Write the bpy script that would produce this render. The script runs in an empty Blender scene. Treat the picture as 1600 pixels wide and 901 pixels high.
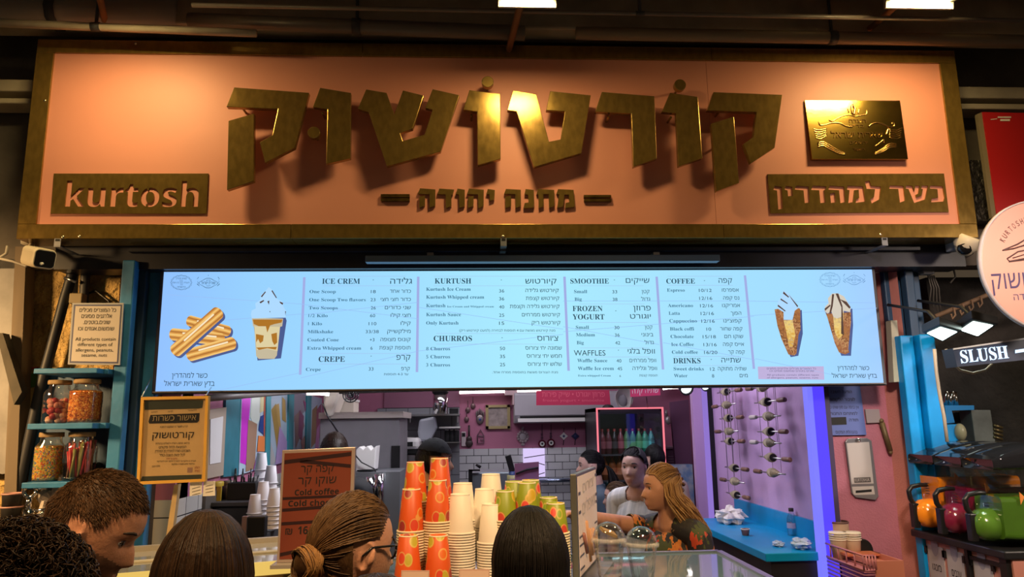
import bpy, math, random
from mathutils import Vector, Matrix, Euler
from mathutils.geometry import delaunay_2d_cdt
random.seed(7)
SC = bpy.context.scene
COL = SC.collection
PI = math.pi

# ---------------------------------------------------------------- camera, exposure, world, lights
F_PX = 1150.0
PITCH, YAW, ROLL = 0.181, 0.0538, -0.0145
CAM = Vector((0.0, -3.3, 1.85))
_f = Vector((math.sin(YAW)*math.cos(PITCH), math.cos(YAW)*math.cos(PITCH), math.sin(PITCH)))
_r = Vector((math.cos(YAW), -math.sin(YAW), 0.0)); _u = _r.cross(_f)
RT = math.cos(ROLL)*_r + math.sin(ROLL)*_u
UP = -math.sin(ROLL)*_r + math.cos(ROLL)*_u
cd = bpy.data.cameras.new('camera'); cam = bpy.data.objects.new('camera', cd); COL.objects.link(cam)
M = Matrix((RT, UP, -_f)).transposed().to_4x4(); M.translation = CAM
cam.matrix_world = M
cd.sensor_width = 36.0; cd.lens = 36.0*F_PX/1600.0; cd.clip_start = 0.05; cd.clip_end = 60
SC.camera = cam
SC.view_settings.view_transform = 'Standard'; SC.view_settings.look = 'None'
SC.view_settings.exposure = 0.0; SC.view_settings.gamma = 1.0
SC.view_settings.use_curve_mapping = False
w = bpy.data.worlds.new('world'); SC.world = w; w.use_nodes = True
w.node_tree.nodes['Background'].inputs[0].default_value = (1.0, 0.72, 0.45, 1)
w.node_tree.nodes['Background'].inputs[1].default_value = 0.065

def ray(px, py):
    return (_f*F_PX + RT*(px-800.0) - UP*(py-450.5))
def at(px, py, Y):
    d = ray(px, py); t = (Y-CAM.y)/d.y; return CAM + d*t
def atx(px, py, X):
    d = ray(px, py); t = (X-CAM.x)/d.x; return CAM + d*t
def atz(px, py, Z):
    d = ray(px, py); t = (Z-CAM.z)/d.z; return CAM + d*t

def area(name, loc, target, sx, sy, power, color, spread=180):
    l = bpy.data.lights.new(name, 'AREA'); l.shape = 'RECTANGLE'; l.size = sx; l.size_y = sy
    l.energy = power; l.color = color; l.spread = math.radians(spread)
    o = bpy.data.objects.new(name, l); COL.objects.link(o); o.location = loc
    o.rotation_euler = (Vector(target)-Vector(loc)).to_track_quat('-Z', 'Y').to_euler()
    return o
FLOOD_STRENGTH = 122.0
FLOOD_COLOR = (1.0, 0.60, 0.20)
# unseen market fill lights, added and aimed to brighten crowd, facade sides, round sign
area('market_lamp_light', (-1.1, -2.9, 3.85), (-0.95, -1.5, 1.5), 0.4, 0.4, 14, (1.0, 0.58, 0.25), 72)
area('market_lamp_light', (0.75, -2.7, 3.85), (0.65, -1.3, 1.4), 0.4, 0.4, 23, (1.0, 0.66, 0.34), 72)
area('market_lamp_light', (-3.6, -1.5, 2.7), (-2.1, 0.3, 1.75), 0.3, 0.3, 17, (1.0, 0.60, 0.24), 58)
area('market_lamp_light', (3.8, -1.9, 2.8), (2.0, 0.2, 1.55), 0.3, 0.3, 5, (1.0, 0.80, 0.66), 60)
area('market_lamp_light', (1.0, -2.7, 3.3), (2.0, -0.72, 2.35), 0.3, 0.3, 6, (1.0, 0.74, 0.58), 40)  # added to brighten the round sign
# unseen area lights added under the shop ceiling to brighten the inside
area('shop_ceiling_light', (0.1, 1.1, 2.66), (0.1, 1.1, 0), 1.6, 0.25, 13, (0.86, 0.9, 1.0))
area('shop_ceiling_light', (0.2, 2.6, 2.66), (0.2, 2.7, 0), 1.8, 0.25, 13, (0.95, 0.9, 0.98))
area('shop_ceiling_light', (1.2, 1.5, 2.66), (1.78, 1.5, 1.6), 0.15, 1.2, 19, (0.85, 0.78, 1.0))

area('shop_ceiling_light', (-0.2, 1.3, 2.66), (-1.38, 1.4, 1.7), 0.2, 0.8, 11, (0.95, 0.93, 1.0), 110)  # added to brighten the left wall posters and foam cups

# ---------------------------------------------------------------- tagging
def tag(o, label=None, cat=None, group=None, kind=None):
    if label: o['label'] = label
    if cat: o['category'] = cat
    if group: o['group'] = group
    if kind: o['kind'] = kind
    return o
def thing(name, label, cat, loc=(0,0,0), rz=0, group=None):
    o = bpy.data.objects.new(name, None); COL.objects.link(o); o.empty_display_size = 0.05
    o.location = loc; o.rotation_euler = (0,0,rz)
    return tag(o, label, cat, group)
WROOT=set()
def wthing(name, label, cat, loc=(0,0,0), group=None):
    """a thing whose parts are built in place, in world coordinates"""
    o=thing(name,label,cat,loc,0,group); WROOT.add(o.name); return o
def kids(o): return [c for c in bpy.data.objects if c.parent == o]
def dup(root, loc, rz=None, label=None, group=None, rot=None):
    def cp(o, parent):
        c = o.copy(); COL.objects.link(c)
        if parent: c.parent = parent
        for ch in kids_of.get(o.name, ()): cp(ch, c)
        return c
    kids_of = {}
    for c in bpy.data.objects:
        if c.parent: kids_of.setdefault(c.parent.name, []).append(c)
    r = cp(root, None); r.location = loc
    if rz is not None: r.rotation_euler = (0,0,rz)
    if rot is not None: r.rotation_euler = rot
    if label: r['label'] = label
    if group: r['group'] = group
    return r

# ---------------------------------------------------------------- materials
MATS = {}
def mat(name, col=(.5,.5,.5), rough=.5, metal=0.0, var=0.0, vscale=8.0, vstretch=(1,1,1), bump=0.0, bscale=60.0,
        emit=None, estr=0.0, trans=0.0, alpha=1.0, ior=1.45, coat=0.0, rvar=0.0, col2=None, spec=None):
    if name in MATS: return MATS[name]
    m = bpy.data.materials.new(name); m.use_nodes = True; MATS[name] = m
    nt = m.node_tree; b = nt.nodes['Principled BSDF']; L = nt.links
    b.inputs['Base Color'].default_value = (*col, 1); b.inputs['Roughness'].default_value = rough
    b.inputs['Metallic'].default_value = metal; b.inputs['IOR'].default_value = ior
    b.inputs['Transmission Weight'].default_value = trans; b.inputs['Alpha'].default_value = alpha
    b.inputs['Coat Weight'].default_value = coat
    if spec is not None: b.inputs['Specular IOR Level'].default_value = spec
    if emit: b.inputs['Emission Color'].default_value = (*emit, 1); b.inputs['Emission Strength'].default_value = estr
    if var or bump or rvar or col2:
        tc = nt.nodes.new('ShaderNodeTexCoord'); mp = nt.nodes.new('ShaderNodeMapping')
        mp.inputs['Scale'].default_value = vstretch; L.new(tc.outputs['Object'], mp.inputs[0])
        n = nt.nodes.new('ShaderNodeTexNoise'); n.inputs['Scale'].default_value = vscale; n.inputs['Detail'].default_value = 5
        L.new(mp.outputs[0], n.inputs['Vector'])
        if var or col2:
            r = nt.nodes.new('ShaderNodeValToRGB'); L.new(n.outputs['Fac'], r.inputs[0])
            r.color_ramp.elements[0].position = .35; r.color_ramp.elements[1].position = .65
            c2 = col2 or tuple(min(1, c*(1+var)) for c in col); c1 = col if col2 else tuple(c*(1-var) for c in col)
            r.color_ramp.elements[0].color = (*c1, 1); r.color_ramp.elements[1].color = (*c2, 1)
            L.new(r.outputs[0], b.inputs['Base Color'])
        if rvar:
            mr = nt.nodes.new('ShaderNodeMapRange'); L.new(n.outputs['Fac'], mr.inputs[0])
            mr.inputs[3].default_value = max(0.02, rough-rvar); mr.inputs[4].default_value = min(1, rough+rvar)
            L.new(mr.outputs[0], b.inputs['Roughness'])
        if bump:
            n2 = nt.nodes.new('ShaderNodeTexNoise'); n2.inputs['Scale'].default_value = bscale; n2.inputs['Detail'].default_value = 4
            L.new(mp.outputs[0], n2.inputs['Vector'])
            bp = nt.nodes.new('ShaderNodeBump'); bp.inputs['Strength'].default_value = bump; bp.inputs['Distance'].default_value = .02
            L.new(n2.outputs['Fac'], bp.inputs['Height']); L.new(bp.outputs[0], b.inputs['Normal'])
    return m
def emis(name, col, s=1.0):
    """a surface that gives off light only (screens, lit letters, lamp lenses)"""
    if name in MATS: return MATS[name]
    m = bpy.data.materials.new(name); m.use_nodes = True; MATS[name] = m
    nt = m.node_tree; b = nt.nodes['Principled BSDF']
    b.inputs['Base Color'].default_value = (0.02,0.02,0.02,1); b.inputs['Roughness'].default_value = .4
    b.inputs['Specular IOR Level'].default_value = .1
    b.inputs['Emission Color'].default_value = (*col, 1); b.inputs['Emission Strength'].default_value = s
    return m
def glass(name, tint=(1,1,1), rough=0.02, clear=0.85, edge=.6):
    """thin clear sheet: mostly see-through with a glossy reflection"""
    if name in MATS: return MATS[name]
    m = bpy.data.materials.new(name); m.use_nodes = True; MATS[name] = m
    nt = m.node_tree; nt.nodes.clear(); L = nt.links
    o = nt.nodes.new('ShaderNodeOutputMaterial'); t = nt.nodes.new('ShaderNodeBsdfTransparent'); g = nt.nodes.new('ShaderNodeBsdfGlossy')
    t.inputs[0].default_value = (*tint, 1); g.inputs['Roughness'].default_value = rough
    mx = nt.nodes.new('ShaderNodeMixShader'); fr = nt.nodes.new('ShaderNodeLayerWeight'); fr.inputs[0].default_value = .25
    mr = nt.nodes.new('ShaderNodeMapRange'); mr.inputs[3].default_value = 1-clear; mr.inputs[4].default_value = edge
    L.new(fr.outputs['Fresnel'], mr.inputs[0]); L.new(mr.outputs[0], mx.inputs[0])
    L.new(t.outputs[0], mx.inputs[1]); L.new(g.outputs[0], mx.inputs[2]); L.new(mx.outputs[0], o.inputs[0])
    return m

# ---------------------------------------------------------------- mesh building
class MB:
    def __init__(s): s.v=[]; s.f=[]; s.m=[]; s.sm=[]
    def add(s, vs, fs, mi=0, smooth=False):
        o=len(s.v); s.v += [tuple(v) for v in vs]
        for f in fs: s.f.append(tuple(i+o for i in f)); s.m.append(mi); s.sm.append(smooth)
        return s
    def box(s, lo, hi, mi=0, mtx=None):
        x0,y0,z0=lo; x1,y1,z1=hi
        vs=[Vector(p) for p in ((x0,y0,z0),(x1,y0,z0),(x1,y1,z0),(x0,y1,z0),(x0,y0,z1),(x1,y0,z1),(x1,y1,z1),(x0,y1,z1))]
        if mtx: vs=[mtx@v for v in vs]
        return s.add(vs, [(0,3,2,1),(4,5,6,7),(0,1,5,4),(1,2,6,5),(2,3,7,6),(3,0,4,7)], mi)
    def cbox(s, c, size, mi=0, rot=(0,0,0)):
        h=[k/2 for k in size]; mt=Matrix.Translation(c)@Euler(rot).to_matrix().to_4x4()
        return s.box((-h[0],-h[1],-h[2]),(h[0],h[1],h[2]),mi,mt)
    def prism(s, pts, d, mi=0, mside=None):
        n=len(pts); pts=[Vector(p) for p in pts]; d=Vector(d); vs=pts+[p+d for p in pts]
        nrm=Vector((0,0,0))
        for i in range(n): nrm += (pts[i]-pts[0]).cross(pts[(i+1)%n]-pts[0])
        front=tuple(range(n)); back=tuple(range(2*n-1,n-1,-1))
        if nrm.dot(d)>0: front=front[::-1]; back=back[::-1]; side=[(i,(i+1)%n,(i+1)%n+n,i+n) for i in range(n)]
        else: side=[((i+1)%n,i,i+n,(i+1)%n+n) for i in range(n)]
        s.add(vs,[front,back],mi); o=len(s.v)-2*n
        for f in side: s.f.append(tuple(k+o for k in f)); s.m.append(mi if mside is None else mside); s.sm.append(False)
        return s
    def tube(s, path, r, n=8, mi=0, cap=True, smooth=True):
        path=[Vector(p) for p in path]; k=len(path)
        rs=r if isinstance(r,(list,tuple)) else [r]*k
        vs=[]; ref=None
        for i,p in enumerate(path):
            t=(path[min(i+1,k-1)]-path[max(i-1,0)])
            if t.length<1e-9: t=Vector((0,0,1))
            t.normalize()
            if ref is None:
                ref=t.orthogonal().normalized()
            ref=(ref-t*ref.dot(t))
            if ref.length<1e-6: ref=t.orthogonal()
            ref.normalize(); b=t.cross(ref)
            for j in range(n):
                a=2*PI*j/n; vs.append(p+(ref*math.cos(a)+b*math.sin(a))*rs[i])
        fs=[(i*n+j,i*n+(j+1)%n,(i+1)*n+(j+1)%n,(i+1)*n+j) for i in range(k-1) for j in range(n)]
        if cap: fs+= [tuple(range(n-1,-1,-1)), tuple(range((k-1)*n,k*n))]
        return s.add(vs,fs,mi,smooth)
    def lathe(s, prof, n=24, mi=0, mtx=None, smooth=True, mis=None, close=False):
        vs=[]; k=len(prof)
        for r,z in prof:
            for j in range(n):
                a=2*PI*j/n; v=Vector((r*math.cos(a),r*math.sin(a),z)); vs.append(mtx@v if mtx else v)
        o=len(s.v); s.v+=[tuple(v) for v in vs]
        for i in range(k-1):
            for j in range(n):
                s.f.append((o+i*n+j,o+i*n+(j+1)%n,o+(i+1)*n+(j+1)%n,o+(i+1)*n+j)); s.m.append(mis[i] if mis else mi); s.sm.append(smooth)
        if close:
            s.f.append(tuple(o+j for j in range(n-1,-1,-1))); s.m.append(mi); s.sm.append(False)
            s.f.append(tuple(o+(k-1)*n+j for j in range(n))); s.m.append(mi); s.sm.append(False)
        return s
    def ell(s, c, r, nu=20, nv=12, mi=0, mtx=None, fn=None):
        c=Vector(c); prof=[]; vs=[]
        for i in range(nv+1):
            ph=PI*i/nv
            for j in range(nu):
                th=2*PI*j/nu; d=Vector((math.sin(ph)*math.cos(th),math.sin(ph)*math.sin(th),math.cos(ph)))
                v=Vector((d.x*r[0],d.y*r[1],d.z*r[2]))
                if fn: v=fn(v,d)
                v=c+v
                vs.append(mtx@v if mtx else v)
        fs=[(i*nu+j,(i+1)*nu+j,(i+1)*nu+(j+1)%nu,i*nu+(j+1)%nu) for i in range(nv) for j in range(nu)]
        return s.add(vs,fs,mi,True)
    def disc(s, c, r, n=24, mi=0, nrm=(0,0,1), ry=None):
        q=Vector(nrm).to_track_quat('Z','Y'); vs=[Vector(c)+q@Vector((r*math.cos(2*PI*j/n),(ry or r)*math.sin(2*PI*j/n),0)) for j in range(n)]
        return s.add(vs,[tuple(range(n))],mi)
    def build(s, name, mats, parent=None, bevel=0.0, loc=None, seg=2, kind=None):
        me=bpy.data.meshes.new(name); me.from_pydata(s.v,[],s.f)
        ms=mats if isinstance(mats,(list,tuple)) else [mats]
        for m in ms: me.materials.append(m)
        me.polygons.foreach_set('material_index', s.m); me.polygons.foreach_set('use_smooth', s.sm)
        me.validate(); me.update()
        o=bpy.data.objects.new(name,me); COL.objects.link(o)
        if parent:
            o.parent=parent
            if parent.name in WROOT: o.matrix_parent_inverse=Matrix.Translation(parent.location).inverted()
        if loc: o.location=loc
        if bevel:
            b=o.modifiers.new('bevel','BEVEL'); b.width=bevel; b.segments=seg; b.limit_method='ANGLE'; b.angle_limit=math.radians(40)
        if kind: o['kind']=kind
        return o
def part(mb, name, mats, parent, **k): return mb.build(name, mats, parent, **k)
def struct(name, mb, mats, **k): return mb.build(name, mats, kind='structure', **k)

# ---------------------------------------------------------------- lettering (built-in font turned into meshes)
def serif(s, base=0x1D400):
    o=''
    for ch in s:
        if 'A'<=ch<='Z': o+=chr(base+ord(ch)-65)
        elif 'a'<=ch<='z': o+=chr(base+26+ord(ch)-97)
        else: o+=ch
    return o
def bold(s):
    o=''
    for ch in serif(s,0x1D5D4): o+= chr(0x1D7EC+ord(ch)-48) if '0'<=ch<='9' else ch
    return o
def heb(s):
    """visual order for a right-to-left line; runs of digits keep their order"""
    import re
    return ''.join(t[::-1] if t[:1].isdigit() else t for t in re.findall(r'\d[\d/\-]*|.', s.translate(str.maketrans('()',')(')))[::-1])
_TX={}
def glyphs(s, off=0.0):
    k=(s,off)
    if k in _TX: return _TX[k]
    c=bpy.data.curves.new('lettering','FONT'); c.body=s; c.size=1.0; c.offset=off; c.resolution_u=3
    o=bpy.data.objects.new('lettering',c); COL.objects.link(o)
    c.fill_mode='NONE'
    me=bpy.data.meshes.new_from_object(o.evaluated_get(bpy.context.evaluated_depsgraph_get()))
    pts=[Vector((v.co.x,v.co.y)) for v in me.vertices]; ed=[tuple(e.vertices) for e in me.edges]
    bpy.data.objects.remove(o); bpy.data.curves.remove(c); bpy.data.meshes.remove(me)
    # fill by winding number, glyph cluster by glyph cluster (outlines of this font may overlap themselves)
    nb={}
    for i,j in ed: nb.setdefault(i,[]).append(j); nb.setdefault(j,[]).append(i)
    seen=set(); cons=[]
    for st in sorted(nb):
        if st in seen: continue
        # contours keep their point order, so the next index (or the wrap) gives the direction
        lp=[st]; seen.add(st); cur=st; prev=None
        while True:
            nx=[q for q in nb[cur] if q not in seen]
            if not nx: break
            q=cur+1 if cur+1 in nx else nx[0]
            seen.add(q); lp.append(q); cur=q
        if len(lp)>2: cons.append(lp)
    boxes=[(min(pts[i].x for i in l),max(pts[i].x for i in l),l) for l in cons]; boxes.sort(key=lambda t:t[0])
    clusters=[]
    for x0,x1,l in boxes:
        if clusters and x0<=clusters[-1][1]: clusters[-1][1]=max(clusters[-1][1],x1); clusters[-1][2].append(l)
        else: clusters.append([x0,x1,[l]])
    vs=[]; fs=[]
    for _,_,ls in clusters:
        P=[]; E=[]
        for l in ls:
            b=len(P); P+=[pts[i] for i in l]; E+=[(b+i,b+(i+1)%len(l)) for i in range(len(l))]
        V,_e,T=delaunay_2d_cdt(P,E,[],0,1e-5)[:3]
        base=len(vs); vs+=[(v.x,v.y) for v in V]
        for t in T:
            cx=sum(V[i].x for i in t)/3; cy=sum(V[i].y for i in t)/3; wn=0
            for i,j in E:
                p,q=P[i],P[j]
                if (p.y<=cy)!=(q.y<=cy):
                    if p.x+(cy-p.y)/(q.y-p.y)*(q.x-p.x)>cx: wn+= 1 if q.y>p.y else -1
            if wn: fs.append(tuple(base+i for i in t))
    _TX[k]=(vs,fs); return _TX[k]
def text_on(mb, s, p0, p1, h, up, nrm=None, lift=0.0, mi=0, off=0.0, thick=0.0, ref=None, keep=False):
    """set string s from p0 to p1 (its baseline ends), capital height h, growing along up"""
    vs,fs=glyphs(s,off)
    if not vs: return
    x0=min(v[0] for v in vs); x1=max(v[0] for v in vs)
    rv,_=glyphs(ref or ('\u05d4' if any('\u0590'<=c<='\u05ff' for c in s) else ('0' if s[0].isdigit() else 'I')),0.0)
    ch=max(v[1] for v in rv)
    p0=Vector(p0); p1=Vector(p1); e=(p1-p0); W=e.length; e.normalize(); up=Vector(up).normalized()
    n=Vector(nrm) if nrm else e.cross(up)
    sx=W/(x1-x0); sy=h/ch
    pts=[p0+e*((x-x0)*sx)+up*(y*sy)+n*lift for x,y in vs]
    if thick:
        o=[p-n*thick for p in pts]; k=len(pts)
        mb.add(pts+o, fs, mi)
        cnt={}
        for f in fs:
            for a,b in zip(f,f[1:]+f[:1]): cnt[(a,b)]=1
        sd=[(b,a,a+k,b+k) for (a,b) in cnt if (b,a) not in cnt]
        off_=len(mb.v)-2*k
        for q in sd: mb.f.append(tuple(i+off_ for i in q)); mb.m.append(mi); mb.sm.append(False)
    else: mb.add(pts, fs, mi)
# ---------------------------------------------------------------- shared materials
BRASS=mat('brushed_brass',(.34,.215,.055),.19,.72,var=.12,vscale=45,vstretch=(1,1,.5),bump=.035,bscale=380,rvar=.05)
BRASS_EDGE=mat('brass_edge',(.30,.19,.06),.35,1.0)
POLISHED=mat('polished_brass',(.62,.42,.09),.16,1.0,var=.12,vscale=6,bump=.03,bscale=14)
PINKB=mat('salmon_sign_board',(.70,.285,.20),.5,0,var=.02,vscale=3)
BLUE=mat('blue_painted_wood',(.03,.18,.40),.45,0,var=.15,vscale=9,bump=.05,bscale=40)
BLUE_R=mat('bright_blue_paint',(.0,.27,.72),.4,0,var=.1,vscale=9)
NAVY=mat('dark_navy_metal',(.010,.012,.026),.4,0,var=.3,vscale=7)
NAVYW=mat('navy_painted_wood',(.02,.06,.13),.5,0,var=.3,vscale=8,vstretch=(1,1,.2),bump=.05)
STEEL=mat('stainless_steel',(.55,.56,.58),.28,1.0,var=.05,vscale=20)
CHROME=mat('chrome',(.75,.75,.75),.1,1.0)
BLACK=mat('black_plastic',(.012,.012,.013),.35)
MATTEB=mat('matte_black',(.01,.01,.011),.7)
WHITE=mat('white_plastic',(.75,.74,.72),.4)
OFFW=mat('off_white_paint',(.6,.58,.55),.5,0,var=.05)
PINKW=mat('pink_wall_paint',(.42,.145,.235),.55,0,var=.06,vscale=4,bump=.05,bscale=90)
LILAC=mat('lilac_wall_paint',(.56,.36,.60),.5,0,var=.05,vscale=5,bump=.05,bscale=60)
PINKJ=mat('pink_jamb_plaster',(.42,.15,.22),.7,0,var=.08,vscale=6,bump=.25,bscale=120)
DARKC=mat('dark_corrugated_ceiling',(.30,.25,.19),.55,0,var=.3,vscale=4)
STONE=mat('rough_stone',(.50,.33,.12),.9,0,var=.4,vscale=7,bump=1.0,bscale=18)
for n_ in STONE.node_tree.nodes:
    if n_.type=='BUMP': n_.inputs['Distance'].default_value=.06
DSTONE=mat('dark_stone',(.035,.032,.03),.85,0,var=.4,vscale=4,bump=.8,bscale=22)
PIPE=mat('painted_pipe',(.55,.47,.34),.5,0,var=.1)
INK=mat('printed_black',(.012,.012,.014),.6)
PAPERW=mat('white_paper',(.72,.70,.68),.7)
def tiles(name,c,grout,w_,h_,ax='x',off=.5):
    if name in MATS: return MATS[name]
    m=bpy.data.materials.new(name); m.use_nodes=True; MATS[name]=m; nt=m.node_tree; L=nt.links; b=nt.nodes['Principled BSDF']
    tc=nt.nodes.new('ShaderNodeTexCoord'); sp=nt.nodes.new('ShaderNodeSeparateXYZ'); cb=nt.nodes.new('ShaderNodeCombineXYZ')
    L.new(tc.outputs['Object'],sp.inputs[0]); L.new(sp.outputs[0 if ax=='x' else 1],cb.inputs[0]); L.new(sp.outputs[2],cb.inputs[1])
    t=nt.nodes.new('ShaderNodeTexBrick'); L.new(cb.outputs[0],t.inputs['Vector']); t.offset=off
    t.inputs['Scale'].default_value=1; t.inputs['Brick Width'].default_value=w_; t.inputs['Row Height'].default_value=h_
    t.inputs['Mortar Size'].default_value=.0028; t.inputs['Mortar Smooth'].default_value=.1
    t.inputs['Color1'].default_value=(*c,1); t.inputs['Color2'].default_value=(*[k*.93 for k in c],1); t.inputs['Mortar'].default_value=(*grout,1)
    L.new(t.outputs['Color'],b.inputs['Base Color']); b.inputs['Roughness'].default_value=.25
    return m
TILEX=tiles('white_subway_tile',(.55,.55,.57),(.03,.03,.035),.135,.068,'x')
TILEY=tiles('white_square_tile',(.62,.60,.56),(.03,.03,.035),.16,.16,'y',0)
def planes_floor():
    return tiles('alley_paving',(.16,.14,.12),(.05,.045,.04),.4,.4,'x')

# ---------------------------------------------------------------- the setting
X0=at(61,62,0).x; 
LX=-1.40; RX=1.82; BY=3.6; ICZ=2.72
struct('floor', MB().box((-4.5,-7,-.1),(4.8,4.2,0)), mat('stone_paving',(.14,.12,.10),.6,0,var=.2,vscale=3,bump=.2,bscale=30))
c=MB()
# corrugated market ceiling, ribs along X, sloping gently
zc=4.05
n=60; vs=[]; fs=[]
for i in range(n+1):
    y=-6.5+ i*(7.2/n); z=zc+.10*math.sin(0)+ (.035 if i%2 else 0)
    vs += [(-5,y,z),(5.2,y,z)]
for i in range(n): fs.append((2*i,2*i+1,2*i+3,2*i+2))
c.add(vs,fs); c.box((-5,-6.5,zc+.05),(5.2,.7,zc+.1))
struct('ceiling',c,DARKC)
# steel purlins and beams carried under the market ceiling
b=MB()
b.box((-5,-1.05,3.86),(5.2,-.9,4.03)); b.box((-5,-.42,3.80),(5.2,-.26,4.03)); b.box((-5,-.08,3.70),(5.2,.06,3.92)); b.box((-5,-1.75,3.9),(5.2,-1.62,4.03))
struct('trim_1',b,mat('brown_steel_beam',(.34,.28,.21),.5,0,var=.25,vscale=4),bevel=.01)
# dark brown upper wall behind and above the sign, tone varied at random
struct('wall_upper', MB().box((-5,.30,2.62),(5.2,.42,4.05)), mat('sooty_upper_wall',(.13,.11,.09),.7,0,var=.4,vscale=3))
# lintel above the opening
l=MB(); l.box((-1.95,.16,2.585),(2.45,.30,2.80)); l.box((-1.6,.12,2.66),(2.2,.16,2.675))
struct('beam', l, NAVY)
# stone wall left of the shop
pA=at(-60,400,.36).x; pB=at(178,560,.36).x
struct('wall_left', MB().box((-4.6,.36,0),(pB,.55,2.62)), STONE)
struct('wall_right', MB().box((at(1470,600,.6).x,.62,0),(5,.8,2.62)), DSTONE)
# interior shell
struct('wall_inner_left', MB().box((LX-.12,.34,1.52),(LX,BY,ICZ)), PINKW)
struct('trim_2', MB().box((LX-.12,.34,0),(LX+.004,BY,1.52)), TILEY)
struct('wall_back', MB().box((-1.6,BY,0),(2.6,BY+.12,ICZ)), PINKW)
xa=at(718,660,BY).x; xb=at(905,710,BY).x
struct('trim_3', MB().box((-1.45,BY-.012,0),(at(932,660,BY).x,BY,at(800,700,BY).z)), TILEX)
struct('wall_inner_right', MB().box((RX,.47,0),(RX+.1,2.32,ICZ)), LILAC)
struct('wall_alcove', MB().box((RX+.35,2.32,0),(RX+.45,BY,ICZ)), PINKW)
struct('ceiling_inner', MB().box((-1.6,.30,ICZ),(2.6,BY+.1,ICZ+.08)), OFFW)
# pink plastered jamb right of the opening and its outer return, painted lighter where light falls on it
j=MB(); xj0=RX+.02; xj1=at(1392,700,.42).x; xj2=at(1428,700,.30).x
j.box((RX-.035,.42,0),(xj1+.02,.60,2.6))
struct('wall_jamb_right', j, PINKJ)
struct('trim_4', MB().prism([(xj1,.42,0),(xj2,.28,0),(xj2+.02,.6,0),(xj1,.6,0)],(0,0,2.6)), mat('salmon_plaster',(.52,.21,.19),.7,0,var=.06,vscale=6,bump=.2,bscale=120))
struct('wall_jamb_left', MB().box((at(250,560,.38).x-.10,.36,0),(LX,.5,2.6)), PINKW)
def post(name,px0,px1,py,Y,dep,m,z1=2.62,z0=0):
    return struct(name, MB().box((at(px0,py,Y).x,Y,z0),(at(px1,py,Y).x,Y+dep,z1)), m, bevel=.006)
post('trim_5',172,193,640,.12,.05,BLUE)
post('trim_6',193,213,640,.20,.05,NAVYW)
post('trim_7',208,238,640,.24,.06,BLUE)
post('trim_8',236,252,560,.30,.05,mat('weathered_board',(.10,.085,.09),.7,0,var=.2))
post('trim_9',1419,1440,640,.22,.06,BLUE_R,2.25)
post('trim_10',1438,1452,640,.26,.05,NAVYW)
post('trim_11',1450,1474,640,.18,.06,BLUE_R,2.25)
post('trim_12',1386,1442,480,.33,.04,NAVYW,2.62,2.25)
# ---------------------------------------------------------------- flood lamps over the sign
LENS=emis('flood_lens',(1.0,.72,.30),FLOOD_STRENGTH)
def flood(xw,z,y,label,w_=.27,d=.14,tilt=15,aim=(0,1),arm_to=None,lens=None):
    t=thing('flood_lamp',label,'lamp',(xw,y,z),0,None)
    mt=Matrix.Rotation(math.radians(tilt),4,'X')
    h=MB(); h.box((-w_/2-.02,-d/2-.02,0),(w_/2+.02,d/2+.02,.035),0,mt); 
    for k in range(7): x=-w_/2+.02+k*(w_-.04)/6; h.box((x-.004,-d/2+.01,.035),(x+.004,d/2-.01,.06),0,mt)
    h.box((-w_/2-.02,-d/2-.02,-.012),(w_/2+.02,-d/2,0),0,mt); h.box((-w_/2-.02,d/2,-.045),(w_/2+.02,d/2+.02,0),0,mt); h.box((-w_/2-.02,-d/2,-.012),(-w_/2,d/2,0),0,mt); h.box((w_/2,-d/2,-.012),(w_/2+.02,d/2,0),0,mt)  # sign-side lip added to shade the top of the sign board
    part(h,'housing',mat('lamp_housing',(.35,.33,.28),.45),t)
    l=MB(); v=[mt@Vector(p) for p in ((-w_/2,-d/2,-.004),(w_/2,-d/2,-.004),(w_/2,d/2,-.004),(-w_/2,d/2,-.004))]; l.add(v,[(3,2,1,0)]); part(l,'lens',lens or LENS,t)
    if arm_to:
        a=MB(); a.tube([(0,.0,.07),(arm_to[0]-xw,arm_to[1]-y,arm_to[2]-z)],.016,6); a.tube([(-w_/2-.03,0,.0),(-w_/2-.03,0,.075),(w_/2+.03,0,.075),(w_/2+.03,0,.0)],.008,6)
        part(a,'arm',mat('rusty_arm',(.22,.10,.045),.6,0,var=.2),t)
    return t
fz=3.47
lxs=[at(165,80,0).x,at(795,76,0).x,at(1345,78,0).x]
pl_=at(140,-44,-.51); pm_l=at(826,-15,-.60); pr_l=at(1453,-11,-.47)
flood(pl_.x,pl_.z,-.51,'flood lamp on a rusty arm above the left end of the sign',arm_to=(lxs[0],-.008,pl_.z+.03))
flood(pm_l.x,pm_l.z,-.60,'lit flood lamp above the middle letters of the shop sign',w_=.20,arm_to=(lxs[1],-.008,pm_l.z+.06))
flood(pr_l.x,pr_l.z,-.47,'lit flood lamp on an arm above the right end of the sign',arm_to=(lxs[2],-.008,pr_l.z+.05))
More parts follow.
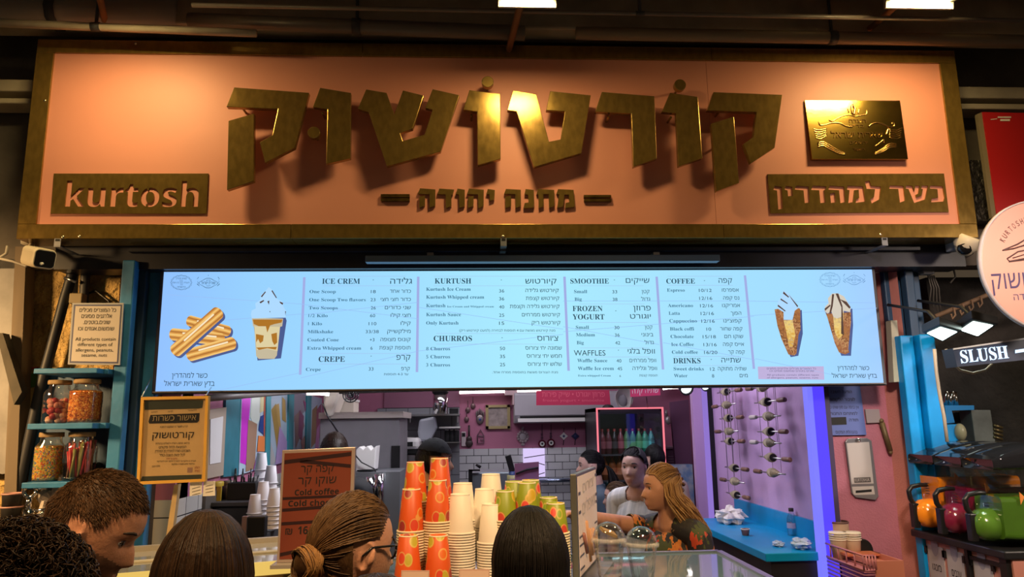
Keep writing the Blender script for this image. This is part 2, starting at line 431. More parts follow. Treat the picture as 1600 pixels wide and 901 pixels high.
# ---------------------------------------------------------------- the shop sign: board, brass frame, brass letters, plaques
sign=wthing('shop_sign','long salmon pink shop sign with brass frame and large brass Hebrew letters','sign',(0.2,0,2.69))
def ob(o): return o
def P(px,py,Y): return at(px,py,Y)
bTL,bTR,bBR,bBL=P(61,62,0),P(1491,80,0),P(1527,371,0),P(25,373.5,0)
z1=(bTL.z+bTR.z)/2; z0=(bBL.z+bBR.z)/2; xl=(bTL.x+bBL.x)/2; xr=(bTR.x+bBR.x)/2
iTL,iTR,iBR,iBL=P(86,85,0),P(1466,97,0),P(1500,349,0),P(56,351.5,0)
iz1=(iTL.z+iTR.z)/2; iz0=(iBL.z+iBR.z)/2; ixl=(iTL.x+iBL.x)/2; ixr=(iTR.x+iBR.x)/2
pb=MB(); seam=at(1110,200,0).x; seam0=at(800,200,0).x
pb.box((ixl-.02,.004,iz0-.02),(seam-.0008,.02,iz1+.02)); pb.box((seam+.0008,.004,iz0-.02),(ixr+.02,.02,iz1+.02))
pb.box((xl+.03,.02,z0+.03),(xr-.03,.14,z1-.03))
ob(part(pb,'board',PINKB,sign))
for (a,b_,nm) in (((xl,iz1),(xr,z1),'frame_top'),((xl,z0),(xr,iz0),'frame_bottom'),((xl,iz0),(ixl,iz1),'frame_side'),((ixr,iz0),(xr,iz1),'frame_side')):
    q=MB(); 
    if nm=='frame_side': q.box((a[0],-.006,a[1]),(b_[0],.14,b_[1]))
    else:
        xs=[xl,at(455 if nm=='frame_bottom' else 560,360,0).x,at(1130,360,0).x,xr]
        for k in range(3): q.box((xs[k]+.0007,-.006,a[1]),(xs[k+1]-.0007,.14,b_[1]))
    ob(part(q,nm,BRASS,sign,bevel=.002))
# rivets on the frame
rv=MB()
for (px,py) in ((212,68),(98,370),(124,369),(786,369),(1376,366),(70,157)):
    p=P(px,py,-.006); rv.ell((p.x,p.y,p.z),(.007,.004,.007),10,6)
ob(part(rv,'rivet',mat('bright_rivet',(.8,.7,.5),.2,1.0),sign))
def zp(pts,sc,ox,oy): return [(ox+x/sc,oy+y/sc) for x,y in pts]
S1=4.744
BIG=[
 [zp([(122,77),(678,117),(572,525),(352,637),(312,483),(405,432),(447,237),(65,222)],S1,340,120), zp([(80,325),(270,270),(268,772),(68,838)],S1,340,120)],
 [zp([(95,80),(325,118),(320,603),(140,645),(150,240),(42,222)],S1,480,120)],
 [[(572,139.4),(604,144.7),(616,178.5),(629.5,141),(662.2,149),(644.9,201),(625.3,207.6),(629.5,220),(663.3,210),(675.9,171),(664.3,168.6),(675.9,139),(718,148.4),(688.6,236.5),(604.2,259.7),(576,175.2),(559,169.5)]],
 [zp([(158,145),(388,172),(390,655),(220,703),(215,305),(113,290)],S1,700,110)],
 [zp([(55,145),(228,175),(322,527),(408,510),(440,303),(300,295),(330,152),(632,183),(562,612),(210,717),(80,303),(12,295)],S1,790,110)],
 [zp([(97,158),(487,190),(505,653),(330,715),(315,318),(48,305)],S1,920,110)],
 [zp([(122,157),(318,185),(350,617),(182,675),(165,300),(65,290)],4.506,1020,110)],
 [zp([(118,112),(628,132),(572,525),(395,640),(340,497),(413,445),(437,260),(72,248)],S1,1090,120), zp([(103,345),(270,293),(308,785),(140,848)],S1,1090,120)],
]
LY=-.085
for polys in BIG:
    q=MB()
    for pl in polys:
        pts=[P(x,y,LY) for x,y in pl]; q.prism(pts,(0,.028,0))
        cx=sum(p.x for p in pts)/len(pts)
        for p in (pts[0]*.75+pts[len(pts)//2]*.25,): 
            q.tube([(p.x,LY+.026,p.z-.02),(p.x,.006,p.z-.02)],.006,8)
    ob(part(q,'letter',BRASS,sign,bevel=.0025))
for (px,py) in ((490,206.5),(762,127.3),(1063,132)):
    p=P(px,py,LY); q=MB(); mt=Matrix.Translation(p)@Matrix.Rotation(-PI/2,4,'X')
    q.lathe([(.0001,0),(.026,0),(.028,.002),(.028,.028),(.0001,.028)],28,0,mt,smooth=False); q.tube([(p.x,LY+.02,p.z),(p.x,.006,p.z)],.006,8)
    ob(part(q,'letter_dot',BRASS,sign))
A=lambda l:zp(l,11.43,640,280); B8=lambda l:zp(l,8,770,280)
SMALL=[[A([(185,160),(460,180),(458,470),(355,505),(355,265),(150,258)]),A([(175,310),(275,290),(272,468),(172,505)])],
 [A([(530,165),(795,182),(770,280),(742,275),(748,475),(648,510),(642,268),(500,262)])],
 [A([(855,165),(985,185),(985,475),(888,510),(880,270),(825,258)])],
 [A([(1060,165),(1325,185),(1322,475),(1228,515),(1222,268),(1025,262)]),A([(1048,315),(1145,292),(1140,475),(1045,510)])],
 [A([(1395,172),(1522,190),(1515,355),(1432,382),(1425,268),(1370,262)])],
 [B8([(165,120),(350,130),(352,335),(285,357),(280,185),(142,180)]),B8([(155,220),(230,205),(230,335),(160,357)])],
 [B8([(410,122),(512,132),(518,300),(508,352),(385,360),(398,295),(448,290),(442,190),(397,185)])],
 [B8([(565,122),(768,132),(770,330),(705,357),(698,185),(632,185),(637,335),(575,360),(570,187),(547,185)])],
 [B8([(815,122),(1010,132),(1025,325),(1018,345),(903,357),(912,295),(958,285),(950,190),(895,190),(880,340),(805,357),(830,185),(797,180)])],
]
DKB=mat('dark_brass',(.22,.135,.035),.35,1.0,var=.3,vscale=25)
for polys in SMALL:
    q=MB()
    for pl in polys: q.prism([P(x,y,-.012) for x,y in pl],(0,.017,0))
    ob(part(q,'small_letter',BRASS,sign))
for (xa_,ya,xb_,yb) in ((595,303,640,308),(595,309.5,640,314),(912.5,304.3,955,308.2),(912.9,310.5,955.4,314.4)):
    q=MB(); q.prism([P(xa_,ya,-.012),P(xb_,ya,-.012),P(xb_,yb,-.012),P(xa_,yb,-.012)],(0,.017,0)); ob(part(q,'double_bar',DKB,sign))
def loops(vs,fs):
    e={}
    for f in fs:
        for a,b in zip(f,f[1:]+f[:1]): e[(a,b)]=1
    nx={}
    for (a,b) in e:
        if (b,a) not in e: nx.setdefault(a,[]).append(b)
    out=[]
    while nx:
        s0=next(iter(nx)); l=[s0]; cur=s0
        while True:
            b=nx[cur].pop()
            if not nx[cur]: del nx[cur]
            if b==s0: break
            l.append(b); cur=b
            if cur not in nx: break
        out.append(l)
    return out
def cut_plate(name,outer,holes,Yf,th,m):
    """brass sheet with letters cut through, outlines in the plane of the board"""
    cu=bpy.data.curves.new('plate','CURVE'); cu.dimensions='2D'; cu.fill_mode='BOTH'; cu.extrude=th/2
    for lp in [outer]+holes:
        sp=cu.splines.new('POLY'); sp.points.add(len(lp)-1); sp.use_cyclic_u=True
        for k,(x,z) in enumerate(lp): sp.points[k].co=(x,z,0,1)
    o=bpy.data.objects.new('plate',cu); COL.objects.link(o)
    me=bpy.data.meshes.new_from_object(o.evaluated_get(bpy.context.evaluated_depsgraph_get()))
    bpy.data.objects.remove(o)
    me.transform(Matrix.Translation((0,Yf+th/2,0))@Matrix.Rotation(PI/2,4,'X'))
    me.name=name; me.materials.clear(); me.materials.append(m)
    ob_=bpy.data.objects.new(name,me); COL.objects.link(ob_); ob_.parent=sign; ob_.matrix_parent_inverse=Matrix.Translation(sign.location).inverted(); return ob_
XZ=lambda l,Y:[(P(x,y,Y).x,P(x,y,Y).z) for x,y in l]
PY=-.003
vs,fs=glyphs(bold('kurtosh'),-.012)
gx0=min(v[0] for v in vs); gx1=max(v[0] for v in vs); iv=glyphs(bold('k'),0)[0]; gh=max(v[1] for v in iv)
pa,pc=P(101,322.5,PY),P(309,322.5,PY); ph=P(101,282,PY).z-P(101,322.5,PY).z
L_=[[(pa.x+(vs[i][0]-gx0)/(gx1-gx0)*(pc.x-pa.x), pa.z+vs[i][1]/gh*ph) for i in lp] for lp in loops(vs,fs)]
cut_plate('english_name_plate',XZ([(84,271),(325.5,271),(322.5,333.5),(79,333.5)],PY),L_,PY,.007,BRASS)
s=MB(); 
for (px,py) in ((231.5,293.5),(229,322)):
    p=P(px,py,PY); s.cbox((p.x,PY+.0035,p.z),(.007,.007,.02))
ob(part(s,'stencil_bridge',BRASS,sign))
T3=lambda l:zp(l,10,1190,260); T4=lambda l:zp(l,7.51,1330,260)
KOS=[T3([(205,300),(315,320),(335,655),(262,672),(240,375),(185,365)]),T3([(380,300),(480,318),(490,455),(415,465),(405,375),(360,360)]),
 T3([(540,300),(738,312),(750,560),(675,572),(655,372),(520,360)]),T3([(800,298),(1015,310),(1005,360),(980,365),(1000,560),(920,572),(900,370),(775,365)]),
 T3([(1065,298),(1290,315),(1308,555),(1232,570),(1210,370),(1045,360)]),T3([(1068,425),(1145,405),(1160,555),(1085,570)]),
 [(1324.5,290),(1348.6,290.9),(1352,312.6),(1351.3,314.9),(1336.9,316.6),(1338.3,310.6),(1342.6,309.3),(1341.7,296),(1335,297),(1333,315.5),(1325.5,317),(1327.5,297),(1323.5,296)],
 T4([(160,178),(215,165),(235,225),(350,235),(330,385),(240,432),(225,380),(268,358),(280,265),(182,262)]),
 T4([(455,220),(615,228),(632,400),(572,422),(552,262),(447,260)]),
 T4([(648,222),(718,226),(740,290),(754,222),(805,225),(788,318),(757,332),(768,362),(825,340),(842,265),(820,262),(830,222),(905,225),(868,385),(740,427),(672,265),(638,258)]),
 T4([(930,222),(1075,230),(1098,365),(1085,410),(938,420),(945,375),(1020,365),(1012,265),(920,258)])]
cut_plate('kosher_name_plate',XZ([(1199.5,272),(1475,271),(1482.5,331),(1204,333)],PY),[XZ(k,PY) for k in KOS],PY,.007,BRASS)
# polished plaque with an embossed emblem
e=MB(); EY=-.02
BK=Vector((0,.014,0)); e.prism([P(1259.5,154.5,EY)+BK,P(1409,155,EY)+BK,P(1419,248.5,EY),P(1269,248.5,EY)],(0,.02,0))
ep=ob(part(e,'emblem_plaque',POLISHED,sign,bevel=.001))
EM=lambda x,y:P(1250+x/8.19,145+y/8.19,EY)+Vector((0,.014*(860-y)/780,0))
em=MB()
def stroke(pts,r=.004,n=24):
    q=[Vector(EM(*p)) for p in pts]
    out=[]
    for i in range(len(q)-1):
        p0=q[max(i-1,0)];p1=q[i];p2=q[i+1];p3=q[min(i+2,len(q)-1)]
        for k in range(5):
            t=k/5; out.append(.5*((2*p1)+(p2-p0)*t+(2*p0-5*p1+4*p2-p3)*t*t+(3*p1-p0-3*p2+p3)*t**3))
    out.append(q[-1]); em.tube(out,r,6)
stroke([(250,360),(270,405),(330,400),(420,375),(520,380),(600,420),(680,425)])
stroke([(380,330),(420,355),(480,320),(560,285),(640,270),(720,290),(800,275),(860,260),(868,215)])
stroke([(690,260),(670,190),(690,145),(715,190),(700,270)],.006); stroke([(770,190),(760,250)]); stroke([(625,190),(640,240)])
stroke([(890,425),(930,390),(1000,375),(1080,395),(1160,430),(1215,420),(1210,375),(1180,385)],.005)
for k in range(5):
    stroke([(175+8*k,450+30*k),(240+8*k,470+28*k),(350,450+22*k)],.003); stroke([(1150,460+25*k),(1240,470+28*k),(1320-6*k,440+30*k)],.003)
for k in range(3):
    stroke([(230,640+25*k),(300,625+25*k),(400,680+25*k),(500,740+18*k),(580,770+8*k)],.004); stroke([(1240,650+20*k),(1150,650+25*k),(1050,720+20*k),(960,770+8*k)],.004)
stroke([(1140,450),(1110,530)]); stroke([(960,680),(1020,640),(1075,595),(1080,640)],.003)
def emtext(s,x0,x1,yb,h,off=0): text_on(em,s,EM(x0,yb),EM(x1,yb),h/8.19/1150*3.3,(0,0,1),(0,-1,0),.003,off=off,thick=.006)
emtext(heb('שארית ישראל'),410,1070,570,80,.015); emtext(heb('העדה'),640,860,375,50); emtext(heb('בד״צ'),640,830,435,38); emtext(heb('ירושלים'),640,870,650,36); emtext(heb('תשפד'),680,830,740,36)
ob_=part(em,'emblem',mat('embossed_brass',(.66,.40,.13),.22,1.0),ep)
# ---------------------------------------------------------------- backlit menu board
MY=.20
menu=wthing('menu_board','long backlit pale blue menu board hanging under the salmon shop sign','menu board',(.26,MY+.04,2.02))
m4=[at(257,424,MY),at(1362,421.5,MY),at(1381,597,MY),at(242,612,MY)]
mx0=(m4[0].x+m4[3].x)/2; mx1=(m4[1].x+m4[2].x)/2; mz1=(m4[0].z+m4[1].z)/2; mz0=(m4[2].z+m4[3].z)/2
part(MB().box((mx0-.02,MY+.006,mz0-.012),(mx1+.02,MY+.075,mz1+.02)).box((mx0+.2,MY+.03,mz1),(mx0+.24,MY+.07,2.62)).box((mx1-.24,MY+.03,mz1),(mx1-.2,MY+.07,2.62)),'housing',mat('menu_housing',(.05,.045,.055),.4),menu,bevel=.004)
sc=bpy.data.materials.new('lit_menu_screen'); sc.use_nodes=True; MATS['lit_menu_screen']=sc
nt=sc.node_tree; b=nt.nodes['Principled BSDF']; L=nt.links
b.inputs['Base Color'].default_value=(.02,.02,.02,1); b.inputs['Roughness'].default_value=.35; b.inputs['Specular IOR Level'].default_value=.1
tc=nt.nodes.new('ShaderNodeTexCoord'); sp=nt.nodes.new('ShaderNodeSeparateXYZ'); L.new(tc.outputs['Object'],sp.inputs[0])
mr=nt.nodes.new('ShaderNodeMapRange'); mr.inputs[1].default_value=mx0; mr.inputs[2].default_value=mx1; L.new(sp.outputs[0],mr.inputs[0])
rp=nt.nodes.new('ShaderNodeValToRGB'); L.new(mr.outputs[0],rp.inputs[0])
el=rp.color_ramp.elements; el[0].position=0; el[0].color=(.27,.53,1,1); el[1].position=1; el[1].color=(.34,.60,1,1)
for p_,c_ in ((.12,(.31,.64,1,1)),(.3,(.35,.72,1,1)),(.5,(.40,.84,1,1)),(.75,(.38,.76,1,1)),(.9,(.36,.72,1,1))):
    k=el.new(p_); k.color=c_
L.new(rp.outputs[0],b.inputs['Emission Color']); b.inputs['Emission Strength'].default_value=1.0
part(MB().box((mx0,MY,mz0),(mx1,MY+.006,mz1)),'screen',sc,menu)
part(MB().box((mx0-.012,MY-.004,mz0-.006),(mx1+.012,MY+.01,mz0)),'bottom_rim',mat('menu_rim',(.10,.09,.10),.35),menu)
INKM=emis('screen_ink',(.012,.05,.09),1.0); INKG=emis('screen_grey_ink',(.035,.14,.24),1.0); LINE=emis('screen_rule',(.36,.42,.78),1.0); LINE2=emis('screen_faint_line',(.31,.52,.92),1.0)
def mp_(x,y,l=.0015): return at(x,y,MY-l)
U=(0,0,1); NN=(0,-1,0)
class Sec:
    def __init__(s,sc,ox,oy): s.s=sc; s.ox=ox; s.oy=oy
    def xy(s,x,y): return (s.ox+x/s.s, s.oy+y/s.s)
    def t(s,mb,txt,x0,x1,yb,h,off=0,mi=0,dy=0):
        a=s.xy(x0,yb); b_=s.xy(x1,yb+dy); hh=h/s.s/F_PX*3.55
        text_on(mb,txt,mp_(*a),mp_(*b_),hh,U,NN,0,mi=mi,off=off)
    def hl(s,mb,x0,x1,y,mi=0,t=.0012):
        a=mp_(*s.xy(x0,y)); b_=mp_(*s.xy(x1,y)); mb.add([a,b_,b_+Vector((0,0,t)),a+Vector((0,0,t))],[(0,1,2,3)],mi)
def section(sc,ox,oy,heads,rows,rules):
    S=Sec(sc,ox,oy); l=MB()
    def lines(items,tol,name):
        groups=[]
        for it in items:
            g=next((g for g in groups if abs(g[0]-it[3])<tol),None)
            if g: g[1].append(it)
            else: groups.append((it[3],[it]))
        for _,its in groups:
            m=MB()
            for it in its: S.t(m,*it)
            part(m,name,[INKM,INKG],menu)
    lines(heads,75,'heading_lettering'); lines(rows,24,'price_line_lettering')
    for q in rules: S.hl(l,*q)
    part(l,'heading_rule',[LINE],menu)
HO=-.006; BO=-.007
def E_(s): return serif(s)
# --- ice cream and crepe
rows=[]
for t,x1,yb,p,px0,px1,hb,hx0 in (('One Scoop',266,208,'18',533,570,'כדור אחד',678),('One Scoop Two flavors',494,270,'23',530,568,'כדור חצי חצי',608),('Two Scoops',281,332,'26',533,570,'שני כדורים',640),
      ('1/2 Kilo',204,391,'60',527,566,'חצי קילו',684),('1 Kilo',161,452,'110',516,575,'קילו',760),('Milkshake',246,513,'33/38',493,593,'מילקשייק',658),('Coated Cone',289,575,'+3',524,560,'קונוס מצופה',606),('Extra Whipped cream',459,638,'6',530,546,'תוספת קצפת',597)):
    i=len(rows)//3
    rows += [(E_(t),66-2.6*i,x1,yb,24,BO,1),(p,px0,px1,yb,24,.012,0),(heb(hb),hx0,838-.5*i,yb-2,24,.012,0)]
rows += [(E_('Crepe'),38,152,800,24,BO,1),('33',516,553,797,25,0,0),(heb('קרפ'),765,830,795,24,.012,0),(heb('עד 3-4 תוספות'),632,818,833,15,0,0)]
section(4.87,470,415,[(E_('ICE CREM'),162,450,137,40,HO),(heb('גלידה'),680,846,137,38,.022),(E_('CREPE'),135,335,730,40,HO),(heb('קרפ'),728,834,715,36,.022),('·',546,556,120,25),('·',530,540,700,25)],rows,
   [(165,800,80),(165,800,153),(150,805,668,),(150,800,748)])
# --- kurtush and churros (scale 4.87 = 1120/230)
rows=[]
for t,x1,yb,p,py,hb,hx0,hx1 in (('Kurtush Ice Cream',392,190,'36',203,'קיורטוש גלידה',808,1062),('Kurtush Whipped cream',494,250,'36',263,'קיורטוש קצפת',812,1066),('Kurtush',200,315,'40',325,'קיורטוש גלידה וקצפת',690,1068),('Kurtush Sauce',318,383,'25',388,'קיורטוש ממרחים',782,1072),('Only Kurtush',299,447,'15',449,'קיורטוש ריק',857,1075)):
    rows += [(E_(t),53,x1,yb,25,BO,1),(p,608,647,py,25,.012,0),(heb(hb),hx0,hx1,py-3,25,.012,0)]
rows += [(E_('Ice Cream and Whipped cream'),213,568,317,14,BO,1),(heb('מנת קיורטוש מוגשת עם 4 תוספות לבחירה (למעט קיורטוש ריק)'),305,1035,500,15,.012,0),(heb('מנת הצורוס מוגשת בתוספת ממרח אחד.'),556,1055,818,15,.012,0)]
for t,yb,p,hb,hx0 in (('8 Churros',643,'50','שמונה יח׳ צ׳ורוס',808),('5 Churros',704,'35','חמש יח׳ צ׳ורוס',818),('3 Churros',766,'25','שלוש יח׳ צ׳ורוס',825)):
    rows += [(E_(t),53,235,yb,25,BO,1),(p,614,654,yb-2,25,.012,0),(heb(hb),hx0,1085,yb-5,25,.012,0)]
section(4.87,655,415,[(E_('KURTUSH'),118,396,135,40,HO),(heb('קיורטוש'),808,1045,135,36,.022),(E_('CHURROS'),110,402,573,40,HO),(heb('צ׳ורוס'),898,1058,570,36,.022),('·',620,630,120,25),('·',626,636,560,25)],rows,
   [(110,1045,80),(110,1010,153),(130,1035,516),(130,1025,596)])
# --- smoothies, frozen yogurt, waffles
rows=[]
for t,x0,x1,yb,p,px0,px1,hb,hx0,hx1 in (('Small',83,182,208,'33',374,411,'קטן',598,657),('Big',87,142,266,'38',377,413,'גדול',594,662),('Small',96,196,480,'30',390,428,'קטן',622,680),('Medium',98,242,537,'36',393,430,'בינוני',597,686),('Big',103,157,597,'42',396,434,'גדול',620,690),('Waffle Sauce',108,336,733,'40',406,443,'וופל ממרחים',505,708),('Waffle Ice crem',112,386,793,'45',413,449,'וופל וגלידה',528,714)):
    rows += [(E_(t),x0,x1,yb,25,BO,1),(p,px0,px1,yb+2,25,.012,0),(heb(hb),hx0,hx1,yb,25,.012,0)]
rows += [(E_('Extra whipped Cream'),113,362,842,14,BO,1),('6',428,440,845,15,0,0),(heb('תוספת קצפת'),580,718,842,15,.012,0)]
section(4.87,880,415,[(E_('SMOOTHIE'),55,348,135,38,HO),(heb('שייקים'),477,657,130,36,.022),(E_('FROZEN'),72,300,345,40,HO),(E_('YOGURT'),72,315,408,40,HO),(heb('פרוזן'),535,667,340,36,.022),(heb('יוגורט'),510,667,402,34,.022),('WAFFLES',82,322,683,40,0),(heb('וופל בלגי'),492,698,668,34,.022),('·',385,395,120,25),('·',396,406,355,25),('·',416,426,655,25)],rows,
   [(120,610,80),(120,610,153),(120,620,292),(120,640,432),(130,655,625),(130,660,694)])
# --- coffee and drinks
rows=[]
for t,x0,x1,yb,p,px0,px1,hb,hx0,hx1 in (('Espreso',60,195,197,'10/12',303,400,'אספרסו',477,606),('',0,0,257,'12/16',306,404,'נס קפה',488,610),('Americano',66,258,314,'12/16',312,411,'אמריקנו',480,616),('Latta',73,158,373,'12/16',316,417,'הפוך',545,625),('Cappuccino',78,288,431,'12/16',322,423,'קפוצ׳ינו',490,628),('Black coffi',82,266,492,'10',360,396,'קפה שחור',465,634),('Chocolate',87,263,550,'15/18',332,432,'שוקו חם',497,640),('Ice Coffee',92,264,610,'13/16',338,438,'אייס קפה',486,646),('Cold coffee',97,295,669,'16/20',343,443,'קפה קר',526,652),('Sweet drinks',110,340,796,'12',388,424,'שתיה מתוקה',447,665),('Water',113,216,848,'8',402,419,'מים',613,674)):
    if t: rows.append((E_(t),x0,x1,yb,25,BO,1))
    rows += [(p,px0,px1,yb+2,25,.012,0),(heb(hb),hx0,hx1,yb,25,.012,0)]
section(4.87,1030,415,[(E_('COFFEE'),55,273,135,38,HO),(heb('קפה'),453,556,130,36,.022),(E_('DRINKS'),108,316,742,40,HO),(heb('שתייה'),474,622,735,34,.022),('·',340,350,125,25),('·',392,402,725,25)],rows,
   [(65,560,80),(65,560,150),(110,610,690),(110,630,760)])
# --- rules between the columns and faint crossing lines
dv=MB()
def seg(a,b_,wd,mi):
    p=mp_(*a,.001); q=mp_(*b_,.001); d=(q-p).normalized(); n_=Vector((-d.z,0,d.x))*wd/2
    dv.add([p-n_,q-n_,q+n_,p+n_],[(0,1,2,3)],mi)
for (a,b_) in (((475.5,433),(469,585)),((653.5,432),(651.5,581)),((882,432),(888.5,579)),((1026,432),(1036,577)),((1164,430),(1178,576))): seg(a,b_,.012,0)
for (a,b_) in (((258,460),(475,475)),((252,508),(475,490)),((330,612),(470,582)),((470,475),(655,498)),((470,492),(655,472)),((470,590),(655,548)),((655,480),(880,514)),((655,548),(880,522)),((880,470),(1030,470)),((880,518),(1030,506)),((880,510),(1030,538)),((1030,470),(1180,470)),((1030,506),(1178,494)),((1036,535),(1180,562)),((1166,470),(1366,473)),((1168,493),(1370,481)),((1180,560),(1300,585))): seg(a,b_,.0022,1)
part(dv,'divider_line',[LINE,LINE2],menu)
# --- kosher notes and emblems in the corners
k=MB(); K1=Sec(4.504,240,415)
K1.t(k,heb('כשר למהדרין'),128,378,788,30,.004); K1.t(k,heb('בדץ שארית ישראל'),72,428,845,30,.004)
K2=Sec(4.62,1180,415)
K2.t(k,heb('כשר למהדרין'),596,824,752,28,.004); K2.t(k,heb('בדץ שארית ישראל'),555,880,808,28,.004)
part(k,'kosher_lettering',[INKM],menu)
def ring(mb,S,cx,cy,rx,ry,wv=0,nn=0,wd=.0014,mi=0):
    pts=[]
    for i in range(64):
        a=2*PI*i/64; q=1+wv*math.cos(nn*a); pts.append(mp_(*S.xy(cx+rx*q*math.cos(a),cy+ry*q*math.sin(a)),.0012))
    for i in range(64):
        p=pts[i]; q=pts[(i+1)%64]; c0=mp_(*S.xy(cx,cy),.0012); d1=(p-c0).normalized()*wd; d2=(q-c0).normalized()*wd
        mb.add([p,q,q+d2,p+d1],[(0,1,2,3)],mi)
for S,c1,c2,nm,col in ((K1,(195,118),(385,122),'kosher_emblem',INKM),(K2,(540,100),(715,103),'kosher_emblem',emis('screen_pale_ink',(.07,.2,.42),1.0))):
    e=MB()
    ring(e,S,c1[0],c1[1],72,50,.035,16); ring(e,S,c1[0],c1[1],66,45,0,0,.0008)
    S.t(e,heb('כשרות מהדרין'),c1[0]-38,c1[0]+38,c1[1]-22,12); S.t(e,heb('בד״צ ירושלים'),c1[0]-62,c1[0]-16,c1[1]+6,10); S.t(e,heb('העדה'),c1[0]+18,c1[0]+56,c1[1]+6,10); S.t(e,heb('בהשגחה'),c1[0]-30,c1[0]+30,c1[1]+36,10)
    for q in range(5): S.hl(e,c1[0]-14+q*1.5,c1[0]+12,c1[1]-14+q*8)
    x,y=c2; ring(e,S,x,y,58,30,.10,4,.002)
    for sx in (-1,1):
        for q in range(4):
            a=S.xy(x+sx*(62+6*q),y+22-16*q); b_=S.xy(x+sx*(80-4*q),y+8-16*q); p=mp_(*a,.0012); r_=mp_(*b_,.0012); e.add([p,r_,r_+Vector((0,0,.004)),p+Vector((0,0,.002))],[(0,1,2,3)])
    S.t(e,heb('שארית ישראל'),x-50,x+50,y+8,18,.02); S.t(e,heb('בד״צ'),x-15,x+15,y-14,10); S.t(e,heb('לבני'),x-15,x+15,y+24,8)
    S.hl(e,x-1,x+1,y-50,0,.006)
    part(e,nm,[col],menu)
q=MB(); a=[mp_(*p,.001) for p in ((1184,572.5),(1287,572),(1288,593),(1185,592))]; q.add(a,[(0,1,2,3)],0)
K2.t(q,heb('כל המוצרים מכילים אלרגנים מסוגים'),85,440,748,12,.004,1); K2.t(q,heb('שונים בוטנים שומשום אגוזים וכו'),105,425,765,12,.004,1)
K2.t(q,'All products contain different types',85,460,793,12,0,1); K2.t(q,'of allergens, peanuts, sesame, nuts',85,455,813,12,0,1)
part(q,'allergen_note',[emis('screen_pink',(.52,.44,.72),1.0),emis('screen_note_ink',(.13,.12,.25),1.0)],menu)
# --- printed pictures
def pm_(name,stops,axis,scale=1.0,noise=.25,nscale=60):
    """printed picture colours, lit from behind like the rest of the screen"""
    m=bpy.data.materials.new(name); m.use_nodes=True; MATS[name]=m; nt=m.node_tree; b=nt.nodes['Principled BSDF']; L=nt.links
    b.inputs['Base Color'].default_value=(.02,.02,.02,1); b.inputs['Specular IOR Level'].default_value=.1
    tc=nt.nodes.new('ShaderNodeTexCoord'); d=nt.nodes.new('ShaderNodeVectorMath'); d.operation='DOT_PRODUCT'; d.inputs[1].default_value=axis
    L.new(tc.outputs['Object'],d.inputs[0]); n=nt.nodes.new('ShaderNodeTexNoise'); n.inputs['Scale'].default_value=nscale; L.new(tc.outputs['Object'],n.inputs['Vector'])
    ma=nt.nodes.new('ShaderNodeMath'); ma.operation='MULTIPLY_ADD'; ma.inputs[1].default_value=noise; L.new(n.outputs['Fac'],ma.inputs[0])
    ms=nt.nodes.new('ShaderNodeMath'); ms.operation='MULTIPLY'; ms.inputs[1].default_value=scale; L.new(d.outputs['Value'],ms.inputs[0]); L.new(ms.outputs[0],ma.inputs[2])
    fr=nt.nodes.new('ShaderNodeMath'); fr.operation='FRACT'; L.new(ma.outputs[0],fr.inputs[0])
    r=nt.nodes.new('ShaderNodeValToRGB'); L.new(fr.outputs[0],r.inputs[0]); el=r.color_ramp.elements
    el[0].position=stops[0][0]; el[0].color=(*stops[0][1],1); el[1].position=stops[-1][0]; el[1].color=(*stops[-1][1],1)
    for p,c in stops[1:-1]: k=el.new(p); k.color=(*c,1)
    L.new(r.outputs[0],b.inputs['Emission Color']); b.inputs['Emission Strength'].default_value=1.0
    return m
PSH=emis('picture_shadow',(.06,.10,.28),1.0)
def capsule(a,b_,r,n=10):
    ax=Vector((a[0],a[1])); bx=Vector((b_[0],b_[1])); d=(bx-ax).normalized(); nn=Vector((-d.y,d.x)); o=[]
    for i in range(n+1): t=PI*i/n; o.append(bx+nn*(r*math.cos(t))+d*(r*.7*math.sin(t)))
    for i in range(n+1): t=PI*i/n; o.append(ax-nn*(r*math.cos(t))-d*(r*.7*math.sin(t)))
    return [(p.x,p.y) for p in o]
pic=wthing_part=None
GOLD=[(0,(.32,.10,.02)),(.25,(.75,.36,.08)),(.5,(.95,.62,.20)),(.75,(.72,.33,.07)),(1,(.45,.17,.03))]
lay=.0012
def flat(mb,pts,mi,l): mb.add([mp_(x,y,l) for x,y in pts],[tuple(range(len(pts)))[::-1]],mi)
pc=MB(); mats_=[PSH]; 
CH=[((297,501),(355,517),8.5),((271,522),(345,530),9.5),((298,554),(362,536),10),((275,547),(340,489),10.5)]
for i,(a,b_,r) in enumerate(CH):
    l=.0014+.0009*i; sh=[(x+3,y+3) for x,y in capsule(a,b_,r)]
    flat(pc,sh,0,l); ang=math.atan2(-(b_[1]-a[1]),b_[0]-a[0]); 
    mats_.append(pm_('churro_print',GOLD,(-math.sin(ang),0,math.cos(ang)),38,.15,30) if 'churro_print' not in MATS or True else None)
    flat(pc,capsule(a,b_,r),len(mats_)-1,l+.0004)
    mats_.append(emis('churro_sugar',(.95,.80,.55),1.0)); d=(b_[0]-a[0],b_[1]-a[1])  # highlight line painted along each printed churro
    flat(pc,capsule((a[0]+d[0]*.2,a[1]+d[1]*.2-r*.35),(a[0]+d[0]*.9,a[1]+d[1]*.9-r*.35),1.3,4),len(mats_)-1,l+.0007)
part(pc,'churros_picture',mats_,menu)
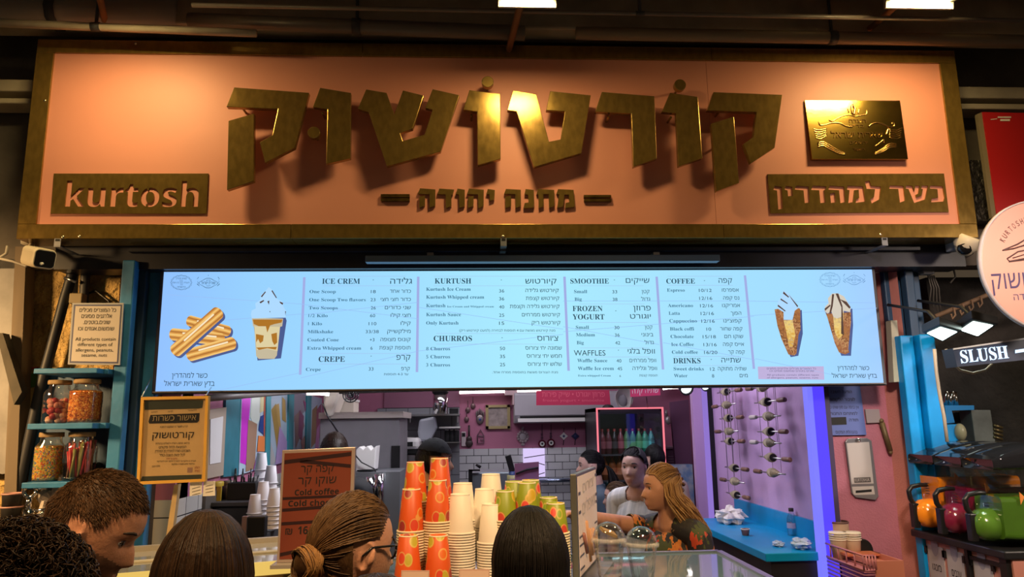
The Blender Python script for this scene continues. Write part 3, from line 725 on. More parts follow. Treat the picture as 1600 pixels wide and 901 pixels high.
# sundae cup
S=Sec(4.504,240,415)
c=MB(); W_=emis('cream_white',(.42,.70,1.0),1.0); CR=emis('cup_cream',(.72,.62,.36),1.0); CA=emis('caramel',(.42,.17,.02),1.0); DK=emis('syrup_dark',(.08,.04,.03),1.0); CB=emis('cup_beige',(.55,.48,.33),1.0)
xy=lambda l:[S.xy(*p) for p in l]
flat(c,[(x+2.5,y+2.5) for x,y in xy([(695,330),(910,330),(925,375),(885,640),(720,655),(690,375)])],0,.0013)
flat(c,xy([(690,365),(912,372),(905,425),(890,430),(868,630),(850,655),(740,655),(722,635),(708,430),(700,425)]),3,.0018)
flat(c,xy([(685,340),(690,315),(720,300),(715,265),(750,240),(755,205),(785,180),(810,150),(830,165),(850,205),(870,235),(905,250),(915,290),(932,320),(928,365),(690,370)]),1,.002)
flat(c,xy([(708,425),(890,430),(872,600),(800,585),(725,592)]),2,.0022)
for pl in ([(698,378),(908,378),(900,400),(850,410),(820,420),(800,470),(790,425),(740,425),(705,410)],[(720,480),(775,490),(770,530),(750,545),(735,515),(722,540)],[(828,480),(868,470),(870,540),(850,558),(835,530)],[(722,575),(868,570),(860,590),(800,580),(740,592)]): flat(c,xy(pl),4,.0025)
for pl in ([(755,215),(785,180),(790,185),(762,222)],[(835,170),(868,225),(862,228),(830,178)],[(745,255),(775,240),(778,248),(752,265)],[(800,250),(815,245),(812,275)],[(885,250),(912,262),(908,275),(890,262)],[(925,320),(932,320),(928,350)],[(815,320),(822,318),(820,330)]): flat(c,xy(pl),5,.0025)
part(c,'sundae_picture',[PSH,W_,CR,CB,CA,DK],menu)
# two filled chimney cones
S=Sec(4.62,1180,415); xy=lambda l:[S.xy(*p) for p in l]
WAF=pm_('cone_print',[(0,(.16,.05,.02)),(.4,(.42,.17,.05)),(.7,(.30,.10,.04)),(1,(.58,.30,.12))],(1,0,1),7,1.6,55); NUT=pm_('filling_print',[(0,(.65,.32,.03)),(.5,(.85,.62,.2)),(1,(.55,.38,.2))],(0,0,1),6,1.5,90)
c=MB()
flat(c,[(x+2.5,y+2) for x,y in xy([(140,320),(325,310),(332,480),(300,640),(245,650),(180,520)])],0,.0013)
flat(c,xy([(140,315),(165,310),(205,335),(270,335),(300,300),(325,310),(328,460),(312,500),(298,635),(280,648),(240,640),(190,530),(160,430)]),2,.0018)
flat(c,xy([(205,395),(270,390),(290,500),(272,585),(245,590),(225,480)]),3,.0022)
flat(c,xy([(165,310),(160,270),(190,215),(200,180),(215,180),(245,205),(280,240),(300,280),(318,300),(285,325),(270,390),(205,390),(205,335)]),1,.0024)
for pl in ([(185,235),(235,270),(232,276),(182,245)],[(205,185),(245,225),(240,230),(200,200)],[(165,280),(220,325),(215,330),(162,292)],[(240,205),(310,290),(305,300),(262,240)]): flat(c,xy(pl),4,.0027)
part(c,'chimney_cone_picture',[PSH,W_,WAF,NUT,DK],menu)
c=MB()
flat(c,[(x+2.5,y+2) for x,y in xy([(495,310),(690,300),(695,420),(680,640),(610,640),(550,490)])],0,.0013)
flat(c,xy([(500,320),(515,345),(690,335),(692,400),(672,600),(680,625),(650,640),(605,625),(575,560),(520,370)]),2,.0018)
flat(c,xy([(560,330),(640,330),(630,500),(600,535),(572,470)]),3,.0021)
flat(c,xy([(500,320),(505,295),(530,270),(525,235),(555,200),(595,198),(640,220),(665,260),(690,300),(685,335),(640,325),(620,370),(590,380),(565,370),(550,330),(520,345)]),1,.0024)
for pl in ([(555,205),(570,205),(560,290),(545,350),(535,340),(548,280)],[(580,200),(600,200),(630,290),(640,500),(620,490),(622,300)],[(500,310),(540,280),(545,288),(505,325)],[(610,240),(660,260),(690,300),(680,310),(640,270)]): flat(c,xy(pl),4,.0027)
part(c,'dipped_cone_picture',[PSH,emis('vanilla',(.66,.60,.50),1.0),WAF,NUT,DK],menu)
# ================================================================ inside the shop
def W(name,label,cat,px,py,Y,group=None): return wthing(name,label,cat,tuple(at(px,py,Y)),group)
def fbox(mb,px0,py0,px1,py1,Y,dep,mi=0):
    a=at(px0,py1,Y); b_=at(px1,py0,Y); return mb.box((min(a.x,b_.x),Y,a.z),(max(a.x,b_.x),Y+dep,b_.z),mi)
def simple(name,label,cat,mb,m,group=None,**k):
    o=mb.build(name,m,**k); return tag(o,label,cat,group)
def quad(mb,c4,Y,mi=0,th=None):
    p=[at(x,y,Y) for x,y in c4]
    if th: mb.prism(p,(0,th,0),mi)
    else: mb.add(p,[tuple(range(len(p)))[::-1]],mi)
def label_text(mb,s,px0,px1,py,hpx,Y,mi=0,off=0,lift=.001,dy=0):
    D=Y-CAM.y; text_on(mb,s,at(px0,py,Y-lift),at(px1,py+dy,Y-lift),hpx/F_PX*D,(0,0,1),(0,-1,0),0,mi=mi,off=off)

# LED strips under the shop ceiling edge
LEDW=emis('led_strip_light',(1.0,.88,.82),7.0)
def led(px0,py0,px1,py1,Y,label):
    a=at(px0,py0,Y); b_=at(px1,py1,Y); t=wthing('led_strip',label,'light strip',tuple(a))
    m=MB(); m.tube([a,b_],.012,6); part(m,'diffuser',LEDW,t)
    m=MB(); m.box((min(a.x,b_.x),Y+.01,min(a.z,b_.z)-.005),(max(a.x,b_.x),Y+.03,max(a.z,b_.z)+.03)); m.box(((a.x+b_.x)/2-.01,Y+.01,max(a.z,b_.z)),((a.x+b_.x)/2+.01,Y+.03,ICZ)); part(m,'channel',WHITE,t); return t
led(718,613,845,610,BY-.14,'bright strip light on the back wall above the air conditioner')
led(1036,607,1065,602,BY-.3,'short bright strip light beside the pink drinks sign')
led(478,611,514,616,2.1,'bright strip light over the posters on the left wall')
led(533,626,543,628,2.9,'small bright strip light behind the cream box on the grey freezer')
# lit violet strips on the right-hand side wall
VIO=emis('violet_led',(.085,.05,1.0),1.05); VIO2=emis('pale_violet_led',(.38,.24,.85),.7); VIO3=emis('light_violet_led',(.20,.20,1.0),1.0)
t=wthing('led_column','bright violet blue light column at the mouth of the lilac wall','light strip',(RX,.40,0))
a0=at(1262,600,.40).x; a1=at(1287,600,.40).x
m=MB(); m.box((RX-.112,.36,.0),(RX-.055,.42,2.5)); part(m,'bright_side',VIO,t)
m=MB(); m.box((RX-.138,.365,.0),(RX-.112,.42,2.5)); part(m,'pale_side',VIO3,t)
m=MB(); m.box((RX-.055,.36,0),(RX-.03,.425,2.5)); part(m,'back_channel',mat('violet_channel',(.06,.045,.12),.5),t)
t=wthing('light_column','pale lilac glowing corner column behind the blonde woman','light strip',(RX,2.3,0))
m=MB(); m.box((at(1085,700,2.32).x,2.30,0),(at(1100,700,2.32).x,2.36,2.55)); part(m,'pale_side',mat('lilac_post',(.55,.35,.62),.5),t)
m=MB(); m.box((at(1100,700,2.32).x,2.29,0),(at(1108,700,2.32).x,2.33,2.55)); part(m,'glowing_side',VIO2,t)
m=MB(); m.box((at(1108,700,2.32).x,2.295,0),(RX,2.36,2.55)); part(m,'dark_seam',BLACK,t)

# ---- left wall: framed paper, posters on teal panels
TEAL=mat('teal_painted_panel',(.03,.17,.22),.5,0,var=.1)
def wq(mb,c,X,mi=0,th=.012):
    p=[atx(x,y,X) for x,y in c]; mb.prism(p,(-th,0,0),mi)
def wflat(mb,c,X,mi): p=[atx(x,y,X) for x,y in c]; mb.add(p,[tuple(range(len(p)))],mi)
PX=LX+.02
def poster(label,c4,shapes,edge=None):
    t=wthing('poster',label,'poster',tuple(atx(c4[3][0],c4[3][1],PX)))
    m=MB(); wq(m,c4,PX,0,.012); part(m,'sheet',mat('poster_pale_blue',(.42,.55,.66),.35),t)
    m=MB(); cols=[]
    for i,(pts,col) in enumerate(shapes):
        k='poster_ink_%d%d%d'%tuple(int(99*c) for c in col)
        mm=mat(k,col,.35)
        if mm not in cols: cols.append(mm)
        wflat(m,pts,PX+.001+.0006*i,cols.index(mm))
    part(m,'print',cols,t); return t
m=MB(); wq(m,[(354,604),(378,604),(374,742),(349,745)],PX-.004,0,.014); simple('wall_panel','dark teal panel between the framed paper and the magenta poster','panel',m,TEAL)
poster('poster of a tall filled chimney cone on magenta and orange',[(378,604),(417,604),(416,729),(373,742)],
  [([(379,604),(393,604),(384,726),(375,722)],(.55,.03,.55)),([(394,610),(408,608),(406,655),(398,668),(391,650)],(.60,.66,.60)),([(388,655),(402,662),(398,732),(384,737)],(.33,.20,.13)),
   ([(408,604),(417,604),(416,640),(406,645)],(.60,.55,.30)),([(407,650),(417,645),(416,682),(404,672)],(.02,.06,.25)),([(413,610),(417,608),(417,690),(412,680)],(.6,.10,.05)),([(404,680),(416,682),(415,705),(402,705)],(.75,.22,.06)),([(398,725),(404,705),(412,728),(396,735)],(.5,.03,.5))])
poster('poster of golden churros with a lilac napkin on pale blue',[(424,606),(452,608),(450,720),(422,728)],
  [([(424,640),(431,630),(440,700),(436,722)],(.42,.28,.07)),([(431,632),(436,630),(440,680),(437,690)],(.50,.34,.10)),([(441,620),(446,625),(447,660),(441,655)],(.45,.30,.08)),([(437,665),(449,690),(449,720),(430,726)],(.46,.33,.62)),([(423,690),(431,720),(426,727),(422,727)],(.5,.5,.5))])
poster('poster of sliced waffles on a grey plate',[(460,612),(480,615),(478,712),(457,718)],
  [([(460,614),(480,616),(479,640),(458,660)],(.28,.27,.33)),([(460,650),(470,640),(476,665),(462,700)],(.30,.22,.20)),([(468,640),(475,650),(472,690),(466,680)],(.24,.10,.18)),([(470,690),(476,680),(478,700),(474,710)],(.40,.24,.20)),([(474,625),(480,630),(479,650)],(.34,.08,.2))])
poster('narrow poster of a crepe nearest the grey freezer',[(487,618),(503,622),(501,700),(485,708)],
  [([(488,640),(496,632),(494,690),(486,700)],(.28,.20,.10)),([(495,640),(502,630),(501,690),(494,670)],(.30,.10,.16)),([(495,670),(500,660),(498,700),(492,702)],(.45,.22,.42))])
for k,(a_,b_) in enumerate((((417,604),(424,606)),((452,608),(460,612)),((480,615),(487,618)))):
    yb=[729,719,711][k]
    m=MB(); wq(m,[a_,b_,(b_[0]-2,yb-2),(a_[0]-2,yb)],PX+.012,0,.03)
    simple('poster_divider',['teal strip between the magenta poster and the churros poster','teal strip between the churros poster and the waffle poster','teal strip between the waffle poster and the crepe poster'][k],'strip',m,mat('bright_teal',(.05,.30,.36),.4))
t=wthing('framed_paper','white paper in a beige frame beside the gold certificate','picture',tuple(atx(330,740,PX)))
m=MB(); wq(m,[(326,640),(354,636),(349,742),(322,748)],PX,0,.02); part(m,'frame',mat('beige_frame',(.42,.34,.26),.5),t)
m=MB(); wq(m,[(329,655),(349,650),(345,722),(328,725)],PX+.004,0,.004); part(m,'paper',PAPERW,t)

# ---- big grey freezer at the end of the left wall, with things on top
FY=2.25
t=W('freezer','big plain grey freezer cabinet behind the orange coffee board','freezer',560,901,FY); 
m=MB(); a=at(500,654,FY); b_=at(624,654,FY); m.box((a.x,FY,0.02),(b_.x,FY+.7,a.z)); part(m,'body',mat('grey_freezer_steel',(.21,.20,.215),.5,0,var=.05),t,bevel=.008)
m=MB(); a2=at(498,643,FY-.03); m.box((a2.x,FY-.03,a.z),(at(630,650,FY-.03).x,FY+.7,a.z+.045)); part(m,'top_board',mat('cream_board',(.48,.42,.38),.5),t)
m=MB(); fbox(m,610,696,625,800,FY-.012,.012); part(m,'door_edge',BLACK,t)
t=W('white_cabinet_box','cream box standing on top of the grey freezer','box',540,644,2.45)
m=MB(); fbox(m,530,626,553,644,2.45,.25); part(m,'body',mat('cream_box',(.62,.55,.47),.5),t,bevel=.004)
m=MB(); fbox(m,529,623,554,627,2.44,.27); part(m,'lid',OFFW,t)
t=W('ventilation_hood','rounded cream ventilation hood hanging above the crepe poster','hood',518,650,2.2)
m=MB(); pr=[at(*p,2.15) for p in ((504,604),(532,604),(529,620),(522,640),(516,652),(506,648))]; m.prism(pr,(0,.3,0)); part(m,'shell',mat('cream_hood',(.62,.56,.48),.5),t,bevel=.02)
m=MB(); m.tube([at(504,630,2.12),at(512,650,2.12),at(530,678,2.12)],.006,6); part(m,'cable',BLACK,t)
def spot(px,py,Y,label,tilt=.4,r=.045):
    t=wthing('spotlight',label,'spotlight',tuple(at(px,py,Y))); p=at(px,py,Y)
    mt=Matrix.Translation(p)@Euler((tilt,.0,0)).to_matrix().to_4x4()@Matrix.Rotation(PI/2,4,'X')
    m=MB(); m.lathe([(.0001,-.09),(r*.8,-.09),(r,-.02),(r,.02),(r*.85,.02),(r*.8,.0)],16,0,mt); part(m,'can',BLACK,t)
    m=MB(); m.lathe([(.0001,.003),(r*.8,.003)],16,0,mt); part(m,'lens',emis('spot_lens',(.9,.95,1),3.0),t)
    m=MB(); m.tube([p+Vector((0,.05,.02)),Vector((p.x,p.y+.05,ICZ))],.008,6); part(m,'stem',BLACK,t); return t
t=spot(1072,606,1.6,'black spotlight with a lit lens above the lilac column'); t2=spot(1102,603,1.5,'smaller lit spotlight right of the larger one above the lilac wall',r=.03)
p=at(548,616,1.6); t=wthing('ceiling_fan','small round black fan under the menu board above the freezer','fan',tuple(p))
m=MB(); 
for r_ in (.02,.035,.05): m.tube([p+Vector((r_*math.cos(2*PI*k/20),0,r_*math.sin(2*PI*k/20))) for k in range(21)],.004,6)
for k in range(8): m.tube([p,p+Vector((.05*math.cos(k*PI/4),0,.05*math.sin(k*PI/4)))],.003,5)
part(m,'cage',BLACK,t); m=MB(); m.tube([p+Vector((0,.03,0)),Vector((p.x,p.y+.03,ICZ))],.008,6); m.tube([p,p+Vector((0,.035,0))],.015,8); part(m,'stem',BLACK,t)
# rail under the menu board
m=MB(); m.tube([at(322,622,.45),at(385,617,.9),at(520,606,1.8)],.018,8); m.tube([at(385,617,.9),Vector((at(385,617,.9).x,.9,ICZ))],.008,6); m.tube([at(500,608,1.7),Vector((at(500,608,1.7).x,1.7,ICZ))],.008,6); t=simple('hanging_rail','thin grey rail running from the certificate towards the freezer','rail',m,mat('grey_rail',(.25,.22,.2),.4))
m=MB(); m.tube([at(530,612,2.0),at(700,607,2.0)],.015,8); simple('ceiling_track','dark lighting track just under the menu board','track',m,BLACK)

# ---- kitchen niche between the freezer and the pink wall
KY=BY-.03
m=MB(); fbox(m,585,636,718,901,KY,.03); struct('trim_13',m,tiles('grey_kitchen_tile',(.24,.25,.27),(.06,.06,.07),.2,.2))
m=MB(); fbox(m,600,600,718,637,KY,.03); struct('trim_14',m,mat('dull_plum_paint',(.26,.10,.16),.6))
t=W('kitchen_shelf','steel shelf with bottles in the kitchen niche','shelf',670,650,3.3)
m=MB(); fbox(m,632,646,718,650,3.28,.3); part(m,'board',STEEL,t); m=MB(); fbox(m,640,650,642,660,3.3,.25); fbox(m,714,650,716,660,3.3,.25); part(m,'bracket',STEEL,t)
m=MB(); fbox(m,686,666,719,669,3.28,.3); part(m,'board',OFFW,t); m=MB(); fbox(m,680,690,719,692,3.28,.3); part(m,'board',STEEL,t)
t=W('duct_pipe','shiny steel duct standing over the kitchen shelf','pipe',690,647,3.15); m=MB(); p=at(688,646,3.2); m.tube([p,at(688,614,3.2)],.065,16); part(m,'pipe',CHROME,t); m=MB(); m.tube([at(688,614,3.2),at(688,607,3.2)],.07,16); part(m,'cap',BLACK,t)
m=MB(); fbox(m,702,637,716,646,3.35,.12); simple('scale','black kitchen scale on the steel shelf beside the duct','scale',m,BLACK,bevel=.004)
def jar(px,py,Y,h,r,label,m_body=None,group=None):
    p=at(px,py,Y); t=thing('pot',label,'pot',tuple(p),0,group); m=MB(); m.lathe([(.0001,0),(r,0),(r,h*.85),(r*.8,h*.9),(.0001,h*.9)],16); part(m,'body',m_body or MATTEB,t); m=MB(); m.lathe([(.0001,h*.9),(r*.85,h*.9),(r*.8,h),(.0001,h)],16); part(m,'lid',CHROME,t); return t
for k,x in enumerate((699,706,713)): jar(x,690,3.35,.11,.025,'dark jar with steel lid in the row on the lower kitchen shelf',group='jars on the lower kitchen shelf')
m=MB(); pp=[at(*q,3.25) for q in ((655,655),(680,650),(683,668),(672,690),(655,690),(652,675))]; m.prism(pp,(0,.12,0)); simple('plastic_bag','grey plastic bag hanging under the kitchen shelf','bag',m,mat('grey_bag',(.35,.37,.42),.35),bevel=.02)
t=W('ice_cream_machine','white and steel soft ice cream machine beside the freezer','machine',640,901,3.0)
m=MB(); fbox(m,624,684,655,703,3.0,.45); part(m,'hood',WHITE,t,bevel=.03); m=MB(); fbox(m,624,703,655,709,2.99,.45); part(m,'band',BLACK,t); m=MB(); a=at(624,709,3.02);b_=at(655,709,3.02); m.box((a.x,3.02,0),(b_.x,3.45,a.z)); part(m,'body',STEEL,t,bevel=.01)
m=MB(); fbox(m,634,690,645,697,2.998,.004); part(m,'emblem',MATTEB,t)
t=W('white_box','crumpled white box with a cable by the freezer','box',570,737,1.9)
m=MB(); pp=[at(*q,1.8) for q in ((556,703),(562,697),(568,702),(574,696),(580,703),(588,696),(585,734),(556,736))]; m.prism(pp,(0,.2,0)); part(m,'body',PAPERW,t,bevel=.006); m=MB(); m.tube([at(550,705,1.78),at(565,722,1.78),at(585,732,1.78),at(590,745,1.78)],.005,6); m.tube([at(558,735,1.78),at(590,733,1.78)],.005,6); part(m,'cable',BLACK,t)
t=W('steel_counter','steel work counter under the white box','counter',580,901,1.8); m=MB(); a=at(556,738,1.75); b_=at(625,738,1.75); m.box((a.x,1.75,0),(b_.x,2.2,a.z)); part(m,'body',mat('dull_steel',(.25,.26,.28),.4,.6),t)
m=MB(); m.tube([at(578,744,1.7),at(578,780,1.7)],.03,12); m.tube([at(592,740,1.7),at(592,790,1.7)],.035,12); part(m,'canister',CHROME,t)

# ---- pink back wall: amulets, picture, air conditioner
def wthing_at(name,label,cat,px,py,group=None): return W(name,label,cat,px,py,BY,group)
t=wthing_at('picture_frame','square gold framed picture on the pink back wall','picture',778,670)
m=MB()
for q in ((759,632,797,636.5),(759,665,797,670),(759,632,763,670),(793,632,797,670)): fbox(m,*q,BY-.03,.03)
part(m,'frame',mat('pale_gold_frame',(.50,.40,.20),.35,.6),t); m=MB(); fbox(m,763,636,793,666,BY-.012,.012); part(m,'picture',mat('grey_relief',(.30,.25,.24),.5,0,var=.3,vscale=18),t)
t=wthing_at('hamsa_amulet','metal hand shaped amulet beside the gold picture','amulet',750,665)
m=MB(); p=at(750,655,BY-.02)
m.ell(p,(.035,.012,.045),16,10); 
for k in range(5): x=-.032+.016*k; m.ell(p+Vector((x,0,.05+.012*(2-abs(k-2)))),(.0075,.008,.03),10,8)
part(m,'hand',mat('grey_pewter',(.22,.18,.18),.4,.7),t); m=MB(); m.ell(p+Vector((0,-.012,0)),(.012,.004,.012),12,8); part(m,'eye',mat('amulet_blue',(.04,.06,.2),.3),t)
def charm(px,py,label,r=.022):
    t=wthing_at('charm',label,'charm',px,py); m=MB(); p=at(px,py,BY-.015); m.ell(p,(r,.01,r*1.2),12,8); m.tube([p+Vector((0,0,r)),p+Vector((0,0,r+.06))],.003,6); part(m,'pendant',mat('dark_bronze',(.16,.10,.10),.4,.6),t)
charm(731,640,'small dark charm at the left end of the pink back wall'); charm(739,634,'small dark charm nearest the strip light, left of the gold picture'); charm(729,655,'lowest small dark charm above the toy violin')
t=wthing_at('violin_ornament','dark toy violin hanging on the pink back wall','ornament',733,697); m=MB(); p=at(733,689,BY-.02); m.ell(p+Vector((0,0,-.02)),(.035,.012,.035),14,8); m.ell(p+Vector((0,0,.02)),(.027,.012,.028),14,8); part(m,'body',mat('dark_violin',(.05,.03,.03),.4),t); m=MB(); m.tube([p,at(733,664,BY-.02)],.008,8); part(m,'neck',BLACK,t)
t=wthing_at('remote_control','white remote control in a wall holder','remote',724,697); m=MB(); fbox(m,721,674,728,697,BY-.02,.02); part(m,'body',mat('pinkish_white',(.55,.46,.48),.5),t,bevel=.004); m=MB(); fbox(m,722,676,727,682,BY-.022,.002); part(m,'screen',BLACK,t)
t=wthing_at('house_ornament','wire house shaped ornament below the metal hand','ornament',751,692); m=MB(); m.tube([at(*q,BY-.015) for q in ((746,692),(746,680),(751,671),(756,680),(756,692),(746,692))],.005,6); m.tube([at(*q,BY-.015) for q in ((746,681),(756,681),(756,687),(750,687))],.005,6); part(m,'wire',mat('dark_wire',(.12,.07,.09),.5),t)
t=wthing_at('wreath_ornament','pale floral wreath ornament on the pink back wall','ornament',817,695); m=MB(); p=at(817,682,BY-.02)
for k in range(12): a=2*PI*k/12; m.ell(p+Vector((.045*math.cos(a),0,.045*math.sin(a))),(.014,.01,.014),8,6)
part(m,'flowers',mat('pale_flowers',(.38,.30,.32),.6,0,var=.3,vscale=30),t); m=MB(); m.ell(p,(.033,.008,.033),16,8); part(m,'mirror',mat('pale_mirror',(.42,.38,.40),.3),t)
m=MB(); m.ell(at(817,694,BY-.02),(.02,.008,.012),10,6); m.tube([at(816,672,BY-.02),at(817,666,BY-.02)],.012,8); part(m,'ribbon',mat('pale_flowers',(.38,.30,.32)),t)
def eye(px,py,top,label,red=True):
    t=wthing_at('evil_eye_pendant',label,'pendant',px,py); p=at(px,py,BY-.02); m=MB(); mt=Matrix.Translation(p)@Matrix.Rotation(PI/2,4,'X')
    m.lathe([(.0001,-.01),(.036,-.01),(.036,.01),(.0001,.012)],20,0,mt); part(m,'disc',mat('dark_red_glass',(.16,.02,.04),.2),t)
    m=MB(); m.lathe([(.0001,.014),(.022,.013)],20,0,mt); part(m,'white_ring',PAPERW,t); m=MB(); m.lathe([(.0001,.016),(.010,.015)],16,0,mt); part(m,'pupil',INK,t)
    m=MB(); m.tube([p+Vector((0,0,.035)),at(px,top,BY-.01)],.004,6); m.ell(p+Vector((0,0,.055)),(.012,.012,.012),10,8); m.ell(p+Vector((0,0,.085)),(.01,.01,.01),10,8); part(m,'beaded_cord',mat('bead_cord',(.14,.06,.10),.5),t)
eye(847,693,662,'left of the two dark red eye pendants under the air conditioner'); eye(861,691.5,662,'right of the two dark red eye pendants under the air conditioner')
def diamond(px,py,m_,label):
    t=wthing_at('eye_amulet',label,'amulet',px,py); m=MB(); pp=[at(px+6.5*math.cos(a)*(1 if k%2==0 else .62),py-6*math.sin(a)*(1 if k%2==0 else .72),BY-.018) for k,a in enumerate([i*PI/4 for i in range(8)])]; m.prism(pp,(0,.012,0)); part(m,'plate',m_,t); m=MB(); m.ell(at(px,py,BY-.02),(.011,.005,.011),12,8); part(m,'pupil',mat('amulet_blue',(.04,.06,.2)),t); m=MB(); m.tube([at(px,py-6,BY-.012),at(px,py-13,BY-.012)],.003,6); m.tube([at(px,py+6,BY-.012),at(px-1,py+14,BY-.012)],.003,6); part(m,'tassel',INK,t)
diamond(881,681,PAPERW,'white eye shaped amulet between the red pendants and the drinks fridge'); diamond(899,681,mat('deep_blue',(.03,.03,.10),.3),'dark blue eye shaped amulet nearest the drinks fridge')
t=wthing_at('air_conditioner','long white air conditioner high on the pink back wall','air conditioner',880,661); AY=BY-.22
a=at(804,661,AY); z1=at(804,612,AY).z; m=MB(); m.prism([(a.x,AY,z1-.02),(a.x,AY-.0,a.z+.07),(a.x,AY+.05,a.z),(a.x,BY,a.z),(a.x,BY,z1),(a.x,AY+.03,z1)],(1.0,0,0)); part(m,'body',mat('white_ac_case',(.42,.40,.44),.4),t,bevel=.008)
m=MB(); m.box((a.x+.05,AY-.003,a.z+.045),(a.x+.95,AY+.02,a.z+.062)); part(m,'air_slot',BLACK,t); m=MB(); m.box((a.x+.03,AY-.012,a.z+.01),(a.x+.97,AY+.03,a.z+.042)); part(m,'flap',WHITE,t); m=MB(); m.box((a.x+.43,AY-.003,a.z+.17),(a.x+.47,AY,a.z+.18)); part(m,'badge',MATTEB,t)
t=wthing_at('duct_cover','pink duct cover left of the air conditioner','duct',801,632); m=MB(); fbox(m,789,606,808,617,BY-.2,.2); fbox(m,801,617,808,632,BY-.2,.2); part(m,'cover',mat('pale_pink_cover',(.58,.40,.42),.5),t)
RED=mat('crimson_banner',(.42,.02,.07),.5); REDD=mat('crimson_ink',(.62,.10,.16),.5)
t=W('banner','long crimson banner hanging over the air conditioner','banner',895,633,3.0); m=MB(); quad(m,[(838,610),(952,609),(954,632),(838,633)],3.0,0,.006); part(m,'sheet',RED,t)
m=MB(); label_text(m,heb('פרוזן יוגורט • שייק פירות'),847,945,619.5,7,3.0,0,.01); label_text(m,'frozen yogurt • smoothie',848,944,627,4,3.0); part(m,'lettering',REDD,t)
t=W('drinks_sign','small pink sign reading soft drinks above the fridge','sign',1008,619,2.4); m=MB(); quad(m,[(985,604),(1031,603),(1032,617),(985,620)],2.4,0,.006); part(m,'sheet',mat('hot_pink_sheet',(.62,.05,.14),.5),t); m=MB(); label_text(m,heb('שתיה קלה'),988,1029,614.5,8,2.4,0,.012,dy=-1.5); part(m,'lettering',PAPERW,t); m=MB(); m.tube([at(988,620,2.42),at(985,636,2.6)],.003,5); m.tube([at(1010,620,2.42),at(1012,636,2.6)],.003,5); part(m,'wire',BLACK,t)
t=W('serving_dish','beige oval dish standing on top of the drinks fridge','dish',972,637,2.95); p=at(972,622,2.95); mt=Matrix.Translation(p)@Euler((0,0,.3)).to_matrix().to_4x4()@Matrix.Rotation(PI/2,4,'X'); mt=mt@Matrix.Diagonal((1,1.12,1,1)); m=MB(); m.lathe([(.0001,-.01),(.05,-.01),(.082,.03),(.085,.04),(.078,.035),(.045,0),(.0001,0)],24,0,mt); part(m,'plate',mat('beige_dish',(.40,.36,.33),.5),t); m=MB(); m.ell(p+Vector((0,-.01,-.02)),(.04,.02,.055),14,10); part(m,'inner_cushion',mat('grey_felt',(.22,.21,.22),.8),t)
m=MB(); m.ell(at(950,637,2.95),(.05,.05,.03),14,8); simple('black_bowl','upturned black bowl on the left end of the drinks fridge','bowl',m,MATTEB)
# ---- drinks fridge with lit pink edge
GY=2.62
t=W('drinks_fridge','tall black drinks fridge with a glowing pink edge','fridge',986,901,GY)
a=at(931,637,GY); b_=at(1036,637,GY); gx0,gx1,gz=a.x,b_.x,a.z
m=MB(); th=.03; m.box((gx0,GY,0.03),(gx0+th,GY+.6,gz)); m.box((gx1-th,GY,.03),(gx1,GY+.6,gz)); m.box((gx0,GY,gz-th),(gx1,GY+.6,gz)); m.box((gx0,GY,.03),(gx1,GY+.6,.2)); m.box((gx0,GY+.56,.03),(gx1,GY+.6,gz)); part(m,'cabinet',mat('fridge_black',(.02,.018,.022),.4),t)
PKL=emis('pink_edge_light',(1.0,.22,.28),1.0)
m=MB(); e_=.013; m.box((gx0,GY-.012,.05),(gx0+e_,GY,gz)); m.box((gx1-e_,GY-.012,.05),(gx1,GY,gz)); m.box((gx0,GY-.012,gz-e_),(gx1,GY,gz)); part(m,'light_edge',PKL,t)
m=MB(); 
for k in range(14): m.box((gx1-.11,GY-.004,at(0,705,GY).z-.14+k*.012),(gx1-.07,GY-.002,at(0,705,GY).z-.135+k*.012))
m.box((gx0+.03,GY-.006,gz-.05),(gx1-.03,GY,gz-.03)); part(m,'door_trim',BLACK,t)
m=MB(); m.box((gx0+.03,GY-.001,.2),(gx1-.03,GY+.003,gz-.03)); part(m,'door_glass',glass('fridge_glass',(.85,.88,.88),.03,.95,.2),t)
sz=[at(985,708,GY+.2).z, at(985,748,GY+.2).z, at(985,790,GY+.2).z]
for z in sz: m=MB(); m.box((gx0+th,GY+.06,z-.012),(gx1-th,GY+.55,z)); part(m,'shelf',mat('fridge_shelf',(.1,.1,.11),.4),t)
m=MB(); m.box((gx0+.1,GY+.03,gz-.045),(gx1-.1,GY+.06,gz-.033)); part(m,'inner_lamp',emis('fridge_lamp',(.6,.9,1.0),7.0),t)
def bottle(x,y,z,h,r,col,label,group,cap=None):
    t=thing('drink_bottle',label,'bottle',(x,y,z),0,group)
    m=MB(); m.lathe([(.0001,0),(r,0),(r,h*.58),(r*.75,h*.72),(r*.35,h*.85),(r*.35,h*.93),(.0001,h*.93)],14); part(m,'body',mat('drink_%d%d%d'%tuple(int(c*99) for c in col),col,.12,0,coat=.5),t)
    m=MB(); m.lathe([(r*.4,h*.9),(r*.4,h),(.0001,h)],10); part(m,'cap',cap or mat('cap_red',(.3,.02,.02),.4),t); m=MB(); m.lathe([(r*1.01,h*.22),(r*1.01,h*.5)],14); part(m,'label',mat('label_%d%d'%(int(col[0]*99),int(col[1]*99)),tuple(min(1,c*1.8+.05) for c in col),.4),t); return t
iw=gx1-gx0-2*th
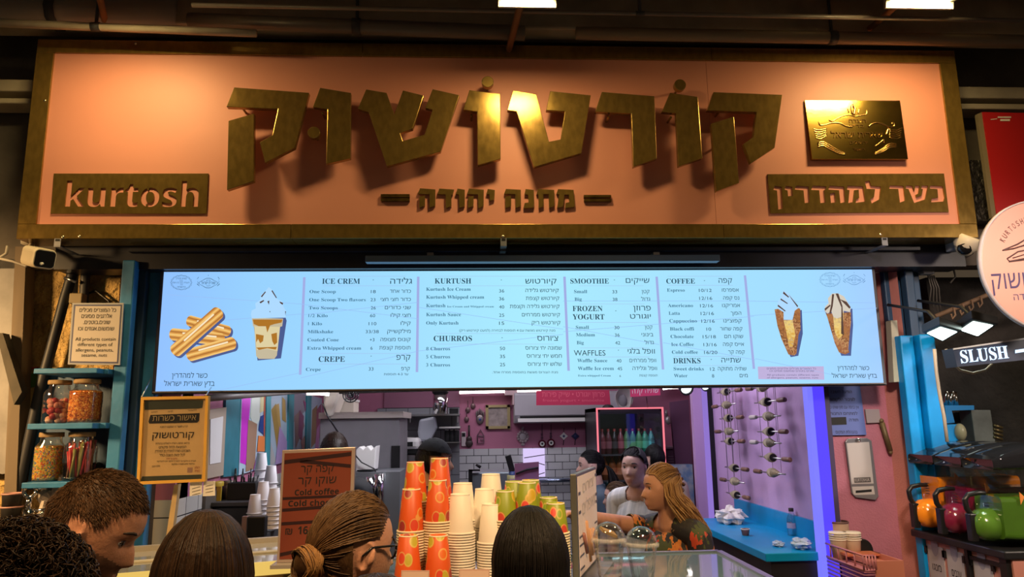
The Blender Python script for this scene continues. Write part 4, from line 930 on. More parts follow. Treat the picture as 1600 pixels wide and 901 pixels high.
for k in range(9):
    x=gx0+th+.04+k*(iw-.08)/8; 
    c=[(.25,.05,.06),(.20,.05,.06),(.03,.02,.02),(.3,.06,.08),(.12,.25,.10),(.10,.30,.12),(.10,.35,.16),(.05,.4,.25),(.10,.45,.45)][k]
    bottle(x,GY+.16,sz[0],.20,.028,c,['red drink bottle on the upper fridge shelf','red drink bottle on the upper fridge shelf','dark drink bottle on the upper fridge shelf','red drink bottle on the upper fridge shelf','green drink bottle on the upper fridge shelf','green drink bottle on the upper fridge shelf','green drink bottle on the upper fridge shelf','green drink bottle on the upper fridge shelf','pale blue drink bottle at the right end of the upper fridge shelf'][k],{0:'red bottles upper shelf',1:'red bottles upper shelf',3:'red bottles upper shelf',4:'green bottles upper shelf',5:'green bottles upper shelf',6:'green bottles upper shelf',7:'green bottles upper shelf'}.get(k))
for k in range(7):
    x=gx0+th+.05+k*(iw-.1)/6; c=(.42,.12,.03) if k<3 else (.10,.45,.06) if k==3 else (.20,.06,.04)
    bottle(x,GY+.16,sz[1],.19,.032,c,'orange drink bottle on the lower fridge shelf' if k<3 else 'bright green drink bottle on the lower fridge shelf' if k==3 else 'brown drink bottle on the lower fridge shelf', 'orange bottles lower shelf' if k<3 else None if k==3 else 'brown bottles lower shelf')
# things right of the fridge
t=W('wall_phone','small silver key holder on the pink wall right of the fridge','key holder',1043,662,3.5); m=MB(); m.tube([at(1041,640,3.5),at(1041,650,3.5)],.012,8); m.ell(at(1044,656,3.5),(.03,.02,.04),12,8); part(m,'body',mat('dull_silver',(.4,.36,.36),.35,.6),t)
t=W('locker','plum metal locker with vent slots behind the blonde woman','locker',1058,780,3.1); m=MB(); a=at(1038,700,3.1); b_=at(1064,700,3.1); m.box((a.x,3.1,0),(b_.x,3.5,a.z)); part(m,'body',mat('plum_metal',(.18,.09,.15),.5),t,bevel=.004); m=MB()
for k in range(5): fbox(m,1044,712+k*4,1056,713.5+k*4,3.097,.004)
part(m,'vent_slots',mat('pale_slots',(.36,.25,.32),.5),t); m=MB(); fbox(m,1036,698,1066,701,3.08,.44); part(m,'top_edge',mat('pale_slots',(.36,.25,.32)),t)
m=MB(); pp=[at(*q,2.9) for q in ((1047,628),(1076,624),(1086,800),(1070,800))]; pp[2].z=0; pp[3].z=0; m.prism(pp,(0,.04,0)); simple('cupboard_door','open plum cupboard door beside the lilac column','door',m,mat('plum_door',(.15,.06,.11),.55))
t=W('floral_cabinet','pale blue floral cabinet behind the blonde woman','cabinet',1065,760,2.7); m=MB(); a=at(1042,726,2.7); b_=at(1082,726,2.7); m.box((a.x,2.7,0),(b_.x,2.8,a.z)); part(m,'front',mat('blue_floral',(.16,.28,.45),.6,0,vscale=16,col2=(.50,.52,.50)),t)
# lit panel and counter-top things in front of the tiles
t=W('lit_panel','glowing pale lilac panel on the white tiles','panel',835,745,BY-.02); m=MB(); fbox(m,818,700,851,745,BY-.03,.02); part(m,'panel',emis('lilac_panel',(.75,.62,1.0),.95),t); m=MB()
for (a_,b_) in (((819,715),(851,710)),((841,723),(851,726)),((841,741),(851,738))):
    m.tube([at(a_[0],a_[1],BY-.033),at(b_[0],b_[1],BY-.033)],.004,5)
part(m,'print',INK,t)
m=MB(); m.tube([at(842,751,BY-.07),at(900,749,BY-.07)],.018,8); [m.tube([at(x_,750,BY-.07),at(x_,750,BY-.012)],.01,6) for x_ in (850,890)]; simple('steel_rail','shiny steel rail in front of the tiles','rail',m,mat('blue_steel',(.45,.55,.75),.2,.9))
t=W('steel_machine','grey steel crepe machine behind the white cup stacks','machine',768,800,2.2); m=MB(); a=at(735,738,2.2); b_=at(797,738,2.2); m.box((a.x,2.2,0.0),(b_.x,2.6,a.z)); part(m,'body',mat('steel_sheet',(.24,.27,.30),.35,.5),t,bevel=.01); m=MB(); fbox(m,732,733,738,760,2.17,.03); fbox(m,732,733,750,736,2.17,.03); part(m,'handle',BLACK,t); m=MB(); m.tube([at(744,725,2.2),at(751,730,2.2)],.012,6); part(m,'knob',BLACK,t)
t=W('brush','black brush standing behind the green cups','brush',797,745,1.9); m=MB(); m.prism([at(*q,1.9) for q in ((789,712),(798,709),(805,735),(797,740))],(0,.03,0)); part(m,'head',BLACK,t,bevel=.006); m=MB(); m.tube([at(800,736,1.915),at(800,752,1.915)],.02,8); part(m,'handle',mat('blue_grip',(.03,.06,.2),.4),t); m=MB(); m.tube([at(800,742,1.9),at(800,760,1.9)],.035,12); part(m,'cup',mat('yellow_tin',(.40,.35,.15),.4),t)
t=W('table_sign','purple table sign with black lines behind the green cups','sign',823,752,1.6); m=MB(); quad(m,[(804,724),(842,721),(842,752),(805,755)],1.6,0,.01); part(m,'sheet',mat('purple_sheet',(.26,.13,.30),.5,0,vscale=3,col2=(.36,.12,.18)),t); m=MB(); m.tube([at(806,740,1.595),at(824,733,1.595),at(841,730,1.595)],.006,6); part(m,'black_line',INK,t); m=MB(); a=at(800,755,1.5); b_=at(846,755,1.5); m.box((a.x,1.55,0),(b_.x,1.9,a.z)); part(m,'stand',mat('plum_metal',(.18,.09,.15)),t)

# ---- right wall: chimney cake pins on strings
PINW=mat('pin_wood',(.30,.21,.12),.6,0,var=.3,vscale=18); PINR=mat('pin_ribbed_wood',(.30,.25,.16),.65,0,var=.25,vscale=30); HAND=mat('pin_handle',(.17,.085,.055),.5,0,var=.2,vscale=20); HANDL=mat('pin_handle_pale',(.48,.42,.38),.5); ROD=mat('pin_rod',(.5,.48,.47),.3,.9); STR=mat('clear_string',(.45,.34,.42),.5)
def pin(pc,ph,pr,near_handle,dark,ptop,label,big=1.0,handle=None):
    """pc centre of cone px, ph handle centre px, pr other rod end px; the pins hang parallel to the side wall"""
    X=RX-.11
    c=atx(*pc,X); h=atx(*ph,X); r=atx(*pr,X)
    t=wthing('chimney_cake_pin',label,'chimney cake pin',tuple(c)); d=(r-h); d.x=0; d.normalize(); s=(c-h).length
    q=d.to_track_quat('Z','Y').to_matrix().to_4x4(); mt=Matrix.Translation(c)@q
    R=.0265*big; m=MB()
    prof=[(.0001,-.055),(R*.92,-.055),(R,-.045),(R,-.015)] 
    for k in range(6): z=-.015+.072*k/6; rr=R*(1-.11*k)*(1.0); prof += [(rr,z),(rr*.93,z+.008),(rr*.9,z+.012)]
    prof += [(R*.36,.06),(.0001,.06)]
    m.lathe(prof,18,0,mt); part(m,'cone',PINR,t)
    m=MB(); m.lathe([(.0001,-.0565),(R*.8,-.056)],18,0,mt); part(m,'hollow_end',MATTEB,t)  # flat black disc painted for the shade inside the hollow end
    m=MB(); m.tube([h,c+d*.15],.0042,8); part(m,'rod',ROD,t)
    m=MB(); mh=Matrix.Translation(h)@q; m.lathe([(.0001,-.05),(.010,-.05),(.014,-.042),(.013,.036),(.011,.05),(.0001,.05)],14,0,mh); part(m,'handle',handle or HAND,t)
    m=MB(); 
    for k in (-.02,.10): e0=c+d*k; m.tube([e0,Vector((e0.x,e0.y,ICZ))],.0016,4)
    part(m,'string',STR,t)
PINS=[((1132,612),(1154,609),(1122,614),1,0,'pin with brown handle, partly under the menu board, left string column','',HAND),
 ((1193,605),(1171,607),(1208,604),0,0,'pin tucked against the menu board edge, right string column','',HAND),
 ((1137,632),(1117,635),(1150,630),0,0,'pin with reddish handle, second from the top of the left column','',HAND),
 ((1194,628),(1221,624.5),(1180,629),1,1,'dark handled pin, second in the right column','',HAND),
 ((1136,653),(1156,651.5),(1123,655),1,1,'pin with dark end above the striped one, third of the left column','',HAND),
 ((1203,650),(1177,651.5),(1218,649.5),0,0,'pin with whitish handle, third of the right column','',HANDL),
 ((1141,673.5),(1122,674),(1154,673),0,0,'striped pin with pink handle, fourth of the left column','',HAND),
 ((1199,674),(1224,674),(1182,674),1,1,'pin with dark end and thick dark handle, fourth of the right column','',HAND),
 ((1138,689),(1158,689),(1125,689.5),1,1,'pin with dark end, fifth of the left column','',HAND),
 ((1204,691.5),(1178,690.5),(1222,692),0,0,'pin with cream handle and ribbed cone, fifth of the right column','',HANDL),
 ((1202,714),(1229,717.5),(1186,713),1,1,'pin with dark end, second from the bottom of the right column','',HAND),
 ((1145,730.5),(1164,733),(1131,729),1,1,'pin with dark end, second from the bottom of the left column','',HAND),
 ((1210,738.5),(1184,736),(1227,741.5),0,0,'ribbed grey pin, lowest of the right column','',HAND),
 ((1150,752),(1130,749),(1163,755),0,0,'pin with red handle, second lowest of the left column above the crumpled napkin','',HAND),
 ((1147,772),(1166,777),(1134,769),1,1,'lowest pin of the left column, just above the blue shelf','',HAND)]
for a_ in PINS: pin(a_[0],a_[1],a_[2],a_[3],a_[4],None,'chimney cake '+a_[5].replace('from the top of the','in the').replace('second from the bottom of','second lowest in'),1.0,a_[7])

# ---- blue shelf along the right wall
zS=at(1290,868,.30).z
BLUES=mat('bright_blue_shelf',(.0,.26,.55),.35,0,var=.06,vscale=6)
t=wthing('wall_shelf','bright blue shelf with raised back along the lilac wall','shelf',(RX-.15,1.3,0))
Xf=atx(1293,870,RX-.36).x
m=MB(); m.box((RX-.40,.40,zS-.04),(RX-.002,1.75,zS)); part(m,'top',BLUES,t,bevel=.004)
m=MB(); zb=atx(1285,818,RX-.02).z; m.box((RX-.02,.44,zS),(RX-.002,1.9,zb)); part(m,'upstand',BLUES,t)
m=MB(); m.box((RX-.37,.42,0),(RX-.002,1.7,zS-.04)); part(m,'dark_front',mat('black_cupboard',(.015,.013,.016),.4,0,var=.3),t)
def crumple(name,label,cat,c,r,m_,seed):
    rnd=random.Random(seed); m=MB(); vs=[]; nu,nv=24,15; ph=[rnd.uniform(0,6.28) for _ in range(6)]
    m.ell(c,r,nu,nv,0,None,lambda v,d:v*(.80+.16*math.sin(7*d.x+ph[0]+3*d.y)+.13*math.sin(9*d.y+ph[1]+4*d.z)+.10*math.sin(11*d.z+ph[2])+.14*rnd.random())); o=m.build(name,m_); 
    for p in o.data.polygons: p.use_smooth=False
    zmin=min(v.co.z for v in o.data.vertices); 
    return tag(o,label,cat)
def on_shelf(px,py): return atz(px,py,zS)
p=on_shelf(1142,817); crumple('crumpled_napkin','crumpled white napkin at the far end of the blue shelf','napkin',p+Vector((0,0,.045)),(.09,.10,.055),PAPERW,3)
p=on_shelf(1165,836); t=thing('small_cup','small paper cup on the blue shelf beside the napkin','cup',tuple(p)); m=MB(); m.lathe([(.0001,0),(.018,0),(.024,.035),(.026,.037),(.022,.035),(.016,.004),(.0001,.004)],16); part(m,'cup',mat('brown_paper_cup',(.28,.13,.11),.6),t); m=MB(); m.lathe([(.024,.032),(.0265,.037),(.022,.037)],16); part(m,'rim',PAPERW,t)
CLEAR=glass('clear_plastic',(.93,.95,.96),.04,.86)
p=on_shelf(1239,836); t=thing('water_bottle','small clear water bottle on the blue shelf','bottle',tuple(p)); m=MB(); m.lathe([(.0001,0),(.028,0),(.028,.07),(.026,.08),(.028,.09),(.012,.125),(.012,.135)],16); part(m,'body',CLEAR,t); m=MB(); m.lathe([(.014,.13),(.014,.148),(.0001,.148)],12); part(m,'cap',MATTEB,t); m=MB(); m.lathe([(.0285,.04),(.0285,.07)],16); part(m,'label',mat('bottle_label',(.30,.32,.5),.5),t)
p=on_shelf(1252,857); crumple('crumpled_plastic','crumpled clear plastic lid on the near end of the blue shelf','plastic lid',p+Vector((0,0,.025)),(.05,.06,.03),mat('whitish_plastic',(.42,.55,.70),.2),9)
p=on_shelf(1216,853); crumple('plastic_wrapper','small shiny wrapper left of the crumpled plastic lid','wrapper',p+Vector((0,0,.012)),(.03,.04,.016),mat('whitish_plastic',(.42,.55,.70),.2),12)
# ================================================================ left of the opening
BRK=mat('galvanised_bracket',(.35,.36,.40),.35,.8)
for k,(px,lb) in enumerate(((101,'small metal bracket under the left end of the sign frame'),(786,'small metal bracket under the middle of the sign frame'),(1372,'small metal bracket under the right end of the sign frame'))):
    a=at(px,374,.05); t=thing('bracket',lb,'bracket',(a.x,.05,z0)); m=MB(); m.box((-.014,-.055,-.035),(.014,-.051,.01)); m.box((-.014,-.055,-.038),(.014,.1,-.034)); part(m,'clip',BRK,t); m=MB(); m.box((-.009,-.057,-.012),(.009,-.05,-.002)); part(m,'slot',BLACK,t)
a=at(572,405,.10); b_=at(1122,407,.10)
t=wthing('light_bar','slim blue-grey light bar under the lintel above the menu board','light bar',tuple(a)); m=MB(); m.box((a.x,.07,min(a.z,b_.z)-.008),(b_.x,.12,max(a.z,b_.z)+.012)); part(m,'body',mat('blue_grey_bar',(.12,.19,.32),.4),t,bevel=.003)
m=MB(); 
for x in (a.x+.3,b_.x-.3): m.box((x-.015,.09,max(a.z,b_.z)),(x+.015,.17,max(a.z,b_.z)+.03))
part(m,'clip',BRK,t)
# stone reveal details: door post, pipe, cables
POSTW=mat('weathered_post',(.20,.15,.10),.7,0,var=.3,vscale=6,vstretch=(1,1,.2))
def slab(name,label,cat,c4,Y,th,m_,**k): m=MB(); quad(m,c4,Y,0,th); return simple(name,label,cat,m,m_,**k)
slab('grey_door_panel','grey metal door panel at the left edge beside the stone wall','panel',[(-40,400),(24,405),(10,740),(-50,740)],.30,.05,mat('grey_door',(.22,.21,.21),.5,0,var=.2))
slab('wooden_post','tall brown wooden post standing beside the grey door panel','post',[(24,385),(41,385),(20,901),(0,901)],.26,.08,POSTW)
slab('wooden_brace','dark wooden brace leaning at the left edge','brace',[(-6,520),(4,520),(34,612),(22,632)],.2,.05,mat('dark_brace',(.06,.05,.035),.7,0,var=.3))
t=wthing('drain_hose','thick dark hose bending down the stone wall beside the jars','hose',tuple(at(20,780,.27))); m=MB(); m.tube([at(*q,.29) for q in ((128,372),(124,395),(112,430),(100,470),(80,545),(62,610),(45,690),(30,760),(16,850))],.024,10); part(m,'hose',mat('dark_hose',(.02,.022,.03),.5),t)
m=MB(); 
for q in ((110,437),(70,580)): m.tube([at(q[0]-9,q[1]-3,.27),at(q[0]+9,q[1]+3,.27)],.009,6)
part(m,'clamp',STEEL,t)
m=MB(); m.tube([at(*q,.31) for q in ((136,372),(134,420),(130,480),(138,520))],.022,8); simple('metal_conduit','dark vertical conduit above the allergen notice','conduit',m,mat('dark_conduit',(.05,.05,.055),.5))
m=MB(); m.tube([at(*q,.31) for q in ((121,372),(119,420),(117,470))],.012,8); simple('grey_conduit','thin grey conduit between the hose and the dark conduit','conduit',m,mat('grey_conduit',(.22,.21,.20),.5))
m=MB(); m.tube([at(*q,.33) for q in ((128,462),(150,454),(170,470),(178,500))],.007,6); simple('black_cable','black cable curving behind the allergen notice','cable',m,BLACK)
m=MB(); p=at(122,467,.28); m.cbox(p,(.06,.05,.05)); m.tube([p+Vector((.01,-.01,-.02)),p+Vector((.012,-.015,-.05))],.012,8); simple('junction_box','small tan junction box on top of the allergen notice','junction box',m,mat('tan_box',(.32,.25,.14),.6),bevel=.006)
# allergen notice
def notice(name,label,cat,c4,Y,border,face,lines,th=.008):
    t=W(name,label,cat,(c4[3][0]+c4[2][0])/2,c4[2][1],Y); m=MB(); quad(m,c4,Y,0,th); part(m,'plate',border,t)
    return t
NOTE=mat('notice_paper',(.50,.44,.40),.5)
t=notice('allergen_notice','laminated allergen notice with rounded blue border in Hebrew and English','notice',[(113,473),(193,473),(187,570),(106,569)],.10,mat('laminate',(.40,.40,.42),.25),None,None)
m=MB(); quad(m,[(115.5,475.5),(190.5,475.5),(184.5,567.5),(108.5,566.5)],.0985,0,.001); part(m,'border',mat('notice_border',(.06,.07,.16),.4),t)
m=MB(); quad(m,[(118,478),(188.5,478),(182.5,565),(111,564)],.0975,0,.001); part(m,'face',NOTE,t)
m=MB()
for s_,x0,x1,y,h in (('כל המוצרים מכילים',124,181,487,5.4),('אלרגנים מסוגים',127,174.5,496.5,5.4),('שונים.בוטנים.',130,172,506,5.4),('שומשום.אגוזים וכו',122,178,516,5.4)): label_text(m,heb(s_),x0,x1,y,h,.0975,0,.014)
for s_,x0,x1,y in (('All products contain',117.5,180.5,532),('different types of',121,175.5,540.5),('allergens, peanuts,',118,176.5,549),('sesame, nuts',127,167,557)): label_text(m,bold(s_) if False else s_,x0,x1,y,5.2,.0975,0,.02)
part(m,'lettering',INK,t)
# poster on the stone wall behind the hose
t=W('wall_poster','faded yellow poster with red border on the stone wall','poster',55,660,.345); m=MB(); quad(m,[(38,575),(110,573),(100,668),(31,668)],.345,0,.006); part(m,'sheet',mat('faded_yellow',(.34,.25,.10),.7,0,var=.15),t); m=MB(); m.tube([at(38,576,.342),at(31,668,.342)],.004,5); m.tube([at(38,576,.342),at(60,574,.342)],.004,5); part(m,'red_border',mat('red_line',(.35,.03,.02),.6),t); m=MB(); m.ell(at(50,594,.342),(.035,.003,.035),10,6); part(m,'green_leaf',mat('leaf_green',(.05,.14,.03),.6),t); m=MB(); label_text(m,'60',54,63,632,4.5,.343,0,.03); label_text(m,heb('מחיר'),47,64,648,4.5,.343,0,.03); part(m,'lettering',INK,t)
# blue shelves with candy jars
SY=.02
def shelfboard(px0,px1,py0,py1,label,pxr):
    t=W('candy_shelf',label,'shelf',(px0+px1)/2,py1,SY); m=MB(); a=at(px0,py1,SY); b_=at(px1,py0,SY); zz=at((px0+px1)/2,py1,SY).z; zt=at((px0+px1)/2,py0,SY).z
    m.box((a.x,SY,zz),(b_.x,SY+.30,zt)); m.box((b_.x,SY+.06,zz),(at(pxr,py1,SY+.1).x,SY+.30,zt)); part(m,'board',BLUE,t,bevel=.003)
    return zt
zs1=shelfboard(52,152,575,583,'topmost of the three blue shelves, under the allergen notice',176)
zs2=shelfboard(42,145,661,670,'middle blue shelf carrying the pink candy jar and the orange sprinkle jar',172)
zs3=shelfboard(33,138,753,762,'lowest blue shelf behind the short haired man',166)
m=MB(); a=at(168,620,SY+.25); m.box((at(60,600,SY+.3).x,SY+.295,zs3-.05),(a.x+.05,SY+.31,zs1)); simple('back_board','dark navy back board behind the candy jars','board',m,NAVYW)
JG=glass('jar_glass',(.93,.94,.93),.02,.88)
def fillmat(name,cols,scale):
    m=bpy.data.materials.new(name); m.use_nodes=True; MATS[name]=m; nt=m.node_tree; b=nt.nodes['Principled BSDF']; L=nt.links
    tc=nt.nodes.new('ShaderNodeTexCoord'); v=nt.nodes.new('ShaderNodeTexVoronoi'); v.inputs['Scale'].default_value=scale; L.new(tc.outputs['Object'],v.inputs['Vector'])
    r=nt.nodes.new('ShaderNodeValToRGB'); r.color_ramp.interpolation='CONSTANT'; sep=nt.nodes.new('ShaderNodeSeparateColor'); L.new(v.outputs['Color'],sep.inputs[0]); L.new(sep.outputs[0],r.inputs[0])
    el=r.color_ramp.elements; el[0].position=0; el[0].color=(*cols[0],1); el[1].position=1/len(cols); el[1].color=(*cols[1],1)
    for k,c in enumerate(cols[2:],2): e=el.new(k/len(cols)); e.color=(*c,1)
    L.new(r.outputs[0],b.inputs['Base Color']); b.inputs['Roughness'].default_value=.5
    bp=nt.nodes.new('ShaderNodeBump'); bp.inputs['Strength'].default_value=.8; bp.inputs['Distance'].default_value=.004; bp.invert=True; L.new(v.outputs['Distance'],bp.inputs['Height']); L.new(bp.outputs[0],b.inputs['Normal'])
    return m
def candy_jar(px,base,top,wpx,fill_top,label,filler,Y=.12):
    D=Y-CAM.y; p=at(px,base,Y); p.z={661:zs2,753:zs3}.get(base,p.z); h=(base-top)/F_PX*D*1.0; r=wpx/2/F_PX*D
    t=thing('candy_jar',label,'jar',tuple(p)); sq=Matrix.Identity(4)
    def sqp(prof,n=28):
        vs=[];
        for rr,z in prof:
            for j in range(n):
                a=2*PI*j/n+PI/n; k=rr/max(abs(math.cos(a)),abs(math.sin(a)))**.55; 
                if z>h*.76: k=rr
                vs.append((k*math.cos(a),k*math.sin(a),z))
        fs=[(i*n+j,i*n+(j+1)%n,(i+1)*n+(j+1)%n,(i+1)*n+j) for i in range(len(prof)-1) for j in range(n)]
        return vs,fs
    m=MB(); vs,fs=sqp([(.001,.002),(r*.85,.002),(r*.88,.02),(r*.88,h*.64),(r*.84,h*.72),(r*.74,h*.80),(r*.70,h*.90)]); m.add(vs,fs,0,True); part(m,'glass_body',JG,t)
    m=MB(); m.lathe([(.0001,h*.90),(r*.80,h*.90),(r*.82,h*.92),(r*.82,h*.98),(r*.78,h),(.0001,h)],24); part(m,'lid',mat('cork_lid',(.30,.20,.10),.7,0,var=.2,vscale=40),t)
    filler(t,r,h,fill_top,sqp); return t
def balls(cols,R,n):
    def f(t,r,h,ft,sqp):
        rnd=random.Random(5); m=MB()
        k=0; z=R
        while z<h*ft:
            for i in range(n):
                a=rnd.random()*2*PI; q=(r*.82-R)*math.sqrt(rnd.random()*.6+.4) ; m.ell((q*math.cos(a)*1.05,q*math.sin(a)*1.05,z+rnd.uniform(-.004,.004)),(R,R,R*.95),8,6,k%len(cols)); k+=1
            z+=R*1.25
        o=part(m,'candy_balls',cols,t,kind='stuff')
    return f
def solid(mm):
    def f(t,r,h,ft,sqp):
        m=MB(); vs,fs=sqp([(.001,.006),(r*.82,.006),(r*.85,.02),(r*.85,h*ft),(r*.5,h*ft+.006),(.001,h*ft+.004)]); m.add(vs,fs,0,True); part(m,'sprinkles',mm,t,kind='stuff')
    return f
def sticks(cols):
    def f(t,r,h,ft,sqp):
        rnd=random.Random(8); m=MB()
        for k in range(46):
            a=rnd.random()*2*PI; q=r*.72*math.sqrt(rnd.random()); x,y=q*math.cos(a),q*math.sin(a); m.tube([(x,y,.01),(x*1.05+rnd.uniform(-.015,.02),y*1.05+rnd.uniform(-.02,.02),h*ft*rnd.uniform(.75,1.05))],.0055,6,k%len(cols))
        part(m,'candy_sticks',cols,t,kind='stuff')
    return f
candy_jar(88,661,597,39,.52,'glass jar of pale pink and red candy balls on the middle shelf',balls([mat('candy_cream',(.55,.32,.25),.5),mat('candy_pink',(.50,.20,.18),.5),mat('candy_red',(.35,.04,.06),.4)],.016,15))
candy_jar(131,661,596,45,.72,'glass jar filled with orange sprinkles on the middle shelf',solid(fillmat('orange_sprinkles',[(.62,.22,.03),(.45,.10,.01),(.70,.35,.08),(.55,.16,.02),(.30,.06,.01)],150)))
candy_jar(74,753,683,40,.70,'glass jar of many coloured sprinkles on the lowest shelf',solid(fillmat('mixed_sprinkles',[(.60,.35,.05),(.50,.10,.03),(.60,.42,.10),(.20,.30,.05),(.12,.16,.25),(.55,.28,.03)],170)))
candy_jar(122,753,683,44,.80,'glass jar of red candy sticks on the lowest shelf',sticks([mat('stick_red',(.50,.04,.06),.35),mat('stick_pink',(.55,.15,.18),.35),mat('stick_green',(.25,.25,.10),.35),mat('stick_brown',(.20,.10,.06),.4)]))
# coffee things at the lower left
ty=.05
m=MB(); a=at(-30,835,ty); b_=at(118,835,ty); m.box((a.x,ty-.1,a.z-.04),(b_.x,ty+.3,a.z)); m.box((a.x,ty+.1,0),(b_.x-.05,ty+.3,a.z-.04)); simple('side_table','dark side table at the left edge below the blue shelves','table',m,mat('dark_table',(.05,.04,.035),.5)); zt=a.z
def paper_cup(px,base,hpx,wpx,Y,label,cols):
    D=Y-CAM.y; p=at(px,base,Y); p.z=zt; h=hpx/F_PX*D; r=wpx/2/F_PX*D; t=thing('paper_cup',label,'cup',tuple(p)); m=MB(); m.lathe([(.0001,.004),(r*.72,.004),(r*.74,0),(r*.97,h*.96)],22); part(m,'body',cols,t); m=MB(); m.lathe([(r*.97,h*.96),(r*1.02,h*.97),(r*1.02,h),(r*.95,h),(r*.9,h*.9)],22); part(m,'rim',mat('pink_rim',(.50,.26,.24),.5),t)
    m=MB(); m.lathe([(r*.745,h*.06),(r*.80,h*.24)],22); part(m,'pink_band',mat('pink_rim',(.50,.26,.24)),t); return t
D=ty+.05-CAM.y
for k in range(2):
    p=at(14,835,ty+.05); p.z=zt+.055*k; t=thing('paper_cup',['black and pink paper cup beside the chrome tap, under another cup','topmost black and pink paper cup beside the chrome tap'][k],'cup',tuple(p)); h=.11; r=.043
    m=MB(); m.lathe([(.0001,.004),(r*.72,.004),(r*.74,0),(r*.97,h*.96)],22); part(m,'body',mat('black_cup_paper',(.02,.018,.018),.5),t); m=MB(); m.lathe([(r*.97,h*.94),(r*1.02,h*.95),(r*1.02,h),(r*.95,h),(r*.9,h*.9),(r*.7,.02),(.0001,.02)],22); part(m,'rim',mat('pink_rim',(.50,.26,.24)),t)
t=W('beer_tap','chrome tap with a ring on top below the blue shelves','tap',44,835,ty); m=MB(); p=at(44,835,ty); p.z=zt; q=at(44,795,ty); m.tube([p,q],.022,12); m.tube([q,q+Vector((0,0,.05))],.012,10); part(m,'column',CHROME,t); m=MB(); c=q+Vector((0,0,.075)); m.tube([c+Vector((.026*math.cos(2*PI*k/16),0,.026*math.sin(2*PI*k/16))) for k in range(17)],.008,8); part(m,'ring',CHROME,t); m=MB(); m.tube([q+Vector((0,0,-.01)),at(88,790,ty)+Vector((0,0,-.01))],.007,8); m.tube([q+Vector((0,0,-.04)),at(70,800,ty)],.006,8); part(m,'arm',CHROME,t)
p=at(84,835,ty+.08); p.z=zt; crumple('crumpled_towel','crumpled white towel beside the chrome tap','towel',p+Vector((0,0,.10)),(.07,.08,.11),mat('towel_white',(.42,.37,.34),.8),21)
m=MB(); p=at(80,800,ty+.05); m.box((p.x-.1,ty+.12,zt),(p.x+.12,ty+.25,zt+.28)); simple('dark_machine','dark coffee machine body behind the chrome tap','machine',m,MATTEB,bevel=.02)
# bullet camera
CW=mat('camera_white',(.62,.55,.42),.45)
t=W('security_camera','white bullet security camera under the left corner of the sign','camera',58,400,.05); c=at(60,402,-.02); mt=Matrix.Translation(c)@Euler((math.radians(14),math.radians(0),math.radians(50))).to_matrix().to_4x4()
m=MB(); rr=[]
def rrect(w_,h_,y,n=5,r=.02):
    o=[]
    for cx,cz,a0 in ((w_-r,h_-r,0),(-(w_-r),h_-r,90),(-(w_-r),-(h_-r),180),(w_-r,-(h_-r),270)):
        for k in range(n): a=math.radians(a0+90*k/(n-1)); o.append((cx+r*math.cos(a),y,cz+r*math.sin(a)))
    return o
def loftrect(m,secs,mt,mi=0):
    n=len(secs[0]); vs=[mt@Vector(p) for s in secs for p in s]; fs=[(i*n+j,(i+1)*n+j,(i+1)*n+(j+1)%n,i*n+(j+1)%n) for i in range(len(secs)-1) for j in range(n)]; fs=[f[::-1] for f in fs]; fs.append(tuple(range(n))); fs.append(tuple((len(secs)-1)*n+k for k in range(n))[::-1]); m.add(vs,fs,mi,False)
loftrect(m,[rrect(.043,.040,-.075),rrect(.047,.044,-.06),rrect(.047,.044,.06),rrect(.036,.034,.085)],mt); part(m,'body',CW,t)
m=MB(); loftrect(m,[rrect(.039,.036,-.077,5,.014),rrect(.040,.037,-.070,5,.014)],mt); part(m,'black_face',mat('glossy_black',(.008,.008,.01),.1),t)
m=MB(); m.ell(mt@Vector((-.012,-.078,-.022)),(.012,.004,.007),12,8); part(m,'lens_light',mat('sensor_grey',(.6,.6,.58),.3),t)
m=MB(); m.tube([mt@Vector((0,.07,0)),mt@Vector((0,.12,.03)),at(52,378,.12)],.012,8); m.tube([at(52,380,.12),at(52,373,.12)],.05,14); part(m,'mount',CW,t)
m=MB(); m.tube([at(*q,.1) for q in ((52,402),(40,416),(20,408),(-5,403))],.006,6); m.tube([at(*q,.1) for q in ((12,384),(10,396),(0,402),(-8,400))],.007,6); part(m,'cable',mat('cable_white',(.5,.46,.40),.5),t)
# hanging gold certificate
t=W('certificate','gold framed kosher certificate hanging below the menu board by the blue posts','certificate',268,757,-.05)
CY=-.05
m=MB(); o4=[(220,620),(325.5,618),(320.5,752),(213,757)]; i4=[(224.5,624.5),(321,622.5),(316,748),(218,752)]
P_=lambda q,Y:at(q[0],q[1],Y)
for k in range(4):
    a,b_,c_,d_=o4[k],o4[(k+1)%4],i4[(k+1)%4],i4[k]; m.prism([P_(a,CY),P_(b_,CY),P_(c_,CY),P_(d_,CY)],(0,.025,0))
part(m,'frame',mat('gold_wood_frame',(.66,.37,.07),.45,0,var=.1),t)
m=MB(); m.prism([P_(q,CY+.012) for q in i4],(0,.012,0)); part(m,'paper',mat('certificate_paper',(.80,.57,.29),.6,0,var=.04),t)
CERT=CY+.011
m=MB(); quad(m,[(226,626),(318,625),(316,637),(310,638),(226,640)],CERT); quad(m,[(222,744),(315,741),(314.5,748),(219,752)],CERT); part(m,'green_band',mat('cert_green',(.055,.07,.05),.5),t)
m=MB(); quad(m,[(235,648),(312,645),(311,657),(308,660),(233,661.5),(232,658)],CERT); part(m,'title_bar',INK,t)
m=MB(); label_text(m,heb('אישור כשרות'),238,306,657.5,7.5,CERT-.001,0,.02,dy=-1.5); part(m,'title_lettering',mat('cert_title',(.55,.42,.22),.5),t)
m=MB(); label_text(m,heb('קורטושוק'),238,303,684.5,8.5,CERT,0,.03,dy=-1)
